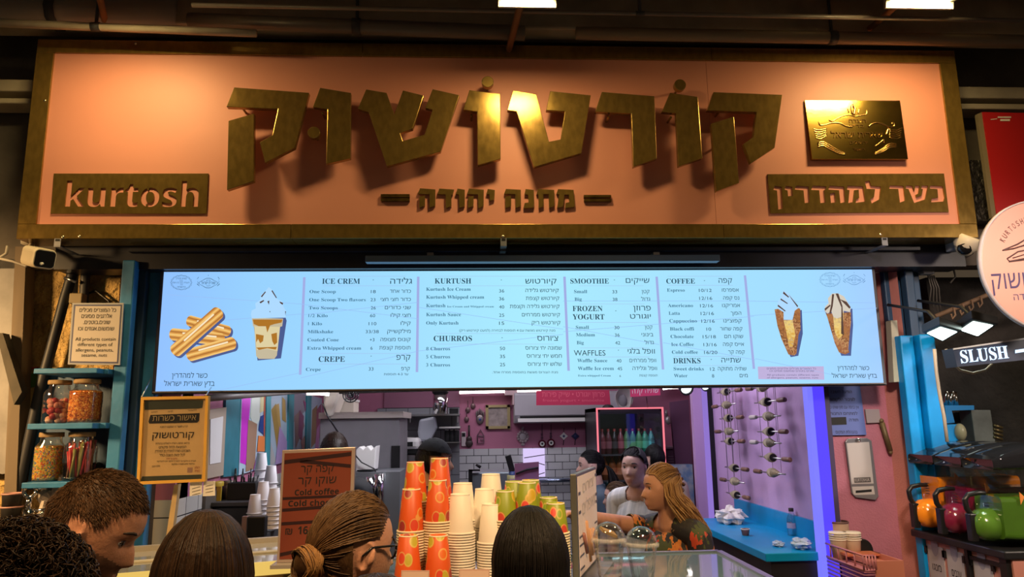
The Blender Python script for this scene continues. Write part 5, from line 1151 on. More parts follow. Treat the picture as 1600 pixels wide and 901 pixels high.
for s_,x0,x1,y,h in (('הרינו לאשר כי המקום הנמצא',250,293,668,2.6),('ברחוב מחנה יהודה ירושלים בבעלות',243,296,694,2.4),('הנמצאת תחת פיקוחנו',248,291,700.5,3.4),('והשגחתנו כשרה למהדרין מן המהדרין',242,297,706.5,3.4),('לכל ימות השנה כולל',249,289,713,3.4),('תעודה זו בתוקף עד לתאריך הנקוב ואין להעתיקה',245,306,721.5,2),('ובתנאי שיש משגיח במקום',268,304,726,2),('חותמת וחתימה',237,250,730,2.6),('הרבנות הראשית',236,246,645,2),('מספר תעודה',262,270,644,2),('לכבוד',293,307,642,2)): label_text(m,heb(s_),x0,x1,y,h,CERT,0,.01,dy=-.8)
part(m,'lettering',INK,t)
m=MB(); label_text(m,heb('בתוקף עד חודש'),260,277,717.5,2.4,CERT,0,.01); label_text(m,heb('ירושלים'),304,312,732,3,CERT,0,.01); label_text(m,heb('כשרות'),304,312,737,3,CERT,0,.01); part(m,'red_lettering',mat('red_ink',(.4,.06,.03),.6),t)
m=MB(); quad(m,[(293,730),(301,730),(300.5,738),(292.5,738)],CERT); part(m,'stamp',mat('stamp_pink',(.45,.28,.22),.6),t)
m=MB(); m.prism([P_(q,CY+.006) for q in i4],(0,.002,0)); part(m,'glass',glass('certificate_glass',(1,1,1),.05,.94),t)
m=MB(); m.tube([at(222,619,CY+.02),at(236,590,.2)],.003,5); m.tube([at(322,617,CY+.02),at(330,605,.2)],.003,5); part(m,'hanger',STEEL,t)

# ================================================================ right of the opening
t=W('notice','pale blue notice with printed lines on the pink jamb','notice',1316,680,.40); NY=.405
m=MB(); quad(m,[(1284,598),(1343,598),(1354,679),(1296,680)],NY,0,.008); part(m,'sheet',mat('blue_notice_paper',(.12,.17,.48),.6),t)  # blue LED light painted into the paper colour
m=MB()
for s_,x0,x1,y in (('הודעה חשובה',1297,1331,614),('לציבור הלקוחות',1295,1336,626),('אין כניסה עם מזון שאינו כשר',1292,1342,638),('למתחם החנות',1297,1340,648),('תודה',1327,1341,658),('בהנהלת המקום',1306,1340,677)): label_text(m,heb(s_),x0,x1,y,4.2,NY,0,.012)
quad(m,[(1294,652),(1322,651),(1323,663),(1295,664)],NY-.001); part(m,'lettering',INK,t)
t=W('switch_plate','blank grey switch plate beside the blue notice','switch plate',1366,660,.40); m=MB(); quad(m,[(1352,639),(1374,639),(1377,660),(1355,661)],.405,0,.012); part(m,'plate',mat('switch_grey',(.32,.27,.30),.5),t,bevel=.002)
t=W('mezuzah','slanted brown mezuzah case on the pink jamb','mezuzah',1385,705,.40); m=MB(); m.tube([at(1378,660,.40),at(1391,704,.40)],.013,10); part(m,'case',mat('mezuzah_brown',(.14,.10,.05),.5,.3,var=.2),t); m=MB(); m.ell(at(1377.5,657,.40),(.012,.01,.012),8,6); m.ell(at(1391.5,706,.40),(.012,.01,.012),8,6); part(m,'end_cap',mat('mezuzah_brown',(.14,.10,.05)),t)
t=W('plastic_sign','silver rounded tag sign with a white panel below the blue notice','sign',1350,782,.40)
m=MB(); q=[(1321,690),(1325,685),(1355,684),(1362,688),(1373,775),(1368,781),(1338,777),(1331,770)]; quad(m,q,.405,0,.012); part(m,'plate',mat('silver_plastic',(.20,.20,.23),.3,.3),t,bevel=.002)
m=MB(); quad(m,[(1323,692),(1358,690),(1365,755),(1331,756)],.4045,0,.001); quad(m,[(1331,760),(1365,759),(1367,772),(1334,773)],.4045,0,.001); part(m,'white_panel',mat('tag_white',(.50,.47,.48),.5),t)
m=MB(); quad(m,[(1334,746),(1360,745),(1361,753),(1335,754)],.4035); part(m,'dark_band',mat('tag_band',(.10,.09,.09),.5),t); m=MB(); label_text(m,'KURTOSHUK',1336,1359,752,4.5,.403,0,.02,dy=-.8); part(m,'band_lettering',mat('tag_white',(.5,.47,.48)),t)
m=MB(); quad(m,[(1337,766),(1362,764),(1362,768),(1337,770)],.4035); part(m,'black_mark',INK,t); m=MB(); p=at(1341,687,.40); m.lathe([(.007,-.003),(.011,-.003),(.011,.003),(.007,.003)],14,0,Matrix.Translation(p)@Matrix.Rotation(PI/2,4,'X')); part(m,'eyelet',CHROME,t)
# wire tray
TY=.10
zt2=at(1335,878,.2).z
t=wthing('wire_tray','pink wire tray fixed to the jamb holding cups and a pink box','tray',tuple(at(1340,878,.25)))
xa_=at(1283,860,.38).x; xb_=at(1366,879,.02).x; m=MB(); m.box((xa_+.02,.02,zt2-.012),(xb_,.40,zt2-.004)); part(m,'base',mat('pink_metal',(.45,.16,.18),.45),t)
m=MB()
fy=.02
for z in (zt2+.0,zt2+.06): m.tube([(xa_+.02,.40,z),(xa_+.02,fy,z),(xb_,fy,z)],.005,6)
for k in range(5): m.tube([(xa_+.02,fy+.38*k/5,zt2),(xa_+.02,fy+.38*k/5,zt2+.06)],.004,5)
for k in range(5): x=xa_+.02+(xb_-xa_)*.2*k; m.tube([(x,fy,zt2),(x,fy,zt2+.06)],.004,5)
part(m,'rail',mat('pink_metal',(.45,.16,.18)),t)
m=MB()
for k in range(7): z=zt2-.004-.018*k; m.tube([(xa_+.02,fy,z),(xb_,fy,z)],.004,5); m.tube([(xa_+.02,.38,z),(xa_+.02,fy,z)],.004,5)
part(m,'wire_side',mat('plum_wire',(.28,.10,.15),.4),t)
def lidded(px,Y,label):
    p=at(px,870,Y); p.z=zt2-.004; t=thing('paper_cup',label,'cup',tuple(p)); m=MB(); m.lathe([(.0001,0),(.030,0),(.040,.10)],22); part(m,'body',mat('cream_cup',(.62,.50,.38),.6),t); m=MB(); 
    for k in range(3): m.lathe([(.0405,.085+.01*k),(.043,.088+.01*k),(.0405,.092+.01*k)],22)
    m.lathe([(.042,.115),(.043,.12),(.039,.124),(.0001,.124)],22); part(m,'rim',mat('white_cup',(.72,.66,.58),.5),t)
lidded(1312,.32,'left of the two stacked white cups on the pink wire tray'); lidded(1334,.31,'right of the two stacked white cups on the pink wire tray, beside the black holder')
p=at(1314,868,.385); p.z=zt2-.004; t=thing('cardboard_cup_holder','brown paper tub behind the white cups','tub',tuple(p)); m=MB(); m.lathe([(.0001,0),(.045,0),(.048,.16),(.046,.16)],22); part(m,'body',mat('kraft_paper',(.34,.22,.17),.7),t); m=MB(); m.lathe([(.048,.155),(.051,.16),(.046,.165)],22); part(m,'rim',mat('dark_rim',(.12,.06,.06),.5),t)
p=at(1352,868,.30); p.z=zt2-.004; t=thing('napkin_holder','black rounded napkin holder beside the white cups','holder',tuple(p)); m=MB(); pr=[(-.045,0,0)]+[(.045*math.cos(a)*-1,0,.035+.055*math.sin(a)) for a in [PI*k/12 for k in range(13)]]+[(.045,0,0)]; m.prism(pr,(0,.07,0)); part(m,'shell',BLACK,t,bevel=.006)
t=W('pink_box','salmon box with an open top standing in the wire tray','box',1392,895,.05)
a=at(1366,879,.04); b_=at(1412,879,.04); z1_=at(1385,876,.04).z; m=MB(); zb_=zt2-.2
m.box((a.x,.04,zb_),(b_.x,.05,z1_)); m.box((a.x,.34,zb_),(b_.x,.35,z1_+.02)); m.box((a.x,.05,zb_),(a.x+.008,.34,z1_)); m.box((b_.x-.008,.05,zb_),(b_.x,.34,z1_)); m.box((a.x,.05,zb_),(b_.x,.34,zb_+.01)); m.box((a.x,.05,z1_-.03),(b_.x,.34,z1_-.025)); part(m,'shell',mat('salmon_box',(.52,.19,.13),.5),t)
m=MB(); m.box((a.x-.03,.22,z1_-.01),(b_.x,.345,z1_)); part(m,'back_flap',mat('orange_flap',(.50,.15,.08),.5),t)
# cream box behind the menu end, dark recess with cables
t=W('fuse_box','pale cream fuse box at the right end of the menu board','box',1399,598,.28); m=MB(); quad(m,[(1392,500),(1402,500),(1413,596),(1397,597)],.27,0,.05); part(m,'cover',mat('cream_cover',(.42,.42,.33),.5),t,bevel=.003)
# dome camera
t=W('security_camera','white dome security camera under the right corner of the sign','camera',1506,385,.05); c=at(1508,384,.02); mt=Matrix.Translation(c)@Euler((.5,.35,0)).to_matrix().to_4x4(); m=MB(); m.lathe([(.0001,.05),(.045,.05),(.055,.04),(.055,.0),(.046,-.015)],24,0,mt); part(m,'housing',CW,t); m=MB(); m.ell(c,(.044,.044,.05),20,12,0,mt@Matrix.Translation(-c)@Matrix.Translation((0,0,-.012)) if False else None); part(m,'ball',CW,t)
d=(CAM-c); d.normalize(); d=(d+Vector((-.1,0,-.35))).normalized(); q=d.to_track_quat('Z','Y').to_matrix().to_4x4(); m=MB(); m.lathe([(.0001,.052),(.026,.050),(.032,.04)],20,0,Matrix.Translation(c)@q); part(m,'lens',mat('glossy_black',(.008,.008,.01)),t)
m=MB(); m.cbox(at(1494,383,.1),(.05,.1,.05)); part(m,'mount',mat('mount_blue',(.3,.35,.45),.5),t,bevel=.006)
t=W('junction_box','small white junction box with dangling cables right of the menu board','junction box',1447,428,.3); m=MB(); m.cbox(at(1447,423,.3),(.06,.05,.04)); part(m,'body',mat('box_white',(.40,.43,.50),.5),t,bevel=.003); m=MB()
for k in range(4): m.tube([at(1450+3*k,430,.3),at(1455+4*k,450,.31),at(1452+6*k,475+5*k,.31)],.004,5)
m.tube([at(1455,422,.3),at(1485,415,.3),at(1520,395,.3)],.006,5); m.tube([at(1490,420,.3),at(1493,432,.3),at(1485,442,.3)],.005,5); part(m,'cable',mat('dark_cable',(.06,.055,.05),.5),t)
t=W('hanger_rail','rusty rail with hooks behind the round sign','rail',1480,500,.2); m=MB(); m.tube([at(1462,494,.2),at(1540,462,.2),at(1600,445,.2)],.012,6); part(m,'bar',mat('rusty_bar',(.16,.10,.06),.7,0,var=.3),t); m=MB()
for k in range(4): x=1490+k*14; y=484-6*k; m.tube([at(x,y-4,.18),at(x+3,y+8,.18),at(x-2,y+14,.18),at(x-4,y+6,.18)],.005,6)
part(m,'hook',mat('rusty_bar',(.16,.10,.06)),t)
# the two small flood lamps over the slush sign
LENSW=emis('cool_flood_lens',(.80,1.0,.92),11.0)
def floodz(quad_,Z,label):
    c=sum((atz(*q,Z) for q in quad_),Vector())/4; t=wthing('flood_lamp',label,'lamp',tuple(c)); pts=[atz(*q,Z) for q in quad_]
    m=MB(); big=[c+(p-c)*1.32 for p in pts]; n=len(pts)
    m.prism([p+Vector((0,0,.012)) for p in big],(0,0,.035)); part(m,'housing',mat('lamp_black',(.02,.02,.02),.5),t,bevel=.004)
    m=MB(); m.add([p+Vector((0,0,.010)) for p in pts],[(3,2,1,0)]); 
    o=part(m,'lens',LENSW,t)
    if o.data.polygons[0].normal.z>0: o.data.flip_normals()
    m=MB(); m.tube([c+Vector((0,.0,.05)),c+Vector((0,.08,.12)),Vector((c.x,.2,c.z+.2))],.008,6); part(m,'bracket',mat('lamp_black',(.02,.02,.02)),t)
floodz([(1449,524),(1470,515),(1496,522),(1473,535)],2.20,'left of the two lit cool white floodlights above the slush sign')
floodz([(1501,519),(1521,506),(1552,512),(1528,528)],2.22,'right of the two lit cool white floodlights above the slush sign')
# lit SLUSH sign
SLY=-.55
t=W('slush_sign','dark box sign with glowing white SLUSH lettering','sign',1560,570,SLY)
c4=[(1489,544),(1640,522),(1640,558),(1496,573)]; p4=[at(*q,SLY) for q in c4]; m=MB(); m.prism(p4,(0,.07,0)); part(m,'case',mat('slush_case',(.035,.05,.09),.4),t)
m=MB(); m.prism([p4[0]+Vector((0,-.003,0)),p4[1]+Vector((0,-.003,0)),p4[1]+Vector((0,-.003,-.006)),p4[0]+Vector((0,-.003,-.006))],(0,.004,0)); part(m,'top_edge',mat('pale_edge',(.5,.55,.6),.3),t)
m=MB(); upv=(p4[0]-p4[3]); upv.normalize()
text_on(m,serif('SLUSH'),at(1503,567,SLY-.004),at(1577,559,SLY-.004),20/F_PX*2.75,Vector((-.05,0,1)),(0,-1,0),0,off=.028,thick=.003)
m.prism([at(*q,SLY-.004) for q in ((1587,546.5),(1600,544.5),(1600,549.5),(1587,551.5))],(0,.003,0)); part(m,'glowing_lettering',emis('slush_glow',(.62,.80,1.0),1.6),t)
m=MB(); m.tube([at(*q,-.45) for q in ((1478,545),(1482,560),(1500,578),(1520,583),(1540,578),(1550,568))],.005,6); m.tube([at(*q,-.42) for q in ((1460,545),(1463,580),(1468,615),(1475,650),(1480,690))],.007,6); part(m,'cable',mat('cable_white',(.5,.46,.40)),t)
# round blade sign
RC=at(1634,414,-.72); RR=.248
t=wthing('round_sign','round pink blade sign with a line drawing and a Hebrew name','sign',tuple(RC)); yawr=0.0
mt=Matrix.Translation(RC)@Matrix.Rotation(yawr,4,'Z')@Matrix.Rotation(PI/2,4,'X')
m=MB(); m.lathe([(.0001,.0),(RR-.006,0),(RR,-.004),(RR,-.014),(RR-.004,-.018),(.0001,-.018)],64,0,mt); part(m,'face',mat('round_sign_pink',(.66,.36,.30),.45),t)
m=MB(); m.lathe([(RR-.001,.001),(RR+.004,.001),(RR+.004,-.019),(RR-.001,-.019)],64,0,mt); part(m,'rim',mat('round_rim',(.45,.42,.45),.4),t)
V3=lambda x,y,z=.0012: mt@Vector((x,y,z))
m=MB(); s_='KURTOSHUK'
def RP(px,py,z=.0012):
    p=at(px,py,-.72); return Vector((p.x,p.y-z,p.z))
for k,ch in enumerate(s_):
    a=math.radians(148-5.9*k); R_=.172
    c=Vector((R_*math.cos(a),R_*math.sin(a))); tx=Vector((math.sin(a),-math.cos(a))); wd=.0105 if ch!='U' else .0115
    text_on(m,ch,V3(*(c-tx*wd*.5)),V3(*(c+tx*wd*.5)),.021,V3(*(c*1.1))-V3(*c),V3(0,0,1)-V3(0,0,0),0)
part(m,'arc_lettering',mat('brown_ink',(.10,.05,.05),.5),t)
m=MB()
def st(l,r=.0028): m.tube([RP(x,y,.001) for x,y in l],r,5)
st([(1566,391),(1590,381),(1625,360)]); st([(1566,391),(1584,388),(1600,383),(1640,366)]); st([(1573,404),(1590,393),(1620,387),(1650,382)]); st([(1573,404),(1577,408),(1610,402),(1648,395)]); st([(1582,403),(1605,396),(1640,391)],.002); st([(1576,409),(1600,406),(1640,402)],.002); part(m,'line_drawing',mat('brown_ink',(.10,.05,.05)),t)
m=MB(); text_on(m,heb('קורטושוק'),RP(1551,452),RP(1668,446),.058,V3(0,1)-V3(0,0),V3(0,0,1)-V3(0,0,0),.0,off=.03); text_on(m,heb('מחנה יהודה'),RP(1584,469),RP(1662,465),.022,V3(0,1)-V3(0,0),V3(0,0,1)-V3(0,0,0),0,off=.01); part(m,'name_lettering',mat('violet_ink',(.07,.05,.14),.5),t)
m=MB(); c=V3(0,0); m.tube([V3(RR-.01,.0,-.009),V3(RR+.25,.0,-.009)],.012,8); part(m,'arm',BLACK,t)
# red sign and duct at the upper right
t=W('red_sign','red box sign with a faint white mark above the round pink sign','sign',1580,325,.12); m=MB(); quad(m,[(1535,175),(1680,178),(1690,360),(1558,338)],.1,0,.03); part(m,'face',mat('red_acrylic',(.42,.012,.015),.4),t); m=MB(); quad(m,[(1527,178),(1535,175),(1558,338),(1550,340)],.105,0,.02); part(m,'edge',mat('sign_edge',(.20,.16,.10),.5),t); m=MB(); quad(m,[(1559,182),(1580,182),(1580,184),(1559,184)],.098); quad(m,[(1563,186),(1578,186),(1578,189),(1563,189)],.098); quad(m,[(1548,186),(1558,185),(1558,186),(1548,187)],.098); part(m,'white_mark',PAPERW,t)
m=MB(); quad(m,[(1512,250),(1548,250),(1556,345),(1526,345)],.2,0,.1); simple('punched_metal_plate','dark bumpy metal plate between the sign and the red box','plate',m,mat('bumpy_metal',(.06,.055,.05),.35,.6,bump=1.0,bscale=45,var=.4,vscale=30))
def duct(name,label,px0,px1,y0,y1,Y,m_,cat='duct'):
    m=MB(); a=at(px0,y1,Y); b_=at(px1,y0,Y); m.box((min(a.x,b_.x),Y,a.z),(max(a.x,b_.x),Y+.12,b_.z)); simple(name,label,cat,m,m_,bevel=.006)
duct('wide_duct','wide beige duct on the wall left of the sign',-120,52,124,141,.15,PIPE); duct('narrow_duct','narrow beige duct below the wide one left of the sign',-120,48,153,160,.15,PIPE)
GP=mat('grey_duct',(.34,.30,.25),.5,0,var=.1)
duct('wide_duct','wide grey duct on the wall right of the sign',1499,1720,137,153,.15,GP); duct('narrow_duct','narrow grey duct below the wide one right of the sign',1503,1720,163,170,.15,GP)
# overhead pipes and fittings under the market ceiling
def pipe(label,c0,c1,Y,r,m_,name='overhead_pipe'):
    t=wthing(name,label,'pipe',tuple(at(*c0,Y))); m=MB(); m.tube([at(*c0,Y),at(*c1,Y)],r,10); part(m,'pipe',m_,t); m=MB(); p=at((c0[0]+c1[0])/2,(c0[1]+c1[1])/2,Y); m.tube([p,Vector((p.x,p.y,4.0))],.008,6); m.tube([p-Vector((.02,0,0)),p+Vector((.02,0,0))],r*1.15,10); part(m,'hanger',mat('dark_conduit',(.05,.05,.055)),t)
pipe('fat grey overhead pipe above the left half of the sign',(-100,12),(280,25),-.05,.075,mat('grey_overhead_pipe',(.34,.30,.27),.5))
pipe('slim tan overhead pipe crossing above the sign on the left',(-100,32),(400,52),-.15,.018,PIPE)
pipe('dark overhead pipe above the middle of the sign',(295,32),(820,52),-.1,.035,mat('dark_overhead_pipe',(.16,.13,.11),.4))
pipe('brown overhead pipe above the right half of the sign',(900,52),(1700,66),-.1,.03,mat('brown_overhead_pipe',(.26,.20,.14),.5))
pipe('thin dark overhead pipe nearest the ceiling ribs',(300,8),(1700,34),-.3,.01,mat('dark_overhead_pipe',(.16,.13,.11)))
# electric boxes behind the slush machine
t=W('electric_box','old grey electric box in a blue frame behind the slush machine','electric box',1520,700,.5); m=MB(); quad(m,[(1517,640),(1548,640),(1556,692),(1524,692)],.5,0,.1); part(m,'box',mat('old_grey_box',(.16,.18,.17),.5,0,var=.25),t,bevel=.004); m=MB(); quad(m,[(1476,633),(1522,633),(1522,640),(1487,641),(1492,660),(1480,661)],.48,0,.05); part(m,'frame',BLUE_R,t)
t=W('blue_meter','bright blue meter box with a clear cover behind the slush machine','meter',1495,690,.45); m=MB(); quad(m,[(1476,664),(1497,662),(1500,690),(1480,690)],.42,0,.08); part(m,'box',BLUE_R,t,bevel=.004); m=MB(); m.ell(at(1500,675,.42),(.03,.03,.045),12,8); part(m,'cover',mat('yellowed_plastic',(.35,.33,.22),.3),t)
m=MB(); 
for k in range(2): m.tube([at(1477+9*k,633,.52),at(1479+9*k,612,.52),at(1483+9*k,612,.52),at(1485+9*k,634,.52)],.012,8)
simple('pipe_bend','pair of shiny pipe bends above the blue frame','pipe',m,CHROME)
m=MB(); 
for k in range(4): m.tube([at(1552,664+6*k,.5),at(1566,668+6*k,.5)],.008,6)
simple('cable_glands','row of brass cable glands on the electric box','cable glands',m,mat('dull_brass',(.25,.2,.1),.4,.8))
m=MB(); m.tube([at(*q,.28) for q in ((1415,652),(1425,668),(1440,677),(1452,677))],.006,6); m.tube([at(*q,.28) for q in ((1415,660),(1428,676),(1444,681),(1452,679))],.005,6); simple('grey_cable','pair of grey cables looping between the pink wall and the blue post','cable',m,mat('grey_cable',(.3,.3,.3),.4))
# ================================================================ slush machine
slush=wthing('slush_machine','three bowl slush machine with orange, red and green drinks','slush machine',tuple(at(1500,850,.0)))
OX=at(1446,770,.18).x; zbase=at(1430,830,.18).z; ztop=at(1430,722,.18).z
bw=.175; H=ztop-zbase; BL=.40
MK=[((.80,.24,.004),'orange'),((.16,.004,.03),'dark red'),((.065,.17,.012),'green')]
BG=glass('bowl_glass',(.97,.97,.97),.03,.975,.10)
ys=[.16,-.04,-.24]
def bowlsec(y0,w_,x,z0_,z1_,r=.03,n=5):
    o=[]
    for cy,cz,a0 in ((w_/2-r,z1_-r,0),(-(w_/2-r),z1_-r,90),(-(w_/2-r),z0_+r,180),(w_/2-r,z0_+r,270)):
        for k in range(n): a=math.radians(a0+90*k/(n-1)); o.append((x,y0+cy+r*math.cos(a),cz+r*math.sin(a)))
    return o
I4=Matrix.Identity(4)
def loft(m,secs,mi=0,caps=True,smooth=True):
    n=len(secs[0]); vs=[p for s in secs for p in s]; fs=[(i*n+j,(i+1)*n+j,(i+1)*n+(j+1)%n,i*n+(j+1)%n) for i in range(len(secs)-1) for j in range(n)]
    if caps: fs+=[tuple(range(n))[::-1],tuple((len(secs)-1)*n+k for k in range(n))]
    m.add(vs,fs,mi,smooth)
for (col,nm),y in zip(MK,ys):
    liq=mat('%s_slush'%nm.replace(' ','_'),col,.25,0,coat=.6,var=.08,vscale=12)
    m=MB(); loft(m,[bowlsec(y,bw,OX+.02,zbase+.05,ztop),bowlsec(y,bw,OX,zbase+.03,ztop-.01),bowlsec(y,bw,OX+BL,zbase,ztop)][1:],0,True); bowl=part(m,'bowl',BG,slush)
    fl=ztop-H*(.20 if nm=='orange' else .30 if nm=='dark red' else .36)
    m=MB(); loft(m,[bowlsec(y,bw-.012,OX+.006,zbase+.035,fl,.02),bowlsec(y,bw-.012,OX+BL-.006,zbase+.01,fl,.02)],0,True,False); L_=part(m,'drink',liq,bowl); L_['label']=nm+' slush drink'
    # rounded evaporator nose with the spigot
    m=MB(); cz=zbase+.085; R_=.066
    m.lathe([(.0001,-.075),(R_*.55,-.07),(R_*.9,-.045),(R_,-.01),(R_,.30),(.0001,.30)],24,0,Matrix.Translation((OX,y,cz))@Matrix.Rotation(PI/2,4,'Y')); part(m,'front_nose',mat('%s_nose'%nm.replace(' ','_'),tuple(min(1,c*1.25+.01) for c in col),.2,0,coat=.8),bowl)
    m=MB(); m.box((OX-.088,y-.018,zbase+.02),(OX-.06,y+.018,zbase+.13)); m.tube([(OX-.07,y,zbase+.12),(OX-.088,y,zbase+.15),(OX-.092,y,zbase+.185),(OX-.075,y,zbase+.205),(OX-.03,y,zbase+.212),(OX+.0,y,zbase+.21)],[.011,.011,.011,.011,.010,.009],10); part(m,'tap',BLACK,bowl,bevel=.004)
    m=MB(); m.prism([(OX+.08,y-bw/2-.003,fl-.03),(OX+.08,y-bw/2-.003,fl+.02),(OX+.1,y-bw/2-.003,fl)][::1],(0,.002,0)); part(m,'fill_mark',mat('fill_mark_orange',(.7,.25,.05),.5),bowl)
    m=MB(); loft(m,[bowlsec(y,bw+.018,OX-.02+(BL+.05)*k/10,ztop-.005,ztop+.022+.075*math.sin(PI*(.06+.72*k/10)),.012+.012*math.sin(PI*k/10)) for k in range(11)],0,True,True); part(m,'lid',mat('glossy_lid',(.012,.013,.016),.08),bowl)
    m=MB()
    for k in range(5): m.prism([(OX-.0015,y-.015,fl-.03-.012*k),(OX-.0015,y+.015,fl-.03-.012*k),(OX-.0015,y+.015,fl-.033-.012*k),(OX-.0015,y-.015,fl-.033-.012*k)],(.001,0,0))
    part(m,'scale_marks',INK,bowl)
m=MB(); m.box((OX-.035,ys[2]-.12,zbase-.035),(OX+BL+.05,ys[0]+.12,zbase-.002)); part(m,'drip_tray',mat('tray_black',(.014,.014,.016),.4),slush,bevel=.006)
m=MB(); m.box((OX+.0,ys[2]-.11,zbase-.45),(OX+BL+.04,ys[0]+.11,zbase-.035)); part(m,'body',mat('machine_pink',(.56,.24,.19),.5),slush)
LBL=mat('label_card',(.48,.44,.45),.4)
# label cards on the front of the machine
for k,(y,s_) in enumerate(zip((.15,.01,-.17),('מנגו','ענבים',''))):
    m=MB(); m.box((OX-.004,y-.062,zbase-.42),(OX,y+.058,zbase-.06)); part(m,'flavour_card',LBL,slush,bevel=.002)
    m=MB(); m.disc((OX-.0045,y,zbase-.062),.026,20,0,(-1,0,0),.045); part(m,'card_drop',mat('card_grey',(.32,.30,.36),.4),slush)
    if s_: 
        m=MB(); text_on(m,heb(s_),(OX-.005,y+.03,zbase-.17),(OX-.005,y-.035,zbase-.17),.028,(0,0,1),(-1,0,0),0,off=.05); text_on(m,'MANGO' if k==0 else 'GRAPE',(OX-.005,y+.03,zbase-.235),(OX-.005,y-.035,zbase-.235),.022,(0,0,1),(-1,0,0),0,off=.04); part(m,'flavour_lettering',INK,slush)
    m=MB(); 
    for dy in (-.07,.066): m.box((OX-.012,y+dy-.008,zbase-.10),(OX-.003,y+dy+.008,zbase-.07))
    part(m,'card_clip',BLACK,slush)
m=MB(); m.box((OX-.02,-.105,zbase-.45),(OX+.02,-.085,zbase-.03)); m.box((OX-.02,-.34,zbase-.45),(OX+.03,-.30,zbase-.03)); m.box((OX-.015,-.30,zbase-.075),(OX+.0,-.10,zbase-.06)); part(m,'post',BLACK,slush)
m=MB(); m.box((OX+.02,ys[2]-.1,0),(OX+BL+.02,ys[0]+.1,zbase-.45)); tag(m.build('machine_stand',mat('stand_black',(.02,.02,.022),.5)),'dark stand carrying the slush machine','stand')
# ================================================================ serving counter with a glass top
CZ=1.36; CY0,CY1=-1.22,-.42
cx0=-.62; cx1=atz(1194,899,CZ).x
t=wthing('display_counter','long glass topped display counter across the front of the shop','counter',((cx0+cx1)/2,-.8,0))
m=MB(); m.box((cx0,CY0+.03,.05),(cx1,CY1-.03,CZ-.10)); part(m,'body',mat('counter_front',(.08,.06,.05),.5),t)
m=MB(); m.box((cx0,CY0,CZ-.012),(cx1,CY1,CZ)); part(m,'glass_top',mat('counter_glass',(.13,.24,.31),.05,0,coat=.9,spec=1.0),t,bevel=.003)  # reflection of menu and ceiling put into the blue-grey glass colour
m=MB(); m.box((cx0,CY1-.012,CZ-.05),(cx1,CY1+.012,CZ+.006)); m.box((cx0,CY0-.012,CZ-.05),(cx1,CY0+.012,CZ-.013)); m.box((cx1-.012,CY0,CZ-.05),(cx1+.012,CY1,CZ+.006)); part(m,'edge_trim',STEEL,t)
m=MB(); m.box((cx0+.02,CY0+.02,CZ-.10),(cx1-.02,CY0+.04,CZ-.05)); part(m,'lit_strip',emis('counter_strip',(1.0,.70,.25),.9),t)
# left display case, turned a little, with a lit yellow rail
a=Vector((atz(150,897,CZ).x,atz(150,897,CZ).y,0)); b_=Vector((-.63,-.78,0))
L0=atz(180,897,CZ); L1=atz(480,873,CZ)
d=(L1-L0); d.z=0; d.normalize(); nrm=Vector((-d.y,d.x,0))
t=wthing('display_case','low glass display case with a glowing yellow rail at the left','display case',(L0.x,L0.y,0))
def cb(lo,hi,mi=0,m=None):
    m.box(lo,hi,mi,Matrix.Translation((L0.x,L0.y,0))@Matrix((( d.x,nrm.x,0,0),(d.y,nrm.y,0,0),(0,0,1,0),(0,0,0,1))))
LL=(L1-L0).length-.015
m=MB(); cb((-.55,.02,.05),(LL,.50,CZ-.09),m=m); part(m,'body',mat('case_front',(.20,.12,.05),.5),t)
m=MB(); cb((-.55,0,CZ-.045),(LL,.02,CZ),m=m); part(m,'lit_rail',emis('yellow_rail',(.95,.62,.14),.85),t)
m=MB(); cb((-.55,.02,CZ-.012),(LL,.50,CZ),m=m); part(m,'glass_top',mat('case_glass',(.34,.34,.30),.08,0,coat=.5),t)
m=MB(); cb((-.55,.49,CZ-.04),(LL,.52,CZ+.02),m=m); part(m,'back_rail',mat('pale_rail',(.50,.45,.38),.3,.4),t)
m=MB(); cb((-.55,.20,CZ+.0005),(LL,.24,CZ+.006),m=m); part(m,'divider',mat('pale_bar',(.55,.50,.35),.4),t)
m=MB(); cb((-.55,.0,CZ-.09),(LL,.03,CZ-.047),m=m); part(m,'brown_rail',mat('brown_rail',(.14,.09,.04),.4),t)
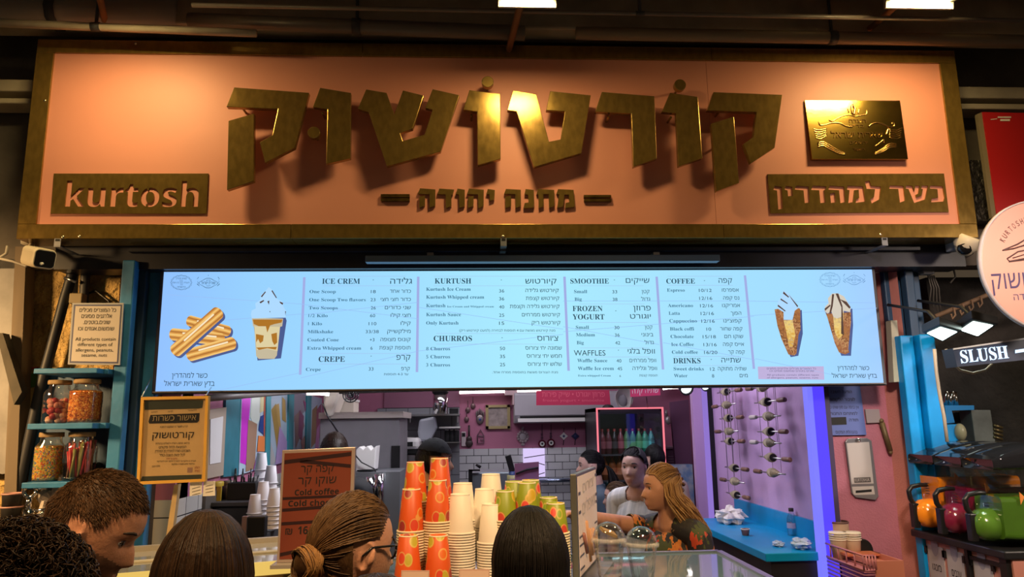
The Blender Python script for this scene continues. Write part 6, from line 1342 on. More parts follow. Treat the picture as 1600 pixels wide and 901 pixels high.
# ---- cups: nested stacks, every cup an object
def cupmesh(name,h,r0,r1,body,rim,marks=None):
    m=MB(); m.lathe([(.0001,h-.004),(r0*.93,h-.004),(r0*.95,h),(r0,h-.001),(r1*.985,.006)],28); m.sm[-28*4:]=[True]*(28*4)
    return m
def fruit_mat(name,base,stops):
    mm=bpy.data.materials.new(name); mm.use_nodes=True; MATS[name]=mm; nt=mm.node_tree; b=nt.nodes['Principled BSDF']; L=nt.links; b.inputs['Roughness'].default_value=.45
    tc=nt.nodes.new('ShaderNodeTexCoord'); mp=nt.nodes.new('ShaderNodeMapping'); mp.inputs['Scale'].default_value=(1,1,.75); L.new(tc.outputs['Object'],mp.inputs[0])
    v=nt.nodes.new('ShaderNodeTexVoronoi'); v.inputs['Scale'].default_value=27; L.new(mp.outputs[0],v.inputs['Vector'])
    sep=nt.nodes.new('ShaderNodeSeparateColor'); L.new(v.outputs['Color'],sep.inputs[0]); r=nt.nodes.new('ShaderNodeValToRGB'); r.color_ramp.interpolation='CONSTANT'; L.new(sep.outputs[0],r.inputs[0])
    el=r.color_ramp.elements; el[0].position=0; el[0].color=(*stops[0],1); el[1].position=1/len(stops); el[1].color=(*stops[1],1)
    for k,c in enumerate(stops[2:],2): e=el.new(k/len(stops)); e.color=(*c,1)
    ri=nt.nodes.new('ShaderNodeValToRGB'); L.new(v.outputs['Distance'],ri.inputs[0]); ri.color_ramp.elements[0].position=.40; ri.color_ramp.elements[0].color=(0,0,0,1); ri.color_ramp.elements[1].position=.44; ri.color_ramp.elements[1].color=(1,1,1,1)
    rl=nt.nodes.new('ShaderNodeValToRGB'); L.new(v.outputs['Distance'],rl.inputs[0]); e=rl.color_ramp.elements; e[0].position=.33; e[0].color=(0,0,0,1); e[1].position=.36; e[1].color=(1,1,1,1); k_=e.new(.40); k_.color=(1,1,1,1); k_=e.new(.43); k_.color=(0,0,0,1)
    mx=nt.nodes.new('ShaderNodeMix'); mx.data_type='RGBA'; L.new(ri.outputs[0],mx.inputs[0]); L.new(r.outputs[0],mx.inputs[6]); mx.inputs[7].default_value=(*base,1)
    m2=nt.nodes.new('ShaderNodeMix'); m2.data_type='RGBA'; ms=nt.nodes.new('ShaderNodeMath'); ms.operation='MULTIPLY'; ms.inputs[1].default_value=.6; L.new(rl.outputs[0],ms.inputs[0]); L.new(ms.outputs[0],m2.inputs[0]); L.new(mx.outputs[2],m2.inputs[6]); m2.inputs[7].default_value=(.62,.42,.12,1)
    L.new(m2.outputs[2],b.inputs['Base Color']); return mm
ORC=fruit_mat('orange_fruit_print',(.60,.085,.012),[(.55,.05,.02),(.30,.03,.03),(.42,.35,.03),(.60,.12,.01),(.10,.04,.12),(.62,.20,.02)])
GRC=fruit_mat('green_fruit_print',(.22,.27,.012),[(.58,.05,.035),(.50,.05,.03),(.20,.30,.02),(.45,.30,.02),(.55,.08,.04)])
WHC=mat('white_cup',(.72,.66,.58),.5); RIMC=mat('cream_rim',(.72,.62,.45),.5)
class Cup:
    def __init__(s,name,h,r0,r1,body,rim):
        s.h=h; s.name=name; s.first=None; s.args=(h,r0,r1,body,rim)
    def place(s,x,y,z,label,group,rz):
        if s.first is None:
            h,r0,r1,body,rim=s.args
            t=thing(s.name,label,'cup',(x,y,z),rz,group)
            m=MB(); m.lathe([(.0001,h-.005),(r0*.90,h-.005),(r0*.93,h),(r0,h-.0015),(r1,.006)],30); part(m,'body',body,t)
            m=MB(); m.tube([((r1+.0015)*math.cos(2*PI*k/30),(r1+.0015)*math.sin(2*PI*k/30),.0035) for k in range(31)],.0032,7,cap=False); m.lathe([(r0*.93,h),(r0+.0003,h),(r0+.0006,h-.003)],30); part(m,'rim',rim,t)
            s.first=t; s.parts=[c for c in bpy.data.objects if c.parent==t]; return t
        r=s.first.copy(); COL.objects.link(r); r.location=(x,y,z); r.rotation_euler=(0,0,rz); r['label']=label; r['group']=group
        for c in s.parts:
            k=c.copy(); COL.objects.link(k); k.parent=r
        return r
OC=Cup('paper_cup',.128,.0275,.0405,ORC,RIMC); WC=Cup('paper_cup',.118,.030,.0425,WHC,WHC); GC=Cup('paper_cup',.092,.028,.0385,GRC,RIMC)
def stack(cup,px,ptop,Y,label,group,pitch=.0078,n=None):
    p=at(px,ptop,Y); z=p.z-cup.h; k=0; rnd=random.Random(int(px*7))
    while z>CZ-.001 and (n is None or k<n):
        cup.place(p.x,p.y,z,label+(', topmost of the stack' if k==0 else ', nested below the topmost'),group if k else None,rnd.random()*6.28); k+=1; z-=pitch
    # the lowest cup stands on the counter
D1=-.93
stack(OC,643,763,D1,'orange fruit cup, front left tall orange stack','front left orange stack')
stack(OC,684,749,D1,'orange fruit cup, front right tall orange stack','front right orange stack',)
stack(OC,649,721,D1+.10,'orange fruit cup, rear left tall orange stack','rear left orange stack',n=9)
stack(OC,687,715,D1+.10,'orange fruit cup, rear right and highest orange stack','rear right orange stack',n=9)
stack(OC,638,835,D1-.09,'orange fruit cup, low left orange stack behind the price card','low left orange stack')
stack(OC,685,835,D1-.09,'orange fruit cup, low right orange stack behind the price card','low right orange stack')
stack(WC,719,771,D1,'white paper cup, front left white stack','front left white stack')
stack(WC,723,754,D1+.09,'white paper cup, rear left white stack','rear left white stack',n=12)
stack(WC,768,786,D1,'white paper cup, front right white stack','front right white stack')
stack(WC,757,763,D1+.09,'white paper cup, middle white stack','middle white stack',n=14)
stack(WC,767,740,D1+.18,'white paper cup, rear and highest white stack','rear white stack',n=6)
stack(GC,823,753,D1,'green fruit cup, front highest green stack behind the black haired head','front green stack',n=16)
stack(GC,803,751,D1+.10,'green fruit cup, rear left green stack','rear left green stack',n=8)
stack(GC,789,766,D1,'green fruit cup, left green stack beside the white cups','left green stack',n=16)
stack(GC,829,749,D1+.10,'green fruit cup, rear right green stack','rear right green stack',n=7)
stack(GC,857,776,D1+.08,'green fruit cup, rear of the two right green stacks','right rear green stack',n=12)
stack(GC,868,785,D1,'green fruit cup, rightmost green stack','rightmost green stack',n=20)
# price cards in front of the cups
def price_card(px0,px1,py,label,word):
    Y=D1-.17; t=W('price_card',label,'card',(px0+px1)/2,905,Y); a=at(px0,py,Y); b_=at(px1,py,Y); m=MB(); m.prism([a,b_,Vector((b_.x,b_.y-.02,CZ)),Vector((a.x,a.y-.02,CZ))],(0,.004,0)); m.box((a.x,Y-.02,CZ),(b_.x,Y+.05,CZ+.004)); part(m,'holder',mat('acrylic_pinkish',(.42,.28,.24),.3),t)
    m=MB(); q=[a+Vector((.003,-.002,-.004)),b_+Vector((-.003,-.002,-.004)),Vector((b_.x-.003,b_.y-.022,CZ+.004)),Vector((a.x+.003,a.y-.022,CZ+.004))]; m.prism(q,(0,.001,0)); part(m,'card',mat('card_paper',(.48,.34,.28),.6),t)
    m=MB(); h=.03; text_on(m,heb(word),a+Vector((.018,-.008,-.044)),b_+Vector((-.02,-.008,-.044)),h,(0,.3,1),(0,-1,0),0,off=.03); part(m,'lettering',INK,t)
price_card(627,671,891,'small price card in front of the orange cups','לוגר'); price_card(717,765,889,'small price card in front of the white cups','מיוחד')
# ---- cold coffee board
Y=-.50
t=wthing('table_sign','orange cold coffee board with dark stripes on the counter','sign',tuple(at(490,858,Y)))
c4=[(441,703),(555,698),(549,856),(433,860)]; p4=[at(*q,Y) for q in c4]
for p in p4[2:]: p.z=CZ+.012
m=MB(); m.prism(p4,(0,.022,0)); part(m,'acrylic_holder',mat('acrylic_edge',(.40,.32,.30),.15),t,bevel=.002)
m=MB(); zf=p4[2].z; b0=p4[3]; b1=p4[2]; m.box((b0.x-.01,Y-.05,CZ),(b1.x+.01,Y+.06,CZ+.012)); part(m,'foot',mat('acrylic_clear_foot',(.35,.33,.31),.1),t)
def lerp2(u,v): # 0..1 in the board
    top=p4[0].lerp(p4[1],u); bot=p4[3].lerp(p4[2],u); return top.lerp(bot,v)
def B(u,v,l=.001): return lerp2(u,v)+Vector((0,-l,0))
m=MB(); m.prism([B(.035,.03,.001),B(.955,.03,.001),B(.955,.97,.001),B(.035,.97,.001)],(0,.001,0)); part(m,'sheet',mat('orange_brown_sheet',(.25,.065,.038),.35,0,vscale=2,col2=(.19,.045,.03)),t)
m=MB()
def stripe(u0,v0,u1,v1,w_): m.add([B(u0,v0-w_,.0016),B(u1,v1-w_,.0016),B(u1,v1+w_,.0016),B(u0,v0+w_,.0016)],[(3,2,1,0)])
for s_ in ((.04,.11,.95,.06,.018),(.25,.105,.95,.17,.016),(.04,.437,.95,.43,.012),(.04,.54,.95,.515,.014),(.04,.66,.95,.64,.014),(.04,.93,.95,.82,.016)): stripe(*s_)
part(m,'dark_stripes',mat('dark_brown_stripe',(.035,.015,.018),.4),t)
m=MB(); 
def bt(s_,u0,u1,v,h,off): a_=B(u0,v,.0022); b__=B(u1,v,.0022); text_on(m,s_,a_,b__,h,(p4[0]-p4[3]),(0,-1,0),0,off=off)
bt(heb('קפה קר'),.27,.72,.21,.024,.02); bt(heb('שוקו קר'),.24,.76,.315,.024,.02); bt(bold('Cold coffee'),.20,.80,.412,.019,.0); bt(bold('Cold chocolate'),.12,.98,.508,.019,.0); bt(bold('16'),.27,.40,.755,.026,0); bt('₪',.10,.19,.755,.026,.04)
part(m,'lettering',INK,t)
m=MB()
for k in range(6): a_=.62+.04*k; m.tube([B(a_,.70-.006*k,.002),B(a_+.05,.68,.002),B(a_+.06,.71,.002),B(a_+.02,.72,.002)],.0018,5)
part(m,'cup_drawing',INK,t)
# ---- churros stand seen edge-on
pl=[at(900,738,-.93),at(931,731,-.55)]; zt_=(pl[0].z+pl[1].z)/2; t=wthing('table_sign','narrow pink and white churros stand turned sideways beside the clear cups','sign',(pl[0].x,pl[0].y,CZ))
a=Vector((pl[0].x,-.93,CZ+.01)); b_=Vector((pl[1].x,-.55,CZ+.01)); u_=(b_-a); nl=Vector((u_.y,-u_.x,0)).normalized(); 
if nl.dot(CAM-a)<0: nl=-nl
Hh=zt_-CZ-.01
def C_(u,v,l=0): return a+u_*u+Vector((0,0,Hh*(1-v)))+nl*l
m=MB(); m.prism([C_(0,0),C_(1,0),C_(1,1),C_(0,1)],-nl*.02); part(m,'frame',mat('stand_grey',(.14,.14,.13),.4,.5),t,bevel=.003)
m=MB(); mm_=a.lerp(b_,.5); m.cbox((mm_.x,mm_.y,CZ+.005),(.12,.3,.01),0,(0,0,math.atan2(u_.y,u_.x)-PI/2)); part(m,'foot',mat('stand_grey',(.14,.14,.13)),t)
m=MB(); m.prism([C_(.05,.03,.001),C_(.97,.03,.001),C_(.97,.97,.001),C_(.05,.97,.001)],-nl*.001); part(m,'sheet',mat('stand_pink',(.90,.72,.68),.4,0,vscale=2.5,col2=(.92,.80,.77)),t)
def sq(m,u0,v0,u1,v1,l=.0018): m.add([C_(u0,v0,l),C_(u1,v0,l),C_(u1,v1,l),C_(u0,v1,l)],[(3,2,1,0),(0,1,2,3)])
m=MB()
for (u,v) in ((.05,.18),(.05,.36),(.90,.07),(.90,.28),(.90,.36)): sq(m,u,v,u+.10,v+.03)
for v in (.60,.68,.78,.90): sq(m,.05,v,.25,v+.02)
for v in (.58,.73): sq(m,.80,v,.95,v+.02)
part(m,'dark_clips',mat('clip_grey',(.10,.10,.13),.4),t)
m=MB(); upv=Vector((0,0,1)); text_on(m,heb('צ׳ורוס'),C_(.25,.21,.002),C_(.80,.185,.002),.030,upv,nl,0,off=.04); text_on(m,heb('וואפלים'),C_(.22,.42,.002),C_(.88,.39,.002),.036,upv,nl,0,off=.05); part(m,'lettering',mat('white_letter',(.62,.56,.56),.5),t)
m=MB(); 
for (u0,v0,u1,v1) in ((.36,.50,.50,.92),(.52,.60,.60,.88),(.68,.62,.74,.88),(.82,.66,.86,.88)): m.tube([C_(u0,v0,.003),C_(u1,v1,.003)],.006,6)
part(m,'churro_drawing',mat('churro_tan',(.52,.28,.16),.5),t)
m=MB(); m.tube([C_(.20,.60,.003),C_(.34,.80,.003)],.008,6); part(m,'brown_churro_drawing',mat('churro_brown',(.30,.12,.10),.5),t)
# ---- two clear cups with domed lids
def clear_cup(px,ptop,Y,label):
    p=at(px,ptop,Y); H_=p.z-CZ; t=thing('clear_cup',label,'cup',(p.x,p.y,CZ)); hb=H_-.055; rt=.0475
    m=MB(); m.lathe([(.0001,.002),(.030,.002),(.031,0),(.033,.02),(rt,hb)],32); part(m,'body',CLEAR,t)
    m=MB(); m.lathe([(rt,hb-.004),(rt+.006,hb-.003),(rt+.007,hb+.004),(rt+.003,hb+.008),(rt,hb+.010)],32); part(m,'rim',mat('frosted_rim',(.80,.80,.80),.15,0,alpha=.22),t)
    m=MB(); m.lathe([(rt,hb+.010)]+[(rt*math.cos(a)*.98+.0005,hb+.012+.044*math.sin(a)) for a in [PI/2*k/10 for k in range(10)]]+[(.0001,hb+.056)],32); part(m,'dome_lid',CLEAR,t)
    return t
t1=clear_cup(950,815,-.98,'left clear plastic cup with a domed lid beside the churros stand'); clear_cup(1001,822,-.96,'right clear plastic cup with a domed lid on the counter')
m=MB()
for k in range(5): 
    z=.015+.022*k; m.lathe([(.0325+.0001*k+z*.095,z),(.0325+z*.095+.0009,z+.008)],28)
o=part(m,'frosted_print',mat('cup_print',(.50,.40,.40),.4,0,alpha=.35),t1)
m=MB(); m.cbox((0,0,.16),(.05,.03,.008),0,(.3,.4,.3)); part(m,'straw_wrap',mat('kraft_bit',(.45,.28,.12),.6,0,alpha=.8),t1)
# ---- left interior work top: coffee gear, cups, straws
WY=1.0
a=at(235,835,WY); wz=at(420,822,WY).z; wx1=at(440,822,WY).x
m=MB(); m.box((LX+.01,.55,wz-.12),(wx1,1.28,wz)); m.box((LX+.01,.6,0),(wx1-.05,1.25,wz-.12)); simple('work_counter','dark work counter along the left wall behind the orange board','counter',m,mat('dark_counter',(.055,.055,.06),.4))
FC=Cup('foam_cup',.098,.026,.037,mat('foam_cup_white',(.80,.78,.80),.5),mat('foam_cup_white',(.8,.78,.8)))
def fstack(px,ptop,Y,label,group,pitch):
    p=at(px,ptop,Y); z=p.z-FC.h; k=0
    while z>wz-.001:
        FC.place(p.x,p.y,z,label+(', topmost' if k==0 else ', lower in the stack'),group if k else None,0); k+=1; z-=pitch
fstack(409,707,1.15,'white foam cup, highest stack by the churros poster','highest foam cup stack',.045)
fstack(424,727,1.05,'white foam cup, stack nearest the orange board','right foam cup stack',.04)
fstack(397,745,1.05,'white foam cup, left stack beside the straws','left foam cup stack',.03)
fstack(412,752,.9,'white foam cup, front stack in the middle','front foam cup stack',.025)
fstack(429,762,.82,'white foam cup, front right stack against the orange board','front right foam cup stack',.022)
fstack(399,772,.78,'white foam cup, low stack beside the card reader','low foam cup stack',.022)
t=W('coffee_machine','bulky black coffee machine behind the long haired woman','machine',360,830,.85); m=MB(); a=at(330,788,.8); b_=at(398,788,.8); m.box((a.x,.8,wz),(b_.x,1.15,a.z)); part(m,'body',mat('machine_black',(.03,.03,.033),.35),t,bevel=.02); m=MB(); m.box((a.x-.01,.78,a.z-.01),(b_.x+.01,1.17,a.z+.012)); part(m,'top_tray',mat('tray_dark',(.06,.06,.065),.4),t,bevel=.004); topz=a.z+.012
p=at(380,787,.95); p.z=topz; t=thing('straw_holder','black holder full of black straws on the coffee machine','holder',tuple(p)); m=MB(); m.box((-.075,-.05,0),(.075,.05,.09)); part(m,'box',MATTEB,t,bevel=.004); rnd=random.Random(4)
for k in range(14): x=-.06+.0092*k; m=MB(); m.tube([(x,rnd.uniform(-.03,.03),.05),(x*1.15+rnd.uniform(-.008,.008),rnd.uniform(-.03,.03),.11+rnd.uniform(0,.06))],.004,6); part(m,'straw',BLACK,t)
p=at(333,786,.9); p.z=topz; t=thing('bucket','dark tub with a yellow lid beside the straws','bucket',tuple(p)); m=MB(); m.lathe([(.0001,0),(.040,0),(.045,.075),(.0001,.075)],20); part(m,'tub',mat('tub_plum',(.10,.06,.09),.4),t); m=MB(); m.lathe([(.049,.075),(.050,.095),(.046,.1),(.0001,.1)],20); part(m,'lid',mat('yellow_lid',(.48,.33,.03),.4),t); m=MB(); m.cbox((.035,-.03,.035),(.03,.012,.08)); part(m,'yellow_label',mat('yellow_lid',(.48,.33,.03)),t)
p=at(356,786,1.0); p.z=topz; t=thing('tin','brown lidded tin between the yellow lid tub and the straws','tin',tuple(p)); m=MB(); m.lathe([(.0001,0),(.035,0),(.035,.08),(.0001,.08)],18); part(m,'body',mat('tin_brown',(.16,.12,.10),.4),t); m=MB(); m.lathe([(.037,.078),(.037,.095),(.0001,.097)],18); part(m,'lid',mat('tin_lid',(.22,.16,.12),.4),t)
p=at(402,815,.62); p.z=wz; t=thing('card_reader','small black card reader by the foam cups','card reader',tuple(p)); m=MB(); m.cbox((0,0,.05),(.09,.06,.1)); part(m,'body',BLACK,t,bevel=.006); m=MB(); m.cbox((-.06,0,.05),(.025,.03,.1)); part(m,'pink_roll',mat('pinkish_roll',(.35,.22,.2),.5),t)
# papers hanging below the certificate and the wooden strip
for k,(c4,lb) in enumerate((([(297,757),(316,754),(315,772),(296,775)],'left white paper slip hanging below the certificate'),([(318,753),(336,751),(336,774),(317,775)],'right white paper slip hanging below the certificate'))):
    m=MB(); quad(m,[(c4[0][0],752)]+[(c4[1][0],751)]+c4[2:],-.03,0,.003); o=simple('paper_slip',lb,'paper',m,PAPERW)
    m=MB()
    for j in range(3): quad(m,[(c4[0][0]+3,c4[0][1]+6+5*j),(c4[1][0]-3,c4[1][1]+6.5+5*j-1),(c4[1][0]-3,c4[1][1]+7.2+5*j-1),(c4[0][0]+3,c4[0][1]+6.7+5*j)],-.031)
    part(m,'printed_lines',INK,o)
m=MB(); quad(m,[(272,757),(279,756),(268,840),(259,840)],.02,0,.03); simple('wooden_strip','pale wooden strip standing below the certificate','strip',m,mat('pale_wood',(.50,.36,.18),.6,0,var=.1))
m=MB(); quad(m,[(232,762),(258,757),(258,782),(232,788)],.45,0,.01); simple('pink_note','salmon pink note below the certificate beside the short haired man','note',m,mat('salmon_note',(.62,.20,.15),.5))
m=MB(); fbox(m,247,783,262,850,.55,.2); fbox(m,282,770,322,830,.7,.2); simple('metal_rack','grey metal rack between the certificate and the coffee machine','rack',m,mat('rack_grey',(.17,.15,.13),.4,.4))
# ================================================================ people
def skin_mat(name,c):
    if name in MATS: return MATS[name]
    m=mat(name,c,.5,0,var=.06,vscale=22,bump=.08,bscale=160); b=m.node_tree.nodes['Principled BSDF']
    b.inputs['Subsurface Weight'].default_value=.10; b.inputs['Subsurface Radius'].default_value=(.012,.005,.003); b.inputs['Subsurface Scale'].default_value=.5
    return m
def hair_mat(name,c,c2,rough=.42):
    m=mat(name,c,rough,0,col2=c2,vscale=30,vstretch=(1,1,.25),bump=.25,bscale=90); m.node_tree.nodes['Principled BSDF'].inputs['Specular IOR Level'].default_value=.22; return m
def clamp(x,a,b): return max(a,min(b,x))
def lerp_tab(tab,x):
    for (x0,y0),(x1,y1) in zip(tab,tab[1:]):
        if x>=x1: return y0+(y1-y0)*clamp((x-x0)/(x1-x0),0,1)
    return tab[-1][1]
def g_(x,s): return math.exp(-(x/s)**2)
def headpt(d,face=1.0):
    x=.073*d.x; y=.094*d.y; z=.115*d.z
    if d.z<0:
        t=-d.z; zz=min(t,.995); gr=min(2.6,((1-zz**3.0)**(1/3.0))/max(1e-3,math.sqrt(1-zz*zz)))
        if d.y>0:
            k=clamp(d.y/.35,0,1); y*=1+(gr-1)*.85*k
        else: y*=1-.42*t
        x*=(1+(gr-1)*.55)*(1-.30*t**1.3)
        y+=.012*t*t
    elif d.y<0: y*=1.03
    if d.y>.15 and face:
        f=clamp((d.y-.15)/.2,0,1)*face; ax=abs(x)
        if z>-.036: A=.0225*clamp((.016-z)/.052,0,1)**1.15
        else: A=.0225*clamp((z+.047)/.011,0,1)
        wv=.0075+.0065*clamp((.02-z)/.056,0,1)
        dy=A*g_(x,wv)-.011*g_(ax-.031,.016)*g_(z-.004,.012)+.0045*g_(ax-.027,.022)*g_(z-.023,.008)
        dy+=.004*g_(ax-.042,.02)*g_(z+.035,.02)+.0085*g_(x,.021)*(g_(z+.066,.0055)+g_(z+.079,.0065))-.003*g_(x,.02)*g_(z+.0725,.003)
        dy+=.006*g_(x,.05)*g_(z-.058,.024)-.008*g_(x,.022)*g_(z-.010,.013)+.013*g_(x,.024)*g_(z+.100,.013)-.004*g_(x,.025)*g_(z+.09,.006)
        y+=dy*f
    return Vector((x,y,z))
def hnorm(d): return Vector((d.x/.073,d.y/.094,d.z/.115)).normalized()
def dirn(th,ph): return Vector((math.sin(ph)*math.sin(th),math.sin(ph)*math.cos(th),math.cos(ph)))  # th=0 is the face
HL=[(1,.62),(.55,.60),(.33,.34),(.12,.10),(-.10,-.12),(-.35,-.66),(-1,-.78)]
def hairline(dy): 
    for (a,va),(b,vb) in zip(HL,HL[1:]):
        if dy>=b: return va+(vb-va)*(a-dy)/(a-b)
    return HL[-1][1]
def remesh(mb,voxel,smooth=2):
    me=bpy.data.meshes.new('body'); me.from_pydata(mb.v,[],mb.f); me.update()
    o=bpy.data.objects.new('body',me); COL.objects.link(o)
    r=o.modifiers.new('r','REMESH'); r.mode='VOXEL'; r.voxel_size=voxel; r.use_smooth_shade=True
    s=o.modifiers.new('s','SMOOTH'); s.iterations=smooth; s.factor=.5
    out=bpy.data.meshes.new_from_object(o.evaluated_get(bpy.context.evaluated_depsgraph_get()))
    bpy.data.objects.remove(o); return out
def limb(mb,pts,rs,n=14):
    """tapered limb along joints with rounded ends"""
    for (p,q,r0,r1) in zip(pts,pts[1:],rs,rs[1:]):
        p=Vector(p); q=Vector(q); d=(q-p); path=[]; rr=[]
        dn=d.normalized()
        for k in range(4): a=PI/2*(1-k/4); path.append(p-dn*r0*math.sin(a)); rr.append(max(.0008,r0*math.cos(a)))
        for k in range(7): t=k/6; path.append(p+d*t); rr.append(r0+(r1-r0)*t)
        for k in range(1,5): a=PI/2*k/4; path.append(q+dn*r1*math.sin(a)); rr.append(max(.0008,r1*math.cos(a)))
        mb.tube(path,rr,n)
def hand(mb,w,fd,side,curl=.5):
    """palm and five fingers at wrist w, pointing along fd"""
    fd=Vector(fd).normalized(); up=Vector((0,0,1)); sd=fd.cross(up)
    if sd.length<.1: sd=Vector((1,0,0))
    sd.normalize(); pn=sd.cross(fd).normalized()
    pc=Vector(w)+fd*.045
    q=Matrix((sd,fd,pn)).transposed().to_4x4(); q.translation=pc; mb.ell((0,0,0),(.040,.052,.016),14,10,0,q)
    for k,(o,l) in enumerate(((-.030,.062),(-.010,.075),(.010,.072),(.029,.055))):
        b=pc+sd*o+fd*.04; e1=b+fd*l*.45-pn*.006*curl; e2=e1+(fd*(1-curl*.6)-pn*curl).normalized()*l*.32; e3=e2+(fd*(1-curl)-pn*curl*1.3).normalized()*l*.25
        limb(mb,[b,e1,e2,e3],[.0105,.0098,.009,.0078],8)
    tb=pc-sd*.034*side-fd*.015; t1=tb-sd*.022*side+fd*.022-pn*.006; t2=t1+fd*.03-pn*.008*curl-sd*.004*side; limb(mb,[tb,t1,t2],[.013,.012,.010],8)
SKINS={}
def person(label,head_px,Y,rz,skin,pitch=0,hyaw=0,roll=0,hair=None,shirt=None,trousers=None,voxel=.009,arms=None,scale=1.0,eyes=False,brow=None,lean=0.0,sleeve='short',short_label=None,beard=None,hscale=1.0,neck=.156):
    HC=at(head_px[0],head_px[1],Y); hz=HC.z; s=(hz+.115)/1.70*scale
    t=thing('person',label,'person',(HC.x,HC.y,0),rz)
    R=Matrix.Rotation(rz,3,'Z'); inv=R.inverted()
    HM=Matrix.Translation((0,0,hz))@Matrix.Rotation(hyaw,4,'Z')@Matrix.Rotation(-pitch,4,'X')@Matrix.Rotation(roll,4,'Y')@Matrix.Diagonal((hscale,hscale,hscale,1))
    mb=MB()
    # head
    nu,nv=72,60; vs=[]
    for i in range(nv+1):
        for j in range(nu): vs.append(HM@headpt(dirn(2*PI*j/nu,PI*i/nv)))
    mb.add(vs,[(i*nu+j,(i+1)*nu+j,(i+1)*nu+(j+1)%nu,i*nu+(j+1)%nu) for i in range(nv) for j in range(nu)],0,True)
    for sx in (-1,1):
        em_=HM@Matrix.Translation((sx*.074,-.008,-.012))@Euler((-.18,0,-sx*.45)).to_matrix().to_4x4()
        mb.ell((0,0,0),(.011,.019,.032),16,12,0,em_,lambda v,d,sx=sx: Vector((v.x-(sx*.011 if d.x*sx>.3 and v.length<.03 and abs(d.y)<.62 and abs(d.z)<.72 else 0),v.y,v.z)))
    # neck and trunk
    nb=Vector((0,-.045-lean,hz-neck*hscale)); hb=HM@Vector((0,-.028,-.06))
    limb(mb,[nb-Vector((0,0,.03)),hb],[.060*s,.052*s],18)
    ch=Vector((0,-.055-lean,hz-.36*s)); wa=Vector((0,-.045-lean*.5,hz-.60*s)); pe=Vector((0,-.04,hz-.76*s)); pez=pe.z
    mb.ell(ch,(.165*s,.105*s,.175*s),24,16); mb.ell(ch+Vector((0,.0,.10*s)),(.15*s,.075*s,.075*s),20,12); mb.ell(wa,(.135*s,.095*s,.16*s),24,14); mb.ell(pe,(.16*s,.115*s,.13*s),24,14)
    sh={}
    limb(mb,[nb+Vector((0,0,-.02)),nb+Vector((.15*s,-.01,-.055))],[.05*s,.055*s]); limb(mb,[nb+Vector((0,0,-.02)),nb+Vector((-.15*s,-.01,-.055))],[.05*s,.055*s])
    armpts={}
    for side,sx in (('r',1),('l',-1)):
        S=nb+Vector((sx*.172*s,-.012,-.068*s))
        if arms and side in arms:
            E=inv@(arms[side][0]-Vector((HC.x,HC.y,0))); Wp=inv@(arms[side][1]-Vector((HC.x,HC.y,0)))
        else: E=S+Vector((sx*.045*s,-.02,-.28*s)); Wp=E+Vector((-sx*.01,.06*s,-.245*s))
        limb(mb,[S,E,Wp],[.052*s,.040*s,.028*s]); armpts[side]=(S,E,Wp)
        hand(mb,Wp,(Wp-E).normalized(),sx,.45)
        hp=pe+Vector((sx*.09*s,0,-.05*s)); kn=Vector((hp.x+sx*.01,hp.y+.02,.47*s)); an=Vector((kn.x,kn.y-.03,.085))
        limb(mb,[hp,kn,an],[.085*s,.056*s,.038*s]); limb(mb,[an+Vector((0,-.03,-.04)),an+Vector((0,.15,-.052))],[.040,.030]); 
    me=remesh(mb,voxel,2)
    zmin=min(v.co.z for v in me.vertices)
    me.name='body'; mats_=[skin,mat('lip_tone',(.50,.24,.19),.4)]
    if beard: mats_.append(beard)
    me.materials.clear()
    for m in mats_: me.materials.append(m)
    hi=HM.inverted(); mi=[]
    for p in me.polygons:
        q=hi@p.center; k=0
        if q.y>.066 and abs(q.x)<.021*(1-abs(q.z+.0725)/.03) and -.084<q.z<-.061: k=1
        elif beard and q.z<-.045+.02*clamp(abs(q.x)/.06,0,1) and q.y>-.01 and q.z>-.13: k=2
        mi.append(k)
    me.polygons.foreach_set('material_index',mi); me.polygons.foreach_set('use_smooth',[True]*len(mi))
    body=bpy.data.objects.new('body',me); COL.objects.link(body); body.parent=t; body.location=(0,0,-zmin+.001)
    off=-zmin+.001
    def seg_d(p,a,b):
        ab=b-a; u=clamp((p-a).dot(ab)/ab.length_squared,0,1); return (p-a-ab*u).length,u
    def cloth(name,test,m,grow,thick=.004):
        vs=[];fs=[];mp={}
        for p in me.polygons:
            if test(p.center):
                f=[]
                for vi in p.vertices:
                    if vi not in mp: v=me.vertices[vi]; mp[vi]=len(vs); vs.append(v.co+v.normal*grow)
                    f.append(mp[vi])
                fs.append(tuple(f))
        if not fs: return None
        c=MB(); c.add(vs,fs,0,True); o=c.build(name,m,t); o.location=(0,0,off)
        so=o.modifiers.new('thickness','SOLIDIFY'); so.thickness=thick; so.offset=1
        return o
    neckz=nb.z
    if shirt:
        def tst(c):
            if c.z>neckz+.03 or c.z<pez-.02: 
                return False
            for side in ('r','l'):
                S,E,Wp=armpts[side]; d1,u1=seg_d(c,S,E); d2,u2=seg_d(c,E,Wp)
                if d2<.075 and u2>.02 and d2<d1 and not (abs(c.x)<.13*s and abs(c.y-ch.y)<.12 and d2>.05): return sleeve=='long' and u2<.93
                if d1<.07 and u1>.62 and abs(c.x)>.12*s: return sleeve=='long'
            # open neckline
            dn=(Vector((c.x,c.y,0))-Vector((nb.x,nb.y+.02,0))).length
            return not (dn<.060+max(0,(c.y-nb.y))*.22 and c.z>neckz-.055)
        cloth('shirt',tst,shirt,.008)
        d=MB(); 
    if trousers: cloth('trousers',lambda c: c.z<pez+.03 and c.z>.09 and all(seg_d(c,armpts[k][1],armpts[k][2])[0]>.09 and seg_d(c,armpts[k][2],armpts[k][2]+(armpts[k][2]-armpts[k][1]).normalized()*.2)[0]>.07 for k in 'rl'),trousers,.010)
    cloth('shoe',lambda c: c.z<.075,mat('dark_shoe',(.02,.02,.022),.5),.006)
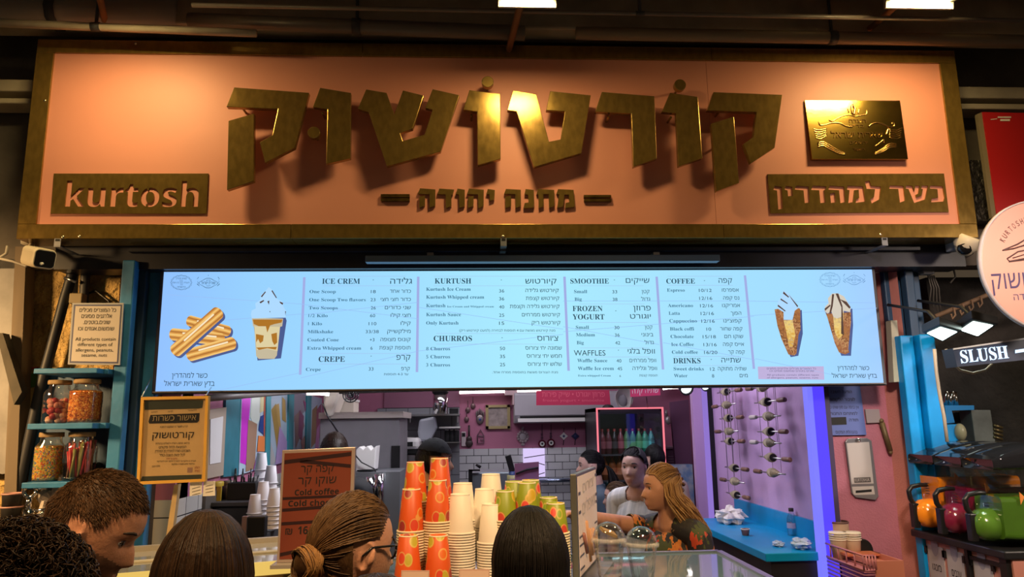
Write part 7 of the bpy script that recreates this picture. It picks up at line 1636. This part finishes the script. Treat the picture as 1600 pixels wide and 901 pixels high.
    HMo=Matrix.Translation((0,0,off))@HM
    if eyes:
        for sx in (-1,1):
            c=Vector((sx*.031,.0655,.004)); m=MB(); m.ell(c,(.0125,.0125,.0115),14,10,0,HMo); m.ell(c+Vector((0,.0085,0)),(.0062,.0052,.0062),12,8,1,HMo); m.tube([HMo@(c+Vector((.0125*k,.0128-.004*abs(k)**2,.0062-.004*k*k))) for k in (-1,-.5,0,.5,1)],.0016,6,1); part(m,'eye',[mat('eye_white',(.5,.47,.45),.3),mat('iris_brown',(.02,.012,.008),.2)],t)
            m=MB(); m.tube([HMo@Vector((sx*(.016+.031*k),.0885-.019*k*k,.0245+.006*math.sin(PI*(k*.8+.1)))) for k in (0,.25,.5,.75,1)],[.0022,.0034,.0034,.0028,.0014],6); part(m,'eyebrow',brow or mat('brow_dark',(.02,.013,.01),.7),t)
    if hair: hair(t,HMo,s)
    return t,HMo
# ---- hair builders: every one returns a function adding hair parts to a person
def cap_mesh(HM,region,off,nu=72,nv=48,noise=0,seed=1):
    rnd=random.Random(seed); m=MB(); vs=[]; ok=[]
    for i in range(nv+1):
        for j in range(nu):
            d=dirn(2*PI*j/nu,PI*i/nv); o=off(d) if callable(off) else off
            vs.append(HM@(headpt(d,.0)+hnorm(d)*(o+rnd.uniform(-noise,noise)))); ok.append(region(d))
    fs=[(i*nu+j,(i+1)*nu+j,(i+1)*nu+(j+1)%nu,i*nu+(j+1)%nu) for i in range(nv) for j in range(nu)]
    m.add(vs,[f for f in fs if all(ok[k] for k in f)],0,True); return m
def scalp(d): return d.z>hairline(d.y) and not (abs(d.x)>.75 and -.5<d.z<.22 and -.36<d.y<.3)
def put_hair(m,mats,t,name='hair'): return part(m,name,mats,t)
def wob(rnd,a): return Vector((rnd.uniform(-a,a),rnd.uniform(-a,a),rnd.uniform(-a,a)))
def spath(HM,d0,d1,off0,off1,n=9,lift=0):
    out=[]
    for k in range(n+1):
        u=k/n; d=d0.lerp(d1,u)
        if d.length<1e-3: d=Vector((0,0,1))
        d.normalize(); out.append(headpt(d,0)+hnorm(d)*(off0+(off1-off0)*u+lift*math.sin(PI*u)))
    return out
def hair_short(mats,n=900,L=.035,off=.006,seed=2,region=scalp,cap_off=.005):
    def f(t,HM,s):
        rnd=random.Random(seed); m=cap_mesh(HM,region,cap_off)
        for k in range(n):
            for _ in range(30):
                d=dirn(rnd.random()*2*PI,math.acos(rnd.uniform(-.8,1)))
                if region(d): break
            fw=Vector((0,.55,-.35)) if d.z>.2 else Vector((0,.2,-.9)); tg=(fw-d*fw.dot(d)); 
            if tg.length<.05: tg=Vector((.3,.6,0))
            tg.normalize(); tg=(tg+wob(rnd,.35)).normalized(); e=(d+tg*(L/.095)).normalized()
            p=spath(HM,d,e,off-.003,off+rnd.uniform(.001,.006),3)
            m.tube([HM@q for q in p],[.0007,.0008,.0006,.0003],4,k%len(mats),cap=False)
        put_hair(m,mats,t)
    return f
def hair_curly(mats,n=1500,seed=3,off=.02,region=None):
    region=region or (lambda d:d.z>hairline(d.y)-.12)
    def f(t,HM,s):
        rnd=random.Random(seed); m=cap_mesh(HM,region,off*.7,noise=.003)
        for k in range(n):
            for _ in range(30):
                d=dirn(rnd.random()*2*PI,math.acos(rnd.uniform(-.85,1)))
                if region(d): break
            r=rnd.uniform(.004,.009); nrm=hnorm(d); tg=nrm.cross(Vector((rnd.uniform(-1,1),rnd.uniform(-1,1),rnd.uniform(-1,1)))).normalized(); bt=nrm.cross(tg); L=rnd.uniform(.03,.065); p=[]
            base=headpt(d,0)+nrm*(off*.6); ph=rnd.random()*6.28
            for q in range(15):
                u=q/14; a=ph+u*rnd.uniform(8,10); p.append(HM@(base+tg*(L*(u-.3))+nrm*(off*.9*math.sin(PI*u)+r*math.cos(a))+bt*(r*math.sin(a))-nrm*(.0*(u**2))))
            m.tube(p,[.0003+.0007*math.sin(PI*q/14) for q in range(15)],4,k%len(mats),cap=False)
        put_hair(m,mats,t)
    return f
def hair_long(mats,n=520,L=.36,seed=4,off=.012,flare=.012,wave=.0,face=70,part_hw=.0,thick=.0013,sidepart=0):
    """straight or wavy hair falling from the crown; open at the face"""
    fo=math.radians(face)
    def f(t,HM,s):
        rnd=random.Random(seed); hm=HM.to_3x3(); m=MB()
        # under-layer: shell down to shoulder length
        nu=48; rows=[]
        def col(th,o):
            p=[]; pm=math.radians(96)
            for k in range(9): d=dirn(th,.02+(pm-.02)*k/8); p.append(HM@(headpt(d,0)+hnorm(d)*o))
            e=p[-1]; out=hm@Vector((math.sin(th),math.cos(th),0)); out.z=0
            for k in range(1,9): u=k/8; p.append(e+Vector((0,0,-L*u))+out*(flare*math.sin(PI*u*.6)-.012*u))
            return p
        ths=[fo+(2*PI-2*fo)*j/nu for j in range(nu+1)]; cols=[col(th,off*.6) for th in ths]; k_=len(cols[0])
        m.add([p for c in cols for p in c],[(j*k_+i,j*k_+i+1,(j+1)*k_+i+1,(j+1)*k_+i) for j in range(nu) for i in range(k_-1)],0,True)
        cm=cap_mesh(HM,scalp,off*.6); m.add(cm.v,cm.f,0,True)
        for k in range(n):
            th=fo+(2*PI-2*fo)*rnd.random(); o=off*rnd.uniform(.75,1.25); c=col(th,o); ph=rnd.random()*6.28; dv=rnd.uniform(-.05,.05)
            c2=[]
            for i,p in enumerate(c):
                u=i/(k_-1); tn=hm@Vector((math.cos(th),-math.sin(th),0)); c2.append(p+tn*((dv*.12*u)+wave*u*math.sin(ph+u*9)))
            m.tube(c2,[thick*.8]+[thick]*(k_-2)+[thick*.4],4,k%len(mats),cap=False)
        put_hair(m,mats,t)
    return f
def hair_swept(mats,B,n=420,seed=5,off=.007,lift=.004,region=scalp,thick=.0013):
    """hair pulled back from the hairline to the gathering point B"""
    B=Vector(B).normalized()
    def f(t,HM,s):
        rnd=random.Random(seed); m=cap_mesh(HM,region,off*.8)
        for k in range(n):
            th=rnd.random()*2*PI; lo=None
            d=None
            for q in range(60):
                dd=dirn(th,PI*q/60)
                if not region(dd): break
                d=dd
            if d is None: continue
            if rnd.random()<.55: d=d.lerp(Vector((0,.1,1)),rnd.random()*.7).normalized()
            p=spath(HM,d,B,off*.6,off*rnd.uniform(.9,1.5),9,lift*rnd.uniform(.4,1.2))
            if any(abs(q.x)>.052 and -.046<q.z<.024 and -.034<q.y<.030 for q in p): continue
            m.tube([HM@q for q in p],[thick*.7]+[thick]*8+[thick*.6],4,k%len(mats),cap=False)
        put_hair(m,mats,t)
    return f
def bun(t,HM,B,r,mats,seed=6):
    rnd=random.Random(seed); d=Vector(B).normalized(); c=headpt(d,0)+hnorm(d)*(r*.55); m=MB(); m.ell(c,(r*.82,r*.82,r*.82),18,12,0,HM)
    ax=hnorm(d); u=ax.orthogonal().normalized(); v=ax.cross(u)
    for k in range(260):
        R_=r*rnd.uniform(.35,.78); h=rnd.uniform(-.3,.55)*r; a0=rnd.random()*6.28; ln=rnd.uniform(1.6,3.2); tilt=rnd.uniform(-.5,.5); p=[]
        for q in range(11):
            a=a0+ln*q/10; w_=u*math.cos(a)+v*math.sin(a)+ax*(tilt*math.sin(a+1)); p.append(HM@(c+w_.normalized()*math.sqrt(max(.1*r*r,(r*.97)**2-h*h))*(.93+.10*rnd.random()*0+.06*(k%3)/2)+ax*h))
        m.tube(p,.0015,4,k%len(mats),cap=False)
    part(m,'hair_bun',mats,t)
def tail(t,HM,B,L,mats,n=160,wave=.02,spread=.03,seed=7,name='ponytail',back=.02):
    rnd=random.Random(seed); d=Vector(B).normalized(); b=headpt(d,0)+hnorm(d)*.008; hm=HM.to_3x3(); bw=HM@b; out=(hm@Vector((0,-1,0))); out.z=0; out.normalize(); sd=Vector((-out.y,out.x,0)); m=MB()
    for k in range(n):
        ox=rnd.gauss(0,1)*spread; oy=abs(rnd.gauss(0,.6))*spread; ph=rnd.random()*6.28; l=L*rnd.uniform(.75,1.0); p=[]
        for q in range(13):
            u=q/12; w_=math.sin(min(1,u*2.2)*PI/2); p.append(bw+out*(back*math.sin(min(1,u*3)*PI/2)+oy*w_)+sd*(ox*w_+wave*u*math.sin(ph+u*11))+Vector((0,0,-l*u+.015*math.sin(PI*min(1,u*4)))))
        m.tube(p,[.0015]*12+[.0008],4,k%len(mats),cap=False)
    part(m,name,mats,t)
def wavy_half_up(mats,clip_dir,n=420,L=.45,seed=9):
    B=Vector(clip_dir).normalized()
    def f(t,HM,s):
        hair_swept(mats,B,320,seed,.009,.006,lambda d:d.z>max(hairline(d.y),.05))(t,HM,s)
        rnd=random.Random(seed+1); hm=HM.to_3x3(); m=MB(); out=hm@Vector((0,-1,0)); out.z=0; out.normalize(); sd=Vector((-out.y,out.x,0))
        for k in range(n):
            th=math.radians(rnd.uniform(82,278)); d=dirn(th,math.radians(rnd.uniform(50,92))); o=hm@Vector((math.sin(th),math.cos(th),0)); o.z=0
            p=[HM@(headpt(d,0)+hnorm(d)*.006)]; d2=dirn(th,math.radians(104)); p.append(HM@(headpt(d2,0)+hnorm(d2)*rnd.uniform(.012,.026))); e=p[-1]; ph=rnd.random()*6.28; l=L*rnd.uniform(.7,1.05); am=rnd.uniform(.006,.016)
            for q in range(1,15):
                u=q/14; p.append(e+Vector((0,0,-l*u))+out*(.10*u+.055*math.sin(PI*u))+o*(.012*math.sin(PI*u))+sd*(am*math.sin(ph+u*13)+rnd.uniform(-.002,.002))+out*(am*.7*math.cos(ph+u*13)))
            m.tube(p,[.0014]+[.0019]*13+[.0016,.0008],4,k%len(mats),cap=False)
        # solid mass below the strands
        cols=[]; ths=[math.radians(88+(272-88)*j/24) for j in range(25)]
        for th in ths:
            d2=dirn(th,math.radians(104)); e=HM@(headpt(d2,0)+hnorm(d2)*.008); c=[HM@(headpt(dirn(th,math.radians(60)),0)+hnorm(dirn(th,math.radians(60)))*.004),e]
            for q in range(1,9): u=q/8; c.append(e+Vector((0,0,-L*.85*u))+out*(.08*u+.035*math.sin(PI*u)))
            cols.append(c)
        kk=len(cols[0]); m.add([p for c in cols for p in c],[(j*kk+i,j*kk+i+1,(j+1)*kk+i+1,(j+1)*kk+i) for j in range(24) for i in range(kk-1)],0,True)
        part(m,'long_hair',mats,t)
    return f
SK_W=skin_mat('skin_warm',(.50,.25,.16)); SK_P=skin_mat('skin_pale',(.55,.33,.26)); SK_T=skin_mat('skin_tan',(.46,.24,.14)); SK_D=skin_mat('skin_olive',(.42,.23,.15))
HB=[hair_mat('hair_dark_brown',(.014,.008,.005),(.024,.013,.008)),hair_mat('hair_dark_brown_light',(.032,.017,.009),(.045,.024,.013))]
HK=[hair_mat('hair_black',(.004,.0035,.0035),(.006,.005,.005),.55),hair_mat('hair_black_sheen',(.007,.006,.006),(.010,.008,.008),.5)]  # black hair in two strand tones
HM_=[hair_mat('hair_medium_brown',(.055,.029,.014),(.08,.043,.020)),hair_mat('hair_light_brown',(.095,.052,.024),(.13,.072,.033))]
HG=[hair_mat('hair_honey_blond',(.22,.11,.035),(.32,.17,.06)),hair_mat('hair_blond',(.36,.20,.075),(.46,.27,.11)),hair_mat('hair_blond_dark',(.13,.06,.02),(.20,.10,.035))]
HS=[hair_mat('hair_short_brown',(.035,.018,.009),(.055,.028,.013)),hair_mat('hair_short_light',(.075,.04,.019),(.10,.052,.025))]
TD=mat('dark_cloth',(.015,.015,.018),.8); TJ=mat('denim',(.03,.05,.09),.8)
# --- the five people queueing at the counter
person('person with curly dark hair seen from behind beside the stubbled man',(6,988),-2.33,math.radians(-8),SK_W,.15,hair=hair_curly(HB,3600,3,.019),shirt=mat('black_shirt',(.02,.02,.022),.8),trousers=TD,voxel=.012,hscale=.92)
def man_hair(t,HM,s): hair_short(HS,6500,.014,.004,11,lambda d: scalp(d) and d.z>hairline(d.y)+(.05 if d.y>0 else .12),.004)(t,HM,s)
person('person with short brown hair and stubble looking down in profile by the candy shelves',(146,820),-1.66,math.radians(-86),SK_W,.50,hyaw=.06,hair=man_hair,shirt=mat('grey_shirt',(.10,.10,.11),.8),trousers=TJ,voxel=.0055,eyes=True,lean=.03,beard=mat('stubble',(.20,.10,.065),.7,0,var=.25,vscale=60),hscale=.99)
person('person with long straight dark brown hair seen from behind under the gold certificate',(317,908),-1.99,math.radians(2),SK_P,.05,hair=hair_long(HB,1500,.42,14,.010,.008,.002,75),shirt=mat('dark_shirt',(.03,.03,.035),.8),trousers=TD,voxel=.012,hscale=.93)
def bun_hair(t,HM,s):
    B=(0,-.95,-.16); hair_swept(HM_,B,1000,15,.008,.003)(t,HM,s); bun(t,HM,(0,-.95,-.22),.039,HM_+[hair_mat('hair_bun_gold',(.24,.125,.045),(.30,.16,.06))])
tb,hb=person('person with brown hair in a low bun and black glasses facing the counter',(551,853),-1.55,math.radians(-50),SK_W,.12,hair=bun_hair,shirt=mat('brown_shirt',(.08,.05,.04),.8),trousers=TD,voxel=.0055,eyes=True,hscale=1.0)
m=MB(); GLF=mat('glasses_black',(.012,.011,.012),.25)
for sx in (-1,1):
    m.tube([hb@Vector((sx*.033+.024*math.cos(a),.090-.012*abs(sx*.033+.024*math.cos(a))/.06,.002+.021*math.sin(a))) for a in [2*PI*k/18 for k in range(19)]],.0028,6); m.tube([hb@Vector(p) for p in ((sx*.056,.080,.012),(sx*.072,.06,.012),(sx*.078,.0,.008),(sx*.076,-.02,-.01))],.0026,6)
m.tube([hb@Vector((-.009,.094,.005)),hb@Vector((.009,.094,.005))],.0025,6); part(m,'glasses',GLF,tb)
person('person with straight black hair seen from behind in front of the green cups',(829,879),-1.48,math.radians(3),SK_P,.05,hair=hair_long(HK,1100,.42,17,.014,.016,.003,75),shirt=mat('black_top',(.012,.012,.013),.8),trousers=TD,voxel=.012,hscale=1.02)
person('person with flat brown hair, only the crown showing below the bun',(584,1052),-2.24,math.radians(0),SK_P,.05,hair=hair_long(HB,600,.25,19,.012,.012,.003,75),shirt=mat('dark_shirt',(.03,.03,.035),.8),trousers=TD,voxel=.012)
# --- staff and customers inside
def cap_black(t,HM,s):
    hair_short(HK,500,.03,.006,21)(t,HM,s); m=cap_mesh(HM,lambda d:d.z>.38-.10*d.y,.009); part(m,'cap',mat('black_cap',(.006,.006,.008),.85),t)
person('person in a black cap and black shirt working behind the orange cup stacks',(678,719),.95,math.radians(-76),SK_T,.05,hair=cap_black,shirt=mat('black_work_shirt',(.012,.012,.014),.7),trousers=TD,voxel=.008,eyes=True,sleeve='short',hscale=1.04)
person('person with brown hair half hidden behind the orange coffee board',(522,706),1.58,math.radians(10),SK_T,.05,hair=hair_short(HB,500,.05,.010,22,scalp,.009),shirt=mat('black_work_shirt',(.012,.012,.014)),trousers=TD,voxel=.012,hscale=1.08)
def ponyt(t,HM,s): hair_swept(HK,(0,-.95,.15),300,23,.008)(t,HM,s); tail(t,HM,(0,-.98,.1),.34,HK,200,.022,.045,24,back=.03)
person('person with a wavy dark ponytail and slate shirt beside the churros stand',(923,728),2.33,math.radians(84),SK_P,-.02,hair=ponyt,shirt=mat('slate_shirt',(.06,.09,.12),.8),trousers=TD,voxel=.007,eyes=True,hscale=1.0)
def girlh(t,HM,s): hair_swept(HM_,(0,-.9,-.2),220,25,.008)(t,HM,s); tail(t,HM,(0,-.95,-.25),.3,HB,120,.01,.04,26,back=.01,name='long_hair')
person('person, a girl with brown hair, between the churros stand and the white shirt',(964,777),1.95,math.radians(70),SK_P,.05,hair=girlh,shirt=mat('blue_girl_shirt',(.10,.18,.30),.8),trousers=TD,voxel=.007,eyes=True,scale=1.0,hscale=.92)
person('person with dark hair mostly hidden behind the headband in front of the fridge',(1023,716),2.3,math.radians(20),SK_P,.0,hscale=.9,hair=hair_short(HK,300,.05,.010,27,scalp,.008),shirt=mat('beige_shirt',(.45,.36,.26),.8),trousers=TD,voxel=.012)
def band_hair(t,HM,s):
    hair_swept(HK,(0,-.9,-.1),340,28,.009)(t,HM,s); bun(t,HM,(0,-.95,-.15),.03,HK,29)
    m=cap_mesh(HM,lambda d: d.z>hairline(d.y)-.02 and .34<(d.z*.80+d.y*.60)<.82 and d.y>-.35,.013); o=part(m,'headband',mat('black_headband',(.008,.008,.009),.7),t); so=o.modifiers.new('thickness','SOLIDIFY'); so.thickness=.004
WSH=mat('white_striped_shirt',(.62,.62,.60),.75,0,vscale=34,vstretch=(1,.4,.02),col2=(.40,.42,.43))
tw,hw=person('person in a white striped polo shirt and black headband behind the blond woman',(991,730),1.42,math.radians(140),SK_P,-.03,neck=.138,hyaw=.10,hair=band_hair,shirt=WSH,trousers=TD,voxel=.0055,eyes=True,hscale=1.02)
FLO=bpy.data.materials.new('floral_shirt'); FLO.use_nodes=True; nt=FLO.node_tree; b=nt.nodes['Principled BSDF']; b.inputs['Roughness'].default_value=.7; L=nt.links
tc=nt.nodes.new('ShaderNodeTexCoord'); v=nt.nodes.new('ShaderNodeTexVoronoi'); v.inputs['Scale'].default_value=20; nz=nt.nodes.new('ShaderNodeTexNoise'); nz.inputs['Scale'].default_value=16; ad=nt.nodes.new('ShaderNodeMixRGB'); ad.inputs[0].default_value=.12; L.new(tc.outputs['Object'],ad.inputs[1]); L.new(nz.outputs['Color'],ad.inputs[2]); L.new(ad.outputs[0],v.inputs['Vector'])
sp=nt.nodes.new('ShaderNodeSeparateColor'); L.new(v.outputs['Color'],sp.inputs[0]); r=nt.nodes.new('ShaderNodeValToRGB'); r.color_ramp.interpolation='CONSTANT'; L.new(sp.outputs[0],r.inputs[0]); el=r.color_ramp.elements; el[0].position=0; el[0].color=(.012,.010,.010,1); el[1].position=.45; el[1].color=(.05,.06,.012,1)
for p_,c_ in ((.62,(.45,.05,.015)),(.72,(.50,.16,.02)),(.80,(.02,.015,.012)),(.90,(.40,.25,.12))): e=el.new(p_); e.color=(*c_,1)
L.new(r.outputs[0],b.inputs['Base Color'])
ar={'r':(at(962,815,.42),at(898,803,.10))}
def blondh(t,HM,s):
    wavy_half_up(HG,(0,-.80,.45),760,.50,31)(t,HM,s)
    m=MB(); 
    for k in range(7): a=-.5+k*.17; d=Vector((.10*math.sin(k),-.80+.1*k*.1,.75-.17*k)).normalized(); c=headpt(d,0)+hnorm(d)*.018; m.ell(c,(.013,.010,.010),10,8,0,HM)
    part(m,'hair_clip',mat('tortoise_clip',(.06,.025,.012),.25),t)
person('person with long wavy blond hair and dark floral shirt reaching past the clear cups',(1034,761),.30,math.radians(118),SK_W,.04,hyaw=-.42,hair=blondh,shirt=FLO,trousers=TD,voxel=.0055,eyes=True,arms=ar,hscale=.93,brow=mat('brow_brown',(.10,.05,.025),.7))
